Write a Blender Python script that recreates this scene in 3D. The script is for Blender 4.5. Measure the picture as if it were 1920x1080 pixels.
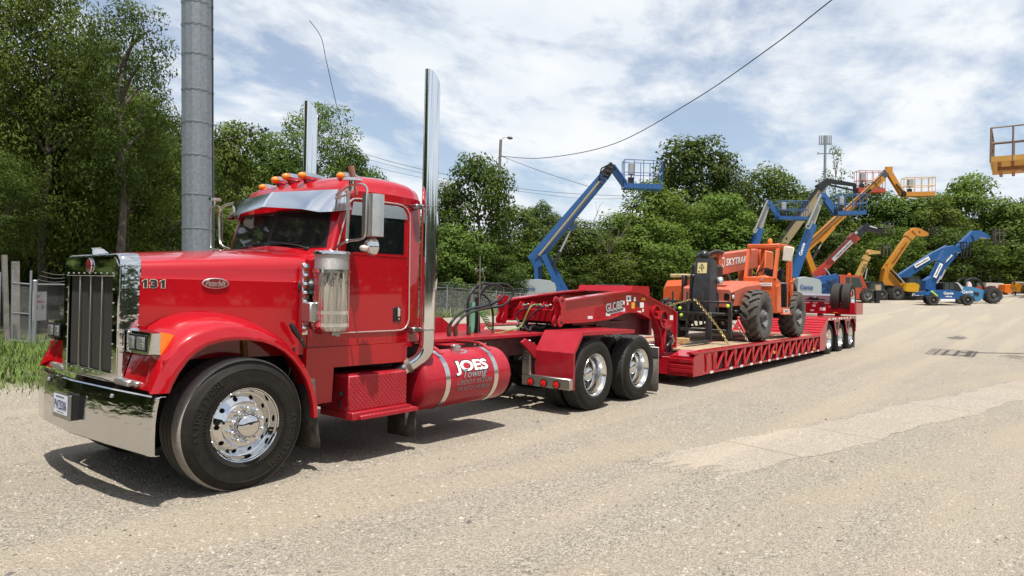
import bpy, bmesh, math, random
from mathutils import Vector, Matrix, Quaternion
from math import sin, cos, pi, radians, sqrt, atan2, hypot

scene = bpy.context.scene
for o in list(bpy.data.objects):
    bpy.data.objects.remove(o, do_unlink=True)
COL = scene.collection
R = random.Random(7)

# ------------------------------------------------------------------ camera
CAM = Vector((-3.1123, -5.2773, 1.7380))
FPX, YAW, PITCH, ROLL = 1275.23, radians(38.619), 0.0031, 0.0234
FWD = Vector((cos(YAW) * cos(PITCH), sin(YAW) * cos(PITCH), sin(PITCH)))
_r = FWD.cross(Vector((0, 0, 1))).normalized()
_d = FWD.cross(_r)
RIGHT = _r * cos(ROLL) - _d * sin(ROLL)
DOWN = _d * cos(ROLL) + _r * sin(ROLL)
cam_data = bpy.data.cameras.new('camera')
cam_data.sensor_width = 36.0
cam_data.lens = FPX / 1920 * 36.0
cam_data.clip_start = 0.05
cam_data.clip_end = 3000
cam = bpy.data.objects.new('camera', cam_data)
COL.objects.link(cam)
m = Matrix((RIGHT, -DOWN, -FWD)).transposed().to_4x4()
m.translation = CAM
cam.matrix_world = m
scene.camera = cam

def P(u, v, d):
    """world point seen at photograph pixel (u, v) at depth d: used to survey distances"""
    return CAM + (RIGHT * ((u - 960) / FPX) + DOWN * ((v - 540) / FPX) + FWD) * d

# ------------------------------------------------------------------ world, sun, exposure
TO_SUN = Vector((-0.20, -0.25, 1.0)).normalized()
world = bpy.data.worlds.new('World')
scene.world = world
world.use_nodes = True
nt = world.node_tree
for n in list(nt.nodes):
    nt.nodes.remove(n)
def wn(t, **kw):
    n = nt.nodes.new(t)
    for k, v in kw.items():
        setattr(n, k, v)
    return n
w_out = wn('ShaderNodeOutputWorld')
w_bg = wn('ShaderNodeBackground')
w_sky = wn('ShaderNodeTexSky', sky_type='NISHITA', sun_disc=False)
w_sky.sun_elevation = math.asin(TO_SUN.z)
w_sky.sun_rotation = atan2(TO_SUN.x, TO_SUN.y)
w_sky.air_density = 1.0
w_sky.dust_density = 1.2
w_sky.ozone_density = 1.0
SKY_STRENGTH = 0.11
w_bg.inputs['Strength'].default_value = SKY_STRENGTH
# broken high cloud: noise laid out on a flat cloud deck
w_co = wn('ShaderNodeTexCoord')
w_sep = wn('ShaderNodeSeparateXYZ')
nt.links.new(w_co.outputs['Generated'], w_sep.inputs[0])
w_z = wn('ShaderNodeMath', operation='MAXIMUM'); w_z.inputs[1].default_value = 0.0
nt.links.new(w_sep.outputs['Z'], w_z.inputs[0])
w_z2 = wn('ShaderNodeMath', operation='ADD'); w_z2.inputs[1].default_value = 0.16
nt.links.new(w_z.outputs[0], w_z2.inputs[0])
w_dx = wn('ShaderNodeMath', operation='DIVIDE'); w_dy = wn('ShaderNodeMath', operation='DIVIDE')
nt.links.new(w_sep.outputs['X'], w_dx.inputs[0]); nt.links.new(w_z2.outputs[0], w_dx.inputs[1])
nt.links.new(w_sep.outputs['Y'], w_dy.inputs[0]); nt.links.new(w_z2.outputs[0], w_dy.inputs[1])
w_cmb = wn('ShaderNodeCombineXYZ')
nt.links.new(w_dx.outputs[0], w_cmb.inputs['X']); nt.links.new(w_dy.outputs[0], w_cmb.inputs['Y'])
w_map = wn('ShaderNodeMapping')
w_map.inputs['Location'].default_value = (3.35, 1.7, 0.0)
w_map.inputs['Rotation'].default_value = (0, 0, radians(-35))
w_map.inputs['Scale'].default_value = (1.0, 1.35, 1.0)
nt.links.new(w_cmb.outputs[0], w_map.inputs[0])
w_n1 = wn('ShaderNodeTexNoise'); w_n1.inputs['Scale'].default_value = 1.15; w_n1.inputs['Detail'].default_value = 9; w_n1.inputs['Roughness'].default_value = 0.6; w_n1.inputs['Distortion'].default_value = 0.35
w_n2 = wn('ShaderNodeTexNoise'); w_n2.inputs['Scale'].default_value = 5.0; w_n2.inputs['Detail'].default_value = 8; w_n2.inputs['Roughness'].default_value = 0.62
nt.links.new(w_map.outputs[0], w_n1.inputs['Vector']); nt.links.new(w_map.outputs[0], w_n2.inputs['Vector'])
w_add = wn('ShaderNodeMath', operation='MULTIPLY_ADD'); w_add.inputs[1].default_value = 0.34
nt.links.new(w_n2.outputs[0], w_add.inputs[0]); nt.links.new(w_n1.outputs[0], w_add.inputs[2])
w_ramp = wn('ShaderNodeValToRGB')
w_ramp.color_ramp.elements[0].position = 0.555; w_ramp.color_ramp.elements[0].color = (0.24, 0.24, 0.24, 1)
w_ramp.color_ramp.elements[1].position = 0.75; w_ramp.color_ramp.elements[1].color = (1, 1, 1, 1)
nt.links.new(w_add.outputs[0], w_ramp.inputs[0])
w_n3 = wn('ShaderNodeTexNoise'); w_n3.inputs['Scale'].default_value = 2.3; w_n3.inputs['Detail'].default_value = 7; w_n3.inputs['Roughness'].default_value = 0.55
nt.links.new(w_map.outputs[0], w_n3.inputs['Vector'])
w_r3 = wn('ShaderNodeValToRGB')
CLOUD = 6.9
w_r3.color_ramp.elements[0].position = 0.36; w_r3.color_ramp.elements[0].color = (0.80, 0.86, 0.93, 1)
w_r3.color_ramp.elements[1].position = 0.62; w_r3.color_ramp.elements[1].color = (0.94, 0.97, 1.0, 1)
nt.links.new(w_n3.outputs[0], w_r3.inputs[0])
w_cl = wn('ShaderNodeVectorMath', operation='SCALE'); w_cl.inputs['Scale'].default_value = CLOUD
nt.links.new(w_r3.outputs[0], w_cl.inputs[0])
w_mix = wn('ShaderNodeMix', data_type='RGBA')
nt.links.new(w_ramp.outputs[0], w_mix.inputs['Factor'])
nt.links.new(w_sky.outputs[0], w_mix.inputs['A'])
nt.links.new(w_cl.outputs[0], w_mix.inputs['B'])
nt.links.new(w_mix.outputs['Result'], w_bg.inputs['Color'])
nt.links.new(w_bg.outputs[0], w_out.inputs[0])

sun_d = bpy.data.lights.new('sun', 'SUN')
sun_d.energy = 5.0
sun_d.angle = radians(0.53)
sun_d.color = (1.0, 0.955, 0.88)
sun = bpy.data.objects.new('sun', sun_d)
COL.objects.link(sun)
sun.rotation_euler = TO_SUN.to_track_quat('Z', 'Y').to_euler()
sun.location = (0, 0, 60)

scene.view_settings.view_transform = 'Standard'
scene.view_settings.look = 'None'
scene.view_settings.exposure = 0.42
scene.view_settings.gamma = 1.0
scene.view_settings.use_curve_mapping = False
scene.render.engine = 'CYCLES'
try:
    scene.cycles.max_bounces = 6
    scene.cycles.diffuse_bounces = 3
    scene.cycles.glossy_bounces = 4
    scene.cycles.transmission_bounces = 4
    scene.cycles.transparent_max_bounces = 8
    scene.cycles.caustics_reflective = False
    scene.cycles.caustics_refractive = False
    scene.cycles.use_denoising = True
except Exception:
    pass

# ------------------------------------------------------------------ materials
MATS = {}
def pm(name, col, rough=0.5, metal=0.0, coat=0.0, var=0.0, vscale=6.0, bump=0.0, bscale=40.0, bstretch=None, vstretch=None, emit=None, trans=0.0, alpha=1.0, dust=0.0, spec=None, rvar=0.0):
    """principled material with optional noise variation, fine relief and settled dust"""
    if name in MATS:
        return MATS[name]
    mt = bpy.data.materials.new(name)
    mt.use_nodes = True
    t = mt.node_tree
    b = t.nodes['Principled BSDF']
    b.inputs['Base Color'].default_value = (*col, 1)
    b.inputs['Roughness'].default_value = rough
    b.inputs['Metallic'].default_value = metal
    b.inputs['Coat Weight'].default_value = coat
    b.inputs['Coat Roughness'].default_value = 0.03
    if spec is not None:
        b.inputs['Specular IOR Level'].default_value = spec
    if trans:
        b.inputs['Transmission Weight'].default_value = trans
    if alpha < 1:
        b.inputs['Alpha'].default_value = alpha
    if emit:
        b.inputs['Emission Color'].default_value = (*emit[0], 1)
        b.inputs['Emission Strength'].default_value = emit[1]
    geo = t.nodes.new('ShaderNodeTexCoord')
    last = None
    if var or rvar:
        nz = t.nodes.new('ShaderNodeTexNoise')
        nz.inputs['Scale'].default_value = vscale
        nz.inputs['Detail'].default_value = 6
        nz.inputs['Roughness'].default_value = 0.65
        if vstretch:
            mv_ = t.nodes.new('ShaderNodeMapping'); mv_.inputs['Scale'].default_value = vstretch
            t.links.new(geo.outputs['Object'], mv_.inputs[0]); t.links.new(mv_.outputs[0], nz.inputs['Vector'])
        else:
            t.links.new(geo.outputs['Object'], nz.inputs['Vector'])
        if rvar:
            rr = t.nodes.new('ShaderNodeMapRange')
            rr.inputs['From Min'].default_value = 0.3; rr.inputs['From Max'].default_value = 0.7
            rr.inputs['To Min'].default_value = max(0, rough - rvar); rr.inputs['To Max'].default_value = min(1, rough + rvar)
            t.links.new(nz.outputs[0], rr.inputs['Value']); t.links.new(rr.outputs[0], b.inputs['Roughness'])
    if var:
        rp = t.nodes.new('ShaderNodeValToRGB')
        rp.color_ramp.elements[0].position = 0.3
        rp.color_ramp.elements[0].color = (*[max(0, c * (1 - var)) for c in col], 1)
        rp.color_ramp.elements[1].position = 0.7
        rp.color_ramp.elements[1].color = (*[min(1, c * (1 + var)) for c in col], 1)
        t.links.new(nz.outputs[0], rp.inputs[0])
        t.links.new(rp.outputs[0], b.inputs['Base Color'])
        last = rp.outputs[0]
    if dust:
        # dust settles where surfaces face up and in blotches
        nz2 = t.nodes.new('ShaderNodeTexNoise')
        nz2.inputs['Scale'].default_value = 9; nz2.inputs['Detail'].default_value = 8; nz2.inputs['Roughness'].default_value = 0.7
        t.links.new(geo.outputs['Object'], nz2.inputs['Vector'])
        mr = t.nodes.new('ShaderNodeMapRange')
        mr.inputs['From Min'].default_value = 0.38; mr.inputs['From Max'].default_value = 0.72
        mr.inputs['To Min'].default_value = 0.0; mr.inputs['To Max'].default_value = dust
        t.links.new(nz2.outputs[0], mr.inputs['Value'])
        mx = t.nodes.new('ShaderNodeMix'); mx.data_type = 'RGBA'
        mx.inputs['A'].default_value = (*col, 1)
        if last: t.links.new(last, mx.inputs['A'])
        mx.inputs['B'].default_value = (0.33, 0.28, 0.21, 1)
        t.links.new(mr.outputs[0], mx.inputs['Factor'])
        t.links.new(mx.outputs['Result'], b.inputs['Base Color'])
    if bump:
        nb = t.nodes.new('ShaderNodeTexNoise')
        nb.inputs['Scale'].default_value = bscale
        nb.inputs['Detail'].default_value = 5
        if bstretch:
            mpp = t.nodes.new('ShaderNodeMapping'); mpp.inputs['Scale'].default_value = bstretch
            t.links.new(geo.outputs['Object'], mpp.inputs[0]); t.links.new(mpp.outputs[0], nb.inputs['Vector'])
        else:
            t.links.new(geo.outputs['Object'], nb.inputs['Vector'])
        bp = t.nodes.new('ShaderNodeBump')
        bp.inputs['Strength'].default_value = bump
        bp.inputs['Distance'].default_value = 0.02
        t.links.new(nb.outputs[0], bp.inputs['Height'])
        t.links.new(bp.outputs[0], b.inputs['Normal'])
    MATS[name] = mt
    return mt

# ------------------------------------------------------------------ mesh builder
class MB:
    def __init__(s):
        s.v, s.f, s.mi = [], [], []
    def add(s, vs, fs, mi=0):
        n = len(s.v)
        s.v.extend([tuple(v) for v in vs])
        s.f.extend([tuple(i + n for i in f) for f in fs])
        s.mi.extend([mi] * len(fs))
        return s
    def box(s, c, size, rot=None, b=0.0, mi=0):
        c = Vector(c); h = Vector(size) / 2
        vs, fs = [], []
        if b <= 0:
            vs = [Vector((sx * h.x, sy * h.y, sz * h.z)) for sx in (-1, 1) for sy in (-1, 1) for sz in (-1, 1)]
            fs = [(0, 1, 3, 2), (4, 6, 7, 5), (0, 4, 5, 1), (2, 3, 7, 6), (0, 2, 6, 4), (1, 5, 7, 3)]
        else:
            b = min(b, h.x * .49, h.y * .49, h.z * .49)
            idx = {}
            for sx in (-1, 1):
                for sy in (-1, 1):
                    for sz in (-1, 1):
                        for a in range(3):
                            p = [sx * (h.x - b), sy * (h.y - b), sz * (h.z - b)]
                            p[a] = (sx, sy, sz)[a] * h[a]
                            idx[(sx, sy, sz, a)] = len(vs); vs.append(Vector(p))
            for a in range(3):
                o1, o2 = (a + 1) % 3, (a + 2) % 3
                for sg in (-1, 1):
                    q = []
                    for (i, j) in ((-1, -1), (1, -1), (1, 1), (-1, 1)):
                        k = [0, 0, 0]; k[a] = sg; k[o1] = i; k[o2] = j
                        q.append(idx[(*k, a)])
                    fs.append(tuple(q) if sg > 0 else tuple(q[::-1]))
            for a in range(3):           # edge chamfers along axis a
                o1, o2 = (a + 1) % 3, (a + 2) % 3
                for i in (-1, 1):
                    for j in (-1, 1):
                        k0 = [0, 0, 0]; k0[a] = -1; k0[o1] = i; k0[o2] = j
                        k1 = list(k0); k1[a] = 1
                        q = (idx[(*k0, o1)], idx[(*k1, o1)], idx[(*k1, o2)], idx[(*k0, o2)])
                        fs.append(q if i * j < 0 else q[::-1])
            for sx in (-1, 1):
                for sy in (-1, 1):
                    for sz in (-1, 1):
                        q = tuple(idx[(sx, sy, sz, a)] for a in range(3))
                        fs.append(q if sx * sy * sz > 0 else q[::-1])
        if rot is not None:
            vs = [rot @ v for v in vs]
        return s.add([v + c for v in vs], fs, mi)
    def bx(s, x0, x1, y0, y1, z0, z1, b=0.0, mi=0):
        return s.box(((x0 + x1) / 2, (y0 + y1) / 2, (z0 + z1) / 2), (abs(x1 - x0), abs(y1 - y0), abs(z1 - z0)), None, b, mi)
    def beam(s, p0, p1, w, h, up=(0, 0, 1), b=0.0, mi=0):
        """square bar from p0 to p1; w across, h along up"""
        p0, p1 = Vector(p0), Vector(p1)
        d = p1 - p0
        L = d.length
        x = d / L
        y = Vector(up).cross(x)
        if y.length < 1e-6: y = Vector((0, 1, 0)).cross(x)
        y.normalize()
        z = x.cross(y)
        rot = Matrix((x, y, z)).transposed()
        return s.box((p0 + p1) / 2, (L, w, h), rot, b, mi)
    def taper(s, p0, p1, w0, h0, w1, h1, up=(0, 0, 1), mi=0):
        p0, p1 = Vector(p0), Vector(p1)
        x = (p1 - p0).normalized(); y = Vector(up).cross(x)
        if y.length < 1e-6: y = Vector((0, 1, 0))
        y.normalize(); z = x.cross(y)
        vs = []
        for p, w, h in ((p0, w0, h0), (p1, w1, h1)):
            for a, c in ((-1, -1), (1, -1), (1, 1), (-1, 1)):
                vs.append(p + y * (a * w / 2) + z * (c * h / 2))
        return s.add(vs, [(3, 2, 1, 0), (4, 5, 6, 7), (0, 1, 5, 4), (1, 2, 6, 5), (2, 3, 7, 6), (3, 0, 4, 7)], mi)
    def cyl(s, p0, p1, r0, r1=None, n=16, caps=True, mi=0):
        if r1 is None: r1 = r0
        p0, p1 = Vector(p0), Vector(p1)
        x = (p1 - p0).normalized()
        y = x.orthogonal().normalized(); z = x.cross(y)
        vs = []
        for p, r in ((p0, r0), (p1, r1)):
            for i in range(n):
                a = 2 * pi * i / n
                vs.append(p + (y * cos(a) + z * sin(a)) * r)
        fs = [(i, (i + 1) % n, n + (i + 1) % n, n + i) for i in range(n)]
        if caps:
            fs.append(tuple(range(n - 1, -1, -1))); fs.append(tuple(range(n, 2 * n)))
        return s.add(vs, fs, mi)
    def tube(s, path, r, n=8, caps=True, closed=False, mi=0):
        path = [Vector(p) for p in path]
        k = len(path)
        rs = r if isinstance(r, (list, tuple)) else [r] * k
        tang = []
        for i in range(k):
            if closed: t = path[(i + 1) % k] - path[i - 1]
            else: t = path[min(i + 1, k - 1)] - path[max(i - 1, 0)]
            tang.append(t.normalized() if t.length > 1e-9 else Vector((0, 0, 1)))
        y = tang[0].orthogonal().normalized()
        vs = []
        for i in range(k):
            t = tang[i]
            y = (y - t * y.dot(t))
            y = y.normalized() if y.length > 1e-6 else t.orthogonal().normalized()
            z = t.cross(y)
            for j in range(n):
                a = 2 * pi * j / n
                vs.append(path[i] + (y * cos(a) + z * sin(a)) * rs[i])
        fs = []
        for i in range(k if closed else k - 1):
            i2 = (i + 1) % k
            for j in range(n):
                fs.append((i * n + j, i * n + (j + 1) % n, i2 * n + (j + 1) % n, i2 * n + j))
        if caps and not closed:
            fs.append(tuple(range(n - 1, -1, -1))); fs.append(tuple(range((k - 1) * n, k * n)))
        return s.add(vs, fs, mi)
    def lathe(s, prof, c=(0, 0, 0), axis='y', n=32, mi=0, closed=False, a0=0.0, a1=2 * pi):
        """prof: (radius, offset along axis)"""
        c = Vector(c)
        full = abs(a1 - a0 - 2 * pi) < 1e-6
        vs = []; k = len(prof)
        m_ = n if full else n + 1
        for i in range(m_):
            a = a0 + (a1 - a0) * i / n
            for r, t in prof:
                if axis == 'y': p = Vector((r * cos(a), t, r * sin(a)))
                elif axis == 'x': p = Vector((t, r * cos(a), r * sin(a)))
                else: p = Vector((r * cos(a), r * sin(a), t))
                vs.append(c + p)
        fs = []
        for i in range(n):
            i2 = (i + 1) % m_
            for j in range(k if closed else k - 1):
                j2 = (j + 1) % k
                q = (i * k + j, i * k + j2, i2 * k + j2, i2 * k + j)
                fs.append(q if axis != 'y' else q[::-1])
        return s.add(vs, fs, mi)
    def prism(s, poly, axis, a0, a1, mi=0):
        """poly: 2-d outline; axis 'y' -> (x,z), 'x' -> (y,z), 'z' -> (x,y)"""
        def mk(p, a):
            return {'y': (p[0], a, p[1]), 'x': (a, p[0], p[1]), 'z': (p[0], p[1], a)}[axis]
        n = len(poly)
        vs = [mk(p, a0) for p in poly] + [mk(p, a1) for p in poly]
        fs = [(i, (i + 1) % n, n + (i + 1) % n, n + i) for i in range(n)]
        fs.append(tuple(range(n - 1, -1, -1))); fs.append(tuple(range(n, 2 * n)))
        return s.add(vs, fs, mi)
    def loft(s, secs, ring=False, caps=False, mi=0):
        k = len(secs[0]); vs = [p for sec in secs for p in sec]; fs = []
        for i in range(len(secs) - 1):
            for j in range(k if ring else k - 1):
                j2 = (j + 1) % k
                fs.append((i * k + j, i * k + j2, (i + 1) * k + j2, (i + 1) * k + j))
        if caps:
            fs.append(tuple(range(k - 1, -1, -1)))
            fs.append(tuple(range((len(secs) - 1) * k, len(secs) * k)))
        return s.add(vs, fs, mi)
    def ball(s, c, r, n=12, sc=(1, 1, 1), mi=0):
        pr = [(max(1e-4, r * sin(pi * i / (n // 2 + 2))), -r * cos(pi * i / (n // 2 + 2))) for i in range(n // 2 + 3)]
        k0 = len(s.v)
        s.lathe(pr, (0, 0, 0), 'z', n, mi)
        for i in range(k0, len(s.v)):
            v = s.v[i]; s.v[i] = (c[0] + v[0] * sc[0], c[1] + v[1] * sc[1], c[2] + v[2] * sc[2])
        return s
    def quad(s, a, b, c, d, mi=0):
        return s.add([a, b, c, d], [(0, 1, 2, 3)], mi)
    def xf(s, mat, start=0):
        for i in range(start, len(s.v)):
            s.v[i] = tuple(mat @ Vector(s.v[i]))
        return s
    def mesh(s, name, mats, smooth=True, angle=38):
        me = bpy.data.meshes.new(name)
        me.from_pydata(s.v, [], s.f)
        mats = mats if isinstance(mats, (list, tuple)) else [mats]
        for m_ in mats: me.materials.append(m_)
        if len(mats) > 1:
            me.polygons.foreach_set('material_index', s.mi)
        bm = bmesh.new(); bm.from_mesh(me)
        bmesh.ops.recalc_face_normals(bm, faces=bm.faces)
        bm.to_mesh(me); bm.free()
        if smooth:
            me.shade_smooth()
            me.set_sharp_from_angle(angle=radians(angle))
        me.update()
        return me

def link(name, data, parent=None):
    o = bpy.data.objects.new(name, data)
    COL.objects.link(o)
    if parent is not None:
        o.parent = parent
    return o

def obj(name, mb, mats, parent=None, smooth=True, angle=38, world=True, kind=None, label=None):
    """one mesh object; with world=True the builder's points are scene coordinates"""
    o = link(name, mb.mesh(name, mats, smooth, angle), parent)
    if parent is not None and world:
        o.matrix_parent_inverse = world_of(parent).inverted()
    if kind: o['kind'] = kind
    if label: o['label'] = label
    return o

def world_of(o):
    if o.parent is None:
        return o.matrix_basis.copy()
    return world_of(o.parent) @ o.matrix_parent_inverse @ o.matrix_basis

def tag(o, label=None, cat=None, group=None, kind=None):
    if label: o['label'] = label
    if cat: o['category'] = cat
    if group: o['group'] = group
    if kind: o['kind'] = kind
    return o

def thing(name, label, cat, loc=(0, 0, 0), group=None, mat=None):
    o = link(name, None)
    o.empty_display_size = 0.3
    if mat is not None: o.matrix_basis = mat
    else: o.location = loc
    return tag(o, label, cat, group)

def sub_empty(name, parent, loc=(0, 0, 0), rz=0.0):
    """an Empty as a part; children are in its own frame"""
    o = link(name, None, parent)
    o.matrix_parent_inverse = world_of(parent).inverted()
    o.location = loc; o.rotation_euler = (0, 0, rz)
    return o

def kids(o):
    return [c for c in bpy.data.objects if c.parent == o]

def copy_tree(o, parent=None, children=None):
    c = o.copy(); COL.objects.link(c)
    if parent is not None:
        inv = o.matrix_parent_inverse.copy()
        c.parent = parent; c.matrix_parent_inverse = inv
    for ch in (children if children is not None else list(o.children)):
        copy_tree(ch, c)
    return c

_tc = {}
def text_mesh(txt, size=1.0, bold=0.0, shear=0.0, extrude=0.001, spacing=1.0):
    cu = bpy.data.curves.new('lettering', 'FONT')
    cu.body = txt; cu.size = size; cu.offset = bold; cu.shear = shear; cu.extrude = extrude
    cu.space_character = spacing
    cu.align_x = 'CENTER'; cu.align_y = 'CENTER'
    cu.resolution_u = 3
    ob = bpy.data.objects.new('lettering', cu)
    me = bpy.data.meshes.new_from_object(ob)
    bpy.data.objects.remove(ob); bpy.data.curves.remove(cu)
    return me

def text(name, txt, origin, right, up, width=None, height=None, mat=None, parent=None, bold=0.0, shear=0.0, thick=0.0012, spacing=1.0, wrap=None, size=None):
    """flat lettering standing on a surface: origin is its centre"""
    me = text_mesh(txt, 1.0, bold, shear, thick, spacing)
    vs = [v.co.copy() for v in me.vertices]
    if not vs: return None
    xs = [v.x for v in vs]; ys = [v.y for v in vs]
    w = max(xs) - min(xs); h = max(ys) - min(ys)
    cx_, cy_ = (max(xs) + min(xs)) / 2, (max(ys) + min(ys)) / 2
    sx = width / w if width else (height / h)
    sy = height / h if height else sx
    right = Vector(right).normalized(); up = Vector(up).normalized()
    nrm = right.cross(up)
    origin = Vector(origin)
    if wrap:                      # letters bent round a tank need rows of vertices
        bm = bmesh.new(); bm.from_mesh(me)
        k = int(h * sy / 0.018)
        for i in range(1, k + 1):
            yy = min(ys) + h * i / (k + 1)
            bmesh.ops.bisect_plane(bm, geom=bm.verts[:] + bm.edges[:] + bm.faces[:], plane_co=(0, yy, 0), plane_no=(0, 1, 0))
        bm.to_mesh(me); bm.free()
    for v in me.vertices:
        x, y, z = (v.co.x - cx_) * sx, (v.co.y - cy_) * sy, v.co.z
        if wrap: v.co = wrap(x, y, z)
        else: v.co = origin + right * x + up * y + nrm * z
    me.materials.clear(); me.materials.append(mat)
    me.update()
    me.name = name
    o = link(name, me, parent)
    if parent is not None: o.matrix_parent_inverse = world_of(parent).inverted()
    return o

def marks(name, a, b, up, n, h, mat, parent, gap=0.25, seed=1):
    """a row of worn, unreadable printed blocks from a to b"""
    rr = random.Random(seed); a, b, up = Vector(a), Vector(b), Vector(up).normalized()
    d = (b - a) / n; nn = d.normalized().cross(up).normalized()
    mb = MB()
    for k in range(n):
        p = a + d * k; q = p + d * (1 - gap); hh = h * rr.uniform(.75, 1)
        c = [p - up * hh / 2, q - up * hh / 2, q + up * hh / 2, p + up * hh / 2]
        mb.loft([c, [w - nn * .001 for w in c]], ring=True, caps=True)
    return obj(name, mb, mat, parent, smooth=False, kind='stuff')

def arc(cx_, cy_, r, a0, a1, n):
    return [(cx_ + r * cos(radians(a0 + (a1 - a0) * i / n)), cy_ + r * sin(radians(a0 + (a1 - a0) * i / n))) for i in range(n + 1)]

def smooth_path(pts, k=6):
    """Catmull-Rom through points"""
    pts = [Vector(p) for p in pts]
    out = []
    for i in range(len(pts) - 1):
        p0 = pts[max(i - 1, 0)]; p1 = pts[i]; p2 = pts[i + 1]; p3 = pts[min(i + 2, len(pts) - 1)]
        for j in range(k):
            t = j / k
            out.append(0.5 * ((2 * p1) + (p2 - p0) * t + (2 * p0 - 5 * p1 + 4 * p2 - p3) * t * t + (3 * p1 - p0 - 3 * p2 + p3) * t ** 3))
    out.append(pts[-1])
    return out

def lerp(a, b, t): return a + (b - a) * t
def clamp(x, a=0.0, b=1.0): return max(a, min(b, x))
def interp(x, tab):
    if x <= tab[0][0]: return tab[0][1]
    for (x0, y0), (x1, y1) in zip(tab, tab[1:]):
        if x <= x1: return lerp(y0, y1, (x - x0) / (x1 - x0))
    return tab[-1][1]

# common materials
red = pm('red_paint', (0.375, 0.0020, 0.008), 0.32, 0.0, coat=1.0, var=0.05, vscale=3, spec=0.15)
red_dull = pm('red_paint_dusty', (0.335, 0.006, 0.018), 0.45, coat=0.30, var=0.10, vscale=5, dust=0.05, spec=0.25)
red_tr = pm('red_trailer_paint', (0.34, 0.003, 0.012), 0.38, coat=0.6, var=0.06, vscale=4, dust=0.02, spec=0.2)
red_dark = pm('maroon_steel', (0.10, 0.008, 0.014), 0.5, var=0.2)
chrome = pm('chrome', (0.66, 0.66, 0.67), 0.045, 1.0, rvar=0.03, vscale=12)
chrome_wavy = pm('hammered_chrome', (0.66, 0.66, 0.67), 0.05, 1.0, bump=0.22, bscale=9)
alum = pm('polished_aluminium', (0.80, 0.79, 0.77), 0.16, 1.0, rvar=0.08, vscale=14)
alum_dull = pm('dull_aluminium', (0.48, 0.47, 0.45), 0.42, 1.0, var=0.12, vscale=9)
steel = pm('steel', (0.35, 0.35, 0.35), 0.4, 1.0, var=0.1)
black = pm('black_paint', (0.012, 0.012, 0.013), 0.45, var=0.2)
black_gl = pm('black_plastic', (0.01, 0.01, 0.011), 0.3)
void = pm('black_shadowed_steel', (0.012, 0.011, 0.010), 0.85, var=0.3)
rubber = pm('tyre_rubber', (0.0125, 0.0110, 0.0095), 0.62, var=0.25, vscale=14, dust=0.03, spec=0.25)
scuffed = pm('scuffed_shoulder_rubber', (0.27, 0.25, 0.22), 0.9, var=0.22, vscale=26, bump=0.25, bscale=90)
tread = pm('worn_tread_rubber', (0.050, 0.048, 0.045), 0.9, var=0.25, vscale=22, bump=0.2, bscale=120)
tread_dark = pm('tread_rubber', (0.045, 0.043, 0.040), 0.9, var=0.25, vscale=22, bump=0.2, bscale=120)
hose = pm('black_hose', (0.014, 0.014, 0.015), 0.35)
glass_dark = pm('tinted_glass', (0.006, 0.008, 0.009), 0.03, spec=0.6)
amber = pm('amber_lens', (0.85, 0.22, 0.01), 0.12, coat=0.6)
red_lens = pm('red_lens', (0.65, 0.012, 0.012), 0.15, coat=0.6)
lamp_glass = pm('lamp_glass', (0.75, 0.78, 0.8), 0.08, 0.6)
white = pm('white_paint', (0.78, 0.78, 0.77), 0.45)
white_tape = pm('white_reflective_tape', (0.74, 0.74, 0.72), 0.4)
ink = pm('black_ink', (0.015, 0.015, 0.016), 0.5)
grey_ink = pm('grey_ink', (0.12, 0.12, 0.13), 0.4)
wood = pm('deck_timber', (0.33, 0.24, 0.15), 0.85, var=0.3, vscale=7, bump=0.25, bscale=30, dust=0.12)
# ================================================================== the setting
def gz(x, y):
    """lie of the yard: level round the lorry, rising gently beyond the trailer"""
    s = (x - 26) / 5.0
    sp = 5.0 * (math.log1p(math.exp(s)) if s < 30 else s)
    z = 0.043 * sp
    return min(z, 2.6 + 0.004 * max(0, x - 80))

def node(t, ty, **kw):
    n = t.nodes.new(ty)
    for k, v in kw.items():
        if k == 'inp':
            for a, b in v.items(): n.inputs[a].default_value = b
        else: setattr(n, k, v)
    return n

def ramp(t, src, stops):
    r = t.nodes.new('ShaderNodeValToRGB')
    e = r.color_ramp.elements
    while len(e) < len(stops): e.new(0.5)
    for i, (p, c) in enumerate(stops):
        e[i].position = p
        e[i].color = (*c, 1) if isinstance(c, (tuple, list)) else (c, c, c, 1)
    t.links.new(src, r.inputs[0])
    return r.outputs[0]

def mixc(t, fac, a, b, blend='MIX'):
    n = t.nodes.new('ShaderNodeMix'); n.data_type = 'RGBA'; n.blend_type = blend
    for k, v in (('Factor', fac), ('A', a), ('B', b)):
        if isinstance(v, (int, float)): n.inputs[k].default_value = v
        elif isinstance(v, tuple): n.inputs[k].default_value = (*v, 1)
        else: t.links.new(v, n.inputs[k])
    return n.outputs['Result']

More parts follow.
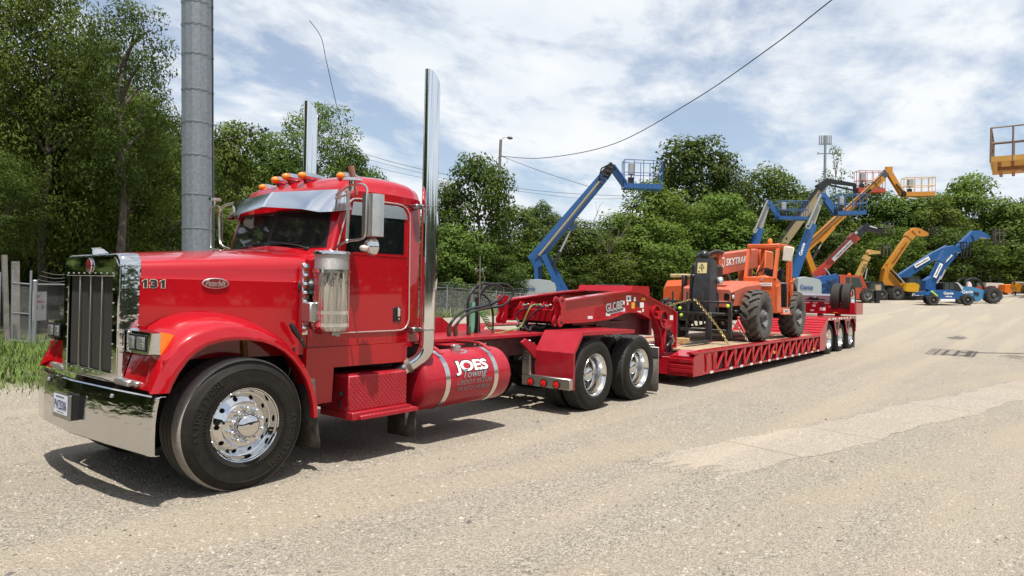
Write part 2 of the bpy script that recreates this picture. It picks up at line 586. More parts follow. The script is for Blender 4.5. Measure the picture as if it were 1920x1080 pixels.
def ground_material(name, concrete=False):
    mt = bpy.data.materials.new(name); mt.use_nodes = True
    t = mt.node_tree; b = t.nodes['Principled BSDF']
    g = node(t, 'ShaderNodeNewGeometry'); pos = g.outputs['Position']
    def noise(sc, det=5, ro=0.6, vec=None):
        n = node(t, 'ShaderNodeTexNoise', inp={'Scale': sc, 'Detail': det, 'Roughness': ro})
        t.links.new(vec or pos, n.inputs['Vector']); return n.outputs[0]
    def voro(sc, feat='F1'):
        n = node(t, 'ShaderNodeTexVoronoi', feature=feat, inp={'Scale': sc})
        t.links.new(pos, n.inputs['Vector']); return n
    big = noise(0.30, 4, 0.55)
    mid = noise(2.2, 6, 0.65)
    fine = noise(30, 6, 0.75)
    v1 = voro(38); v2 = voro(85); v0 = voro(17)
    dirt, dirt2 = (0.440, 0.362, 0.272), (0.355, 0.312, 0.252)
    stone_l, stone_d = (0.56, 0.505, 0.425), (0.125, 0.108, 0.086)
    if concrete:
        dirt, dirt2 = (0.335, 0.292, 0.230), (0.30, 0.264, 0.212)
    base = mixc(t, ramp(t, big, [(0.36, 0.0), (0.62, 1.0)]), dirt2, dirt)
    base = mixc(t, ramp(t, mid, [(0.30, 0.0), (0.75, 0.30 if concrete else 0.62)]), base, (0.285, 0.255, 0.21))
    base = mixc(t, ramp(t, noise(0.12, 4, 0.6), [(0.42, 0.0), (0.62, 0.45)]), base, (0.33, 0.30, 0.255))
    # small aggregate, each stone with its own tone
    tone1 = ramp(t, v1.outputs['Color'], [(0.15, stone_d), (0.55, (0.40, 0.355, 0.295)), (0.9, stone_l)])
    tone2 = ramp(t, v2.outputs['Color'], [(0.12, stone_d), (0.5, (0.41, 0.36, 0.29)), (0.9, stone_l)])
    cover = ramp(t, noise(0.9, 5, 0.7), [(0.38, 0.30 if concrete else 0.35), (0.62, 0.70 if concrete else 0.85)])
    base = mixc(t, cover, base, tone2)
    cover2 = ramp(t, noise(1.4, 5, 0.7), [(0.46, 0.0), (0.66, 0.12 if concrete else 0.60)])
    base = mixc(t, cover2, base, tone1)
    base = mixc(t, ramp(t, fine, [(0.34, 0.55), (0.52, 0.0)]), base, (0.15, 0.128, 0.095))
    # tyre-swept lanes, finer and paler, running with the lorry
    sep = node(t, 'ShaderNodeSeparateXYZ'); t.links.new(pos, sep.inputs[0])
    mp = node(t, 'ShaderNodeMapping', inp={'Rotation': (0, 0, radians(12.8)), 'Scale': (0.05, 1.0, 1.0)})
    t.links.new(pos, mp.inputs[0])
    lanes = ramp(t, noise(1.1, 3, 0.5, mp.outputs[0]), [(0.50, 0.0), (0.62, 0.45)])
    base = mixc(t, lanes, base, (0.445, 0.375, 0.285))
    # tread prints of turning machines: rows of pressed bars in a worn lane
    ln1 = node(t, 'ShaderNodeVectorMath', operation='DOT_PRODUCT'); ln1.inputs[1].default_value = (0.222, 0.975, 0); t.links.new(pos, ln1.inputs[0])
    wob = node(t, 'ShaderNodeMath', operation='MULTIPLY_ADD', inp={1: 0.5}); t.links.new(noise(0.6, 3, 0.5), wob.inputs[0]); t.links.new(ln1.outputs['Value'], wob.inputs[2])
    wv = node(t, 'ShaderNodeTexWave', wave_type='BANDS', bands_direction='X', inp={'Scale': 3.1, 'Distortion': 1.6, 'Detail': 2.0, 'Detail Scale': 1.5})
    mw = node(t, 'ShaderNodeMapping', inp={'Rotation': (0, 0, radians(28))}); t.links.new(pos, mw.inputs[0]); t.links.new(mw.outputs[0], wv.inputs['Vector'])
    band = None
    for c0 in ((-50.0, -51.0) if concrete else (-0.55, -2.75, -5.4)):
        ab = node(t, 'ShaderNodeMath', operation='ADD', inp={1: -c0}); t.links.new(wob.outputs[0], ab.inputs[0])
        aa = node(t, 'ShaderNodeMath', operation='ABSOLUTE'); t.links.new(ab.outputs[0], aa.inputs[0])
        bb = ramp(t, aa.outputs[0], [(0.20, 1.0), (0.34, 0.0)])
        if band is None: band = bb
        else:
            mxn = node(t, 'ShaderNodeMath', operation='MAXIMUM'); t.links.new(band, mxn.inputs[0]); t.links.new(bb, mxn.inputs[1]); band = mxn.outputs[0]
    pr_ = node(t, 'ShaderNodeMath', operation='MULTIPLY'); t.links.new(band, pr_.inputs[0]); t.links.new(ramp(t, noise(0.35, 3, 0.5), [(0.42, 0.0), (0.6, 1.0)]), pr_.inputs[1])
    lane2 = node(t, 'ShaderNodeMath', operation='MULTIPLY', inp={1: 0.55}); t.links.new(pr_.outputs[0], lane2.inputs[0])
    base = mixc(t, lane2.outputs[0], base, (0.43, 0.36, 0.27))
    bars = node(t, 'ShaderNodeMath', operation='MULTIPLY'); t.links.new(pr_.outputs[0], bars.inputs[0]); t.links.new(ramp(t, wv.outputs['Fac'], [(0.55, 0.0), (0.8, 0.16)]), bars.inputs[1])
    base = mixc(t, bars.outputs[0], base, (0.25, 0.215, 0.16))
    # raised basket's shadow painted dark, plus old oil and damp stains, beyond the trailer
    def spot(cx_, cy_, rx, ry, amt, col, base):
        m2 = node(t, 'ShaderNodeMapping', vector_type='POINT', inp={'Location': (-cx_ / rx, -cy_ / ry, 0), 'Scale': (1 / rx, 1 / ry, 0)})
        t.links.new(pos, m2.inputs[0])
        ln = node(t, 'ShaderNodeVectorMath', operation='LENGTH'); t.links.new(m2.outputs[0], ln.inputs[0])
        ad = node(t, 'ShaderNodeMath', operation='MULTIPLY_ADD', inp={1: 1.5}); t.links.new(noise(0.9, 6, 0.75), ad.inputs[0]); t.links.new(ln.outputs['Value'], ad.inputs[2])
        return mixc(t, ramp(t, ad.outputs[0], [(0.95, amt), (1.55, 0.0)]), base, col)
    if not concrete:
        # leaf litter and earth under the trees beyond the fence
        dl = node(t, 'ShaderNodeVectorMath', operation='DOT_PRODUCT'); dl.inputs[1].default_value = (-0.283, 1.0, 0); t.links.new(pos, dl.inputs[0])
        wl = node(t, 'ShaderNodeMath', operation='MULTIPLY_ADD', inp={1: 1.6}); t.links.new(noise(0.8, 6, 0.7), wl.inputs[0]); t.links.new(dl.outputs['Value'], wl.inputs[2])
        sh_ = node(t, 'ShaderNodeMath', operation='ADD', inp={1: -14.8}); t.links.new(wl.outputs[0], sh_.inputs[0])
        litter = ramp(t, noise(3.0, 6, 0.75), [(0.35, (0.045, 0.036, 0.022)), (0.55, (0.075, 0.066, 0.034)), (0.75, (0.055, 0.075, 0.022))])
        base = mixc(t, ramp(t, sh_.outputs[0], [(0.0, 0.0), (0.5, 1.0)]), base, litter)
        # earth showing on the grass verge
        vx = node(t, 'ShaderNodeMath', operation='MULTIPLY_ADD', inp={1: 2.2}); t.links.new(noise(0.7, 5, 0.7), vx.inputs[0]); t.links.new(sep.outputs['Y'], vx.inputs[2])
        vx2 = node(t, 'ShaderNodeMath', operation='ADD', inp={1: -9.0}); t.links.new(vx.outputs[0], vx2.inputs[0])
        vm = node(t, 'ShaderNodeMath', operation='LESS_THAN', inp={1: 4.6}); t.links.new(sep.outputs['X'], vm.inputs[0])
        ve = node(t, 'ShaderNodeMath', operation='MULTIPLY'); t.links.new(ramp(t, vx2.outputs[0], [(0.0, 0.0), (0.8, 0.8)]), ve.inputs[0]); t.links.new(vm.outputs[0], ve.inputs[1])
        base = mixc(t, ve.outputs[0], base, ramp(t, noise(5.0, 5, 0.7), [(0.4, (0.15, 0.125, 0.085)), (0.65, (0.10, 0.115, 0.04))]))
    base = spot(29.5, -2.2, 3.6, 1.2, 0.75, (0.085, 0.08, 0.072), base)  # dark ellipse painted for the yellow basket's cast shadow
    base = spot(22.0, -4.4, 3.2, 1.6, 0.60, (0.13, 0.115, 0.095), base)
    base = spot(13.5, -7.5, 5.0, 1.8, 0.45, (0.20, 0.18, 0.15), base)
    base = spot(60, 2, 20, 6.0, 0.35, (0.45, 0.38, 0.28), base)
    if concrete: base = mixc(t, 1.0, base, (0.895, 0.89, 0.895), 'MULTIPLY')
    t.links.new(base, b.inputs['Base Color'])
    b.inputs['Roughness'].default_value = 0.92
    b.inputs['Specular IOR Level'].default_value = 0.25
    h1 = node(t, 'ShaderNodeMath', operation='MULTIPLY_ADD', inp={1: -0.5 if not concrete else -0.2}); t.links.new(v1.outputs['Distance'], h1.inputs[0]); t.links.new(fine, h1.inputs[2])
    h2 = node(t, 'ShaderNodeMath', operation='MULTIPLY_ADD', inp={1: -0.9 if not concrete else -0.3}); t.links.new(v2.outputs['Distance'], h2.inputs[0]); t.links.new(h1.outputs[0], h2.inputs[2])
    bp = node(t, 'ShaderNodeBump', inp={'Strength': 0.95 if not concrete else 0.45, 'Distance': 0.02})
    t.links.new(h2.outputs[0], bp.inputs['Height']); t.links.new(bp.outputs[0], b.inputs['Normal'])
    return mt

gravel_mat = ground_material('gravel_yard')
strip_mat = ground_material('packed_concrete', True)

def build_ground():
    xs = sorted(set([-600, -300, -150, -80, -50] + [x * 2.0 for x in range(-20, 60)] + [125, 135, 150, 180, 240, 340, 600, 1000]))
    ys = sorted(set([-600, -300, -150, -80, -50] + [y * 2.0 for y in range(-20, 40)] + [85, 95, 120, 180, 300, 600, 1000]))
    mb = MB()
    nx, ny = len(xs), len(ys)
    mb.add([(x, y, gz(x, y)) for x in xs for y in ys], [(i * ny + j, (i + 1) * ny + j, (i + 1) * ny + j + 1, i * ny + j + 1) for i in range(nx - 1) for j in range(ny - 1)])
    o = obj('ground', mb, gravel_mat, angle=60)
    tag(o, 'tan gravel yard spreading under the lorry to the tree line', kind='structure')
    # strip of old concrete slabs running through the gravel
    st = link('concrete_strip', None); tag(st, 'worn concrete strip crossing the gravel beside the trailer', kind='structure')
    ex, ey = (0.975, -0.222), (0.222, 0.975)
    def q(t_, n_): return (ex[0] * t_ + ey[0] * n_, ex[1] * t_ + ey[1] * n_)
    rr = random.Random(3)
    t0 = 3.6
    for k, L in enumerate([1.6, 1.7, 1.5, 2.0, 1.8, 2.4, 2.2, 2.6, 3.0]):
        g_ = 0.006
        lo, hi = [], []
        n = 36
        for i in range(n + 1):
            tt = t0 + g_ + (L - 2 * g_) * i / n
            lo.append(q(tt, -2.11 + rr.uniform(-0.025, 0.025) + .05 * sin(tt * 1.7) + .03 * sin(tt * 5.3)))
            hi.append(q(tt, -1.17 + rr.uniform(-0.025, 0.025) + .05 * sin(tt * 1.3 + 1) + .03 * sin(tt * 6.1)))
        poly = lo + hi[::-1]
        if k == 0:      # broken near end
            poly += [q(t0 + g_ + rr.uniform(-.10, .55) * (1 if 1 < i < 11 else .3), lerp(-1.17, -2.11, i / 12)) for i in range(1, 12)]
        mb = MB()
        zt = 0.004 + rr.uniform(0, 0.0015)
        mb.prism([(p[0], p[1]) for p in poly], 'z', -0.05, zt)
        mb.v = [(v[0], v[1], v[2] + gz(v[0], v[1])) for v in mb.v]
        obj('slab', mb, strip_mat, st, smooth=False)
        t0 += L
build_ground()

def build_stones():
    rr = random.Random(11)
    mats = [pm('pale_stone', (0.39, 0.345, 0.28), 0.9, var=0.25, vscale=3), pm('grey_stone', (0.33, 0.30, 0.25), 0.9, var=0.3, vscale=3), pm('dark_stone', (0.12, 0.11, 0.10), 0.9, var=0.3, vscale=3)]
    mb = MB()
    n = 0
    while n < 26000:
        d = 2.3 + 13 * rr.random() ** 1.9
        u = rr.uniform(-30, 1950)
        p = CAM + (RIGHT * ((u - 960) / FPX) + FWD) * d
        x, y = p.x, p.y
        if y > 12: continue
        tn = 0.222 * x + 0.975 * y
        tt_ = 0.975 * x - 0.222 * y
        if -2.15 < tn < -1.13 and tt_ > 3.6 and rr.random() < clamp((tt_ - 3.6) / 2.5) * 0.75: continue
        # loose stones gather in drifts between the swept tracks
        w = 0.5 + 0.5 * sin(x * 1.1 + 2.1 * sin(y * 0.9)) * sin(y * 1.7 + 1.3 * sin(x * 0.6))
        if rr.random() > 0.25 + 0.75 * w: continue
        s = 0.004 + 0.013 * rr.random() ** 4
        if rr.random() < 0.004: s = rr.uniform(0.016, 0.028)
        s *= 1 + 0.01 * d
        a = rr.uniform(0, 6.28)
        ca, sa = cos(a), sin(a)
        sx, sy, sz = s * rr.uniform(.8, 1.5), s * rr.uniform(.6, 1.1), s * rr.uniform(.4, .8)
        vs = []
        for (i, j, k) in ((1, 0, 0), (.2, 1, .1), (-1, .2, 0), (-.1, -1, .1), (.1, .1, 1), (.35, .5, .8)):
            i += rr.uniform(-.25, .25); j += rr.uniform(-.25, .25); k += rr.uniform(-.1, .1)
            vs.append((x + (i * ca * sx - j * sa * sy), y + (i * sa * sx + j * ca * sy), gz(x, y) + k * sz * 1.2 - 0.1 * s))
        mb.add(vs, [(0, 5, 4), (0, 1, 5), (1, 2, 5), (2, 4, 5), (2, 3, 4), (3, 0, 4)], rr.choices((0, 1, 2), (4, 6, 1.4))[0])
        n += 1
    for _ in range(9000):      # grit spilled over the edges and the near end of the old slabs
        if rr.random() < .6: tt_ = rr.uniform(3.4, 14); n_ = rr.choice((-2.11, -1.17)) + rr.gauss(0, .07)
        else: tt_ = 3.5 + abs(rr.gauss(0, .9)); n_ = rr.uniform(-2.2, -1.1)
        x, y = .975 * tt_ + .222 * n_, -.222 * tt_ + .975 * n_
        s = rr.uniform(.003, .009); a = rr.uniform(0, 6.28); ca, sa = cos(a) * s, sin(a) * s
        mb.add([(x + ca, y + sa, .003), (x - sa * .8, y + ca * .8, .003), (x - ca, y - sa, .003), (x + sa * .8, y - ca * .8, .003), (x + ca * .2, y + sa * .2, .004 + s * .8)], [(0, 1, 4), (1, 2, 4), (2, 3, 4), (3, 0, 4)], rr.choices((0, 1, 2), (3, 6, 2))[0])
    o = obj('loose_gravel', mb, mats, smooth=False)
    tag(o, 'loose pale and grey stones strewn over the yard', kind='stuff')
build_stones()

# ------------------------------------------------------------------ foliage
def leaf_mat(name, col, col2, trans=0.26, sat=1.0):
    mt = bpy.data.materials.new(name); mt.use_nodes = True
    t = mt.node_tree
    for n in list(t.nodes): t.nodes.remove(n)
    out = node(t, 'ShaderNodeOutputMaterial')
    g = node(t, 'ShaderNodeNewGeometry')
    oi = node(t, 'ShaderNodeObjectInfo')
    base = ramp(t, g.outputs['Random Per Island'], [(0.0, tuple(c * 0.85 for c in col)), (0.45, col), (0.85, tuple((a + b) / 2 for a, b in zip(col, col2))), (1.0, col2)])
    nz = node(t, 'ShaderNodeTexNoise', inp={'Scale': 0.55, 'Detail': 3.0}); t.links.new(g.outputs['Position'], nz.inputs['Vector'])
    base = mixc(t, ramp(t, nz.outputs[0], [(0.35, 0.0), (0.68, 0.65)]), base, tuple(c * 1.15 for c in col2))
    hs = node(t, 'ShaderNodeHueSaturation')
    mr = node(t, 'ShaderNodeMapRange', inp={'To Min': 0.485, 'To Max': 0.515}); t.links.new(oi.outputs['Random'], mr.inputs['Value'])
    mv = node(t, 'ShaderNodeMapRange', inp={'To Min': 0.82, 'To Max': 1.2}); t.links.new(oi.outputs['Random'], mv.inputs['Value'])
    t.links.new(mr.outputs[0], hs.inputs['Hue']); t.links.new(mv.outputs[0], hs.inputs['Value']); t.links.new(base, hs.inputs['Color'])
    df = node(t, 'ShaderNodeBsdfPrincipled', inp={'Roughness': 0.6, 'Specular IOR Level': 0.14})
    tr = node(t, 'ShaderNodeBsdfTranslucent')
    t.links.new(hs.outputs[0], df.inputs['Base Color'])
    tc = mixc(t, 0.35, hs.outputs[0], (0.16, 0.22, 0.02)); t.links.new(tc, tr.inputs['Color'])
    mx = node(t, 'ShaderNodeMixShader', inp={0: trans})
    t.links.new(df.outputs[0], mx.inputs[1]); t.links.new(tr.outputs[0], mx.inputs[2]); t.links.new(mx.outputs[0], out.inputs[0])
    return mt
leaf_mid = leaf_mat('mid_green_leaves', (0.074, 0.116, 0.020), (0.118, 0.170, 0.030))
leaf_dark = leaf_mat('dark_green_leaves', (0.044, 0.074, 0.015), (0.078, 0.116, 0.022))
leaf_bright = leaf_mat('bright_green_leaves', (0.088, 0.142, 0.023), (0.135, 0.192, 0.034), 0.34)
bark = pm('bark', (0.085, 0.070, 0.055), 0.9, var=0.35, vscale=5, bump=0.4, bscale=18)
bark_pale = pm('pale_bark', (0.17, 0.145, 0.12), 0.9, var=0.3, vscale=5)

def crown_points(seed, n_cl, lo=-1.0, spread=1.0, cl=(0.22, 0.40)):
    rr = random.Random(seed)
    out = []
    k = 0
    while len(out) < n_cl and k < 9000:
        k += 1
        th = rr.uniform(0, 2 * pi); z = rr.uniform(lo, 1)
        rad = 0.42 + 0.58 * rr.random() ** 0.6
        # uneven outline: lobes bulge and fall back with direction
        lobe = 0.80 + 0.20 * sin(3 * th + seed) * cos(2.3 * z + seed * 1.7) + 0.12 * sin(5 * th - 2 * seed)
        prof = sqrt(max(0.02, 1 - abs(z) ** (2.2 if z < 0 else 1.9)))
        r = rad * prof * lobe
        c = Vector((r * cos(th), r * sin(th), z * (0.9 + 0.1 * rad)))
        if any((c - o[0]).length < 0.16 * spread for o in out): continue
        out.append((c, rr.uniform(*cl)))
    return out

def crown_mesh(name, seed, n_cl=46, per=130, leaf=0.075, lo=-1.0, cl=(0.22, 0.40), mat=None, droop=0.25, aspect=0.5):
    rr = random.Random(seed * 13 + 1)
    verts, faces, nrms = [], [], []
    cls = crown_points(seed, n_cl, lo, 1.0, cl)
    for c, rad in cls:
        fl = rr.uniform(0.55, 0.85)
        for _ in range(int(per * (rad / 0.31) ** 2)):
            v = Vector((rr.gauss(0, 1), rr.gauss(0, 1), rr.gauss(0, 1))).normalized()
            if v.z < -0.35 and rr.random() < 0.55: v.z = -v.z
            rho = rad * (0.45 + 0.6 * rr.random() ** 0.55)
            p = c + Vector((v.x * rho, v.y * rho, v.z * rho * fl))
            nrm = (v * 0.7 + Vector((0, 0, 0.75)) + Vector((rr.gauss(0, .4), rr.gauss(0, .4), rr.gauss(0, .3)))).normalized()
            soft = (v * .75 + nrm * .45 + c * .25).normalized(); nrms += [soft] * 4
            ax = nrm.orthogonal().normalized()
            ax = Quaternion(nrm, rr.uniform(0, 6.28)) @ ax
            ax = (ax + Vector((0, 0, -droop * rr.random()))).normalized()
            sd = nrm.cross(ax).normalized()
            L = leaf * rr.uniform(0.6, 1.35); W = L * aspect * rr.uniform(.8, 1.2)
            n = len(verts)
            verts += [p - ax * L * .5, p + sd * W * .5 - nrm * W * .12, p + ax * L * .5 - nrm * L * .10, p - sd * W * .5 - nrm * W * .12]
            faces.append((n + 3, n + 2, n + 1, n))
    me = bpy.data.meshes.new(name)
    me.from_pydata([tuple(v) for v in verts], [], faces)
    me.materials.append(mat or leaf_mid)
    me.update()
    me.polygons.foreach_set('use_smooth', [True] * len(me.polygons))
    me.normals_split_custom_set_from_vertices([tuple(q) for q in nrms])
    return me, cls

def trunk_mesh(name, seed, cls, sx, sz, cz, h0, base_r, mat, limbs=9):
    """tapered trunk with limbs reaching into the crown; local origin at the foot"""
    rr = random.Random(seed)
    mb = MB()
    top = cz + sz * 0.55
    path, rad = [], []
    wob = [rr.uniform(-1, 1) * base_r * 1.5 for _ in range(8)]
    for i in range(8):
        t = i / 7
        path.append((wob[i] * t, wob[(i + 3) % 8] * t, -0.2 + (top + 0.2) * t)); rad.append(base_r * (1.25 - 1.1 * t if i else 1.5))
    mb.tube(path, rad, 8)
    for c, r_ in rr.sample(cls, min(limbs, len(cls))):
        e = Vector((c.x * sx * .9, c.y * sx * .9, cz + c.z * sz * .9))
        zs_ = clamp(e.z - rr.uniform(.25, .6) * hypot(e.x, e.y) - 0.6, h0 * 0.6, top * .92)
        i = min(6, int(zs_ / top * 7)); s = Vector(path[i]); s.z = zs_
        mid = (s + e) / 2 + Vector((rr.uniform(-.2, .2) * sx * .3, rr.uniform(-.2, .2) * sx * .3, 0.12 * sz * rr.random()))
        r0 = base_r * rr.uniform(.28, .5)
        pts = smooth_path([s, mid, e], 4)
        mb.tube(pts, [lerp(r0, r0 * .25, k / (len(pts) - 1)) for k in range(len(pts))], 6)
    return mb.mesh(name, mat)

CROWNS = {}
def crown(kind):
    if kind not in CROWNS:
        spec = {
            'round_a': dict(seed=1, n_cl=74, per=230, leaf=0.072, mat=leaf_mid),
            'round_b': dict(seed=2, n_cl=80, per=230, leaf=0.070, mat=leaf_dark),
            'round_c': dict(seed=5, n_cl=70, per=230, leaf=0.074, mat=leaf_bright),
            'tall_a': dict(seed=3, n_cl=90, per=230, leaf=0.072, mat=leaf_dark, cl=(0.17, 0.33)),
            'fine_a': dict(seed=8, n_cl=120, per=430, leaf=0.042, mat=leaf_mid, cl=(0.16, 0.30), aspect=0.42),
            'fine_b': dict(seed=9, n_cl=130, per=430, leaf=0.040, mat=leaf_dark, cl=(0.15, 0.28), aspect=0.42),
            'open_a': dict(seed=6, n_cl=70, per=420, leaf=0.050, mat=leaf_dark, cl=(0.16, 0.27), aspect=0.42),
            'open_b': dict(seed=12, n_cl=34, per=110, leaf=0.085, mat=leaf_mid, cl=(0.13, 0.24)),
            'shrub_a': dict(seed=4, n_cl=66, per=210, leaf=0.068, lo=-0.6, mat=leaf_bright),
            'shrub_b': dict(seed=7, n_cl=66, per=210, leaf=0.066, lo=-0.6, mat=leaf_mid),
        }[kind]
        CROWNS[kind] = crown_mesh('crown_' + kind, **spec)
    return CROWNS[kind]

TREE_N = [0]
def tree(u, vtop, d, wpx, kind, label, name='tree', group='trees along the edge of the yard', low=0.12, mat=None, cat='tree', trunk_r=None, depth_sc=1.0, crown_mat=None):
    TREE_N[0] += 1
    rr = random.Random(TREE_N[0] * 77)
    top = P(u, vtop, d)
    x, y = top.x, top.y
    g = gz(x, y)
    h = top.z - g
    rad = wpx / 2 * d / FPX
    z0 = h * low
    sz = (h - z0) / 2 * 0.96; cz = z0 + sz
    me, cls = crown(kind)
    t = thing(name, label, cat, (x, y, g), group)
    c = link('crown', me, t)
    c.location = (0, 0, cz); c.scale = (rad, rad * depth_sc, sz)
    c.rotation_euler = (0, 0, rr.uniform(0, 6.28))
    if crown_mat:
        c.material_slots[0].link = 'OBJECT'; c.material_slots[0].material = crown_mat
    rz = c.rotation_euler.z
    cl2 = [(Quaternion((0, 0, 1), rz) @ cc, r_) for cc, r_ in cls]
    tm = trunk_mesh('trunk', TREE_N[0], cl2, rad, sz, cz, z0, trunk_r or max(0.10, h * 0.020), mat or bark)
    link('trunk', tm, t)
    return t

T = tree
# left of the lorry, close and tall
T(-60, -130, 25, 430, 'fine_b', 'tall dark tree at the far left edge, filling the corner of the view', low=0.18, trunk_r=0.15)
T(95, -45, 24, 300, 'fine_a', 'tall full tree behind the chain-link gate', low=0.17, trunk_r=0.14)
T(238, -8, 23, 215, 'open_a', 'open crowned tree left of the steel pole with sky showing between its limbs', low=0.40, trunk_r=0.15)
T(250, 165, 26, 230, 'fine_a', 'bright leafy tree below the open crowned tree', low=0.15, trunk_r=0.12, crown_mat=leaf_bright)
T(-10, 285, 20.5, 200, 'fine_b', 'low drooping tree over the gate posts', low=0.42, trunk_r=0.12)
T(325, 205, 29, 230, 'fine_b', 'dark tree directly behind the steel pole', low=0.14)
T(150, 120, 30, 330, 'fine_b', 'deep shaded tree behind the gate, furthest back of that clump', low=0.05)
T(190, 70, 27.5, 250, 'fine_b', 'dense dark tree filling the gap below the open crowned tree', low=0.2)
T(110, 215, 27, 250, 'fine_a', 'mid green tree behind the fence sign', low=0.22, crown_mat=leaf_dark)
T(15, 110, 27.5, 300, 'fine_b', 'dense dark tree behind the timber posts', low=0.2)
T(440, 232, 38, 170, 'round_a', 'full tree between the steel pole and the driver cab', low=0.06)
T(505, 260, 44, 200, 'round_b', 'dark tree behind the cab windscreen visor', low=0.06)
T(595, 188, 40, 205, 'open_a', 'feathery open tree behind the far exhaust stack', low=0.34, trunk_r=0.15, crown_mat=leaf_mid)
T(665, 282, 41, 140, 'round_b', 'small dark tree above the cab roof', low=0.2)
T(560, 300, 50, 250, 'round_b', 'broad tree hidden low behind the cab roof', low=0.06)
T(745, 395, 52, 200, 'round_a', 'low tree seen past the near exhaust stack', low=0.05)
# middle of the view
T(900, 290, 48, 165, 'tall_a', 'tall dark tree right of the exhaust stack', low=0.05)
T(848, 340, 50, 110, 'tall_a', 'narrow dark tree beside the near exhaust stack', low=0.05)
T(960, 385, 54, 140, 'round_a', 'rounded tree left of the blue boom', low=0.05)
T(1018, 380, 66, 90, 'round_b', 'small tree top peeping over the trees left of the blue boom', low=0.2)
T(1070, 410, 58, 160, 'round_b', 'scrubby tree under the tall blue boom', low=0.05)
T(1165, 400, 62, 150, 'round_a', 'bushy tree under the raised blue basket', low=0.05)
T(1235, 345, 64, 190, 'round_c', 'bright green bushy tree right of the blue basket', low=0.05)
T(1300, 260, 76, 225, 'tall_a', 'tallest dark tree of the middle clump', low=0.06)
T(1362, 300, 74, 130, 'round_b', 'dark tree on the right shoulder of the tallest tree', low=0.06)
T(1438, 316, 78, 180, 'round_a', 'rounded tree above the two blue booms', low=0.06)
T(1345, 370, 66, 180, 'round_c', 'bright tree above the orange loader cab', low=0.05)
T(1502, 358, 82, 170, 'round_b', 'dark tree between the blue booms', low=0.06)
T(1568, 272, 84, 92, 'open_b', 'thin young tree with sparse leaves beside the phone mast', low=0.42, trunk_r=0.12, mat=bark)
T(1548, 385, 84, 160, 'round_a', 'leafy tree behind the khaki boom', low=0.05)
T(1628, 348, 86, 170, 'round_b', 'tree behind the orange basket', low=0.06)
T(1690, 370, 84, 165, 'round_a', 'tree below the yellow basket', low=0.06)
T(1748, 366, 82, 140, 'round_c', 'bright tree right of the yellow basket', low=0.06)
T(1815, 332, 86, 190, 'round_c', 'large bright tree at right with a domed crown', low=0.06)
T(1872, 372, 84, 140, 'round_a', 'tree on the right flank of the domed tree', low=0.05)
T(1925, 376, 92, 130, 'round_b', 'dark tree at the right edge of the view', low=0.05)
T(1990, 350, 95, 170, 'round_b', 'dark tree just beyond the right edge of the view', low=0.05)
# shrubs filling the foot of the tree line
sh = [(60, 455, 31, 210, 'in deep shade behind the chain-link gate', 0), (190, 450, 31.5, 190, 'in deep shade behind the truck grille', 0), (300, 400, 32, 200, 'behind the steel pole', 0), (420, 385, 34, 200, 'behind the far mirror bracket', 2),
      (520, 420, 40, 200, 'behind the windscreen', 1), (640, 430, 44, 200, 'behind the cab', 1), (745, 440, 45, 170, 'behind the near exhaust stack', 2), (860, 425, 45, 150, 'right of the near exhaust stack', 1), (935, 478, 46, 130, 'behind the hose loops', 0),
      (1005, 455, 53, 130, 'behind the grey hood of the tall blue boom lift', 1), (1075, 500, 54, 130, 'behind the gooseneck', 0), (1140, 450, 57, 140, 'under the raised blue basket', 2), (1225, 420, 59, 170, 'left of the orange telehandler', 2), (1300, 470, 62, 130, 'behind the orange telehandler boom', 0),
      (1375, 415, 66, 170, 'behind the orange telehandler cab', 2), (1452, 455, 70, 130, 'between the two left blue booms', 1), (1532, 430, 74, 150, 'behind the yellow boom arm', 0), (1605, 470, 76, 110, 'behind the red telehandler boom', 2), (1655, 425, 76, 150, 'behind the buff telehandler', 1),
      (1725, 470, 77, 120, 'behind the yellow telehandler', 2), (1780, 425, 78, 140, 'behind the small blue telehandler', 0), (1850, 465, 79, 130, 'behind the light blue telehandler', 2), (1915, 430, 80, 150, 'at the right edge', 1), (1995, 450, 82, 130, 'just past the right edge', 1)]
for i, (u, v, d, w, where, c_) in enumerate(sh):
    T(u, v, d, w, ('shrub_b', 'shrub_a', 'round_c', 'shrub_b', 'round_a')[i % 5] if u > 300 else 'fine_a', 'leafy green shrub ' + where, name='shrub', group='shrubs at the foot of the tree line', low=0.0, cat='shrub', trunk_r=0.07, crown_mat=(leaf_dark, leaf_mid, leaf_bright)[c_])

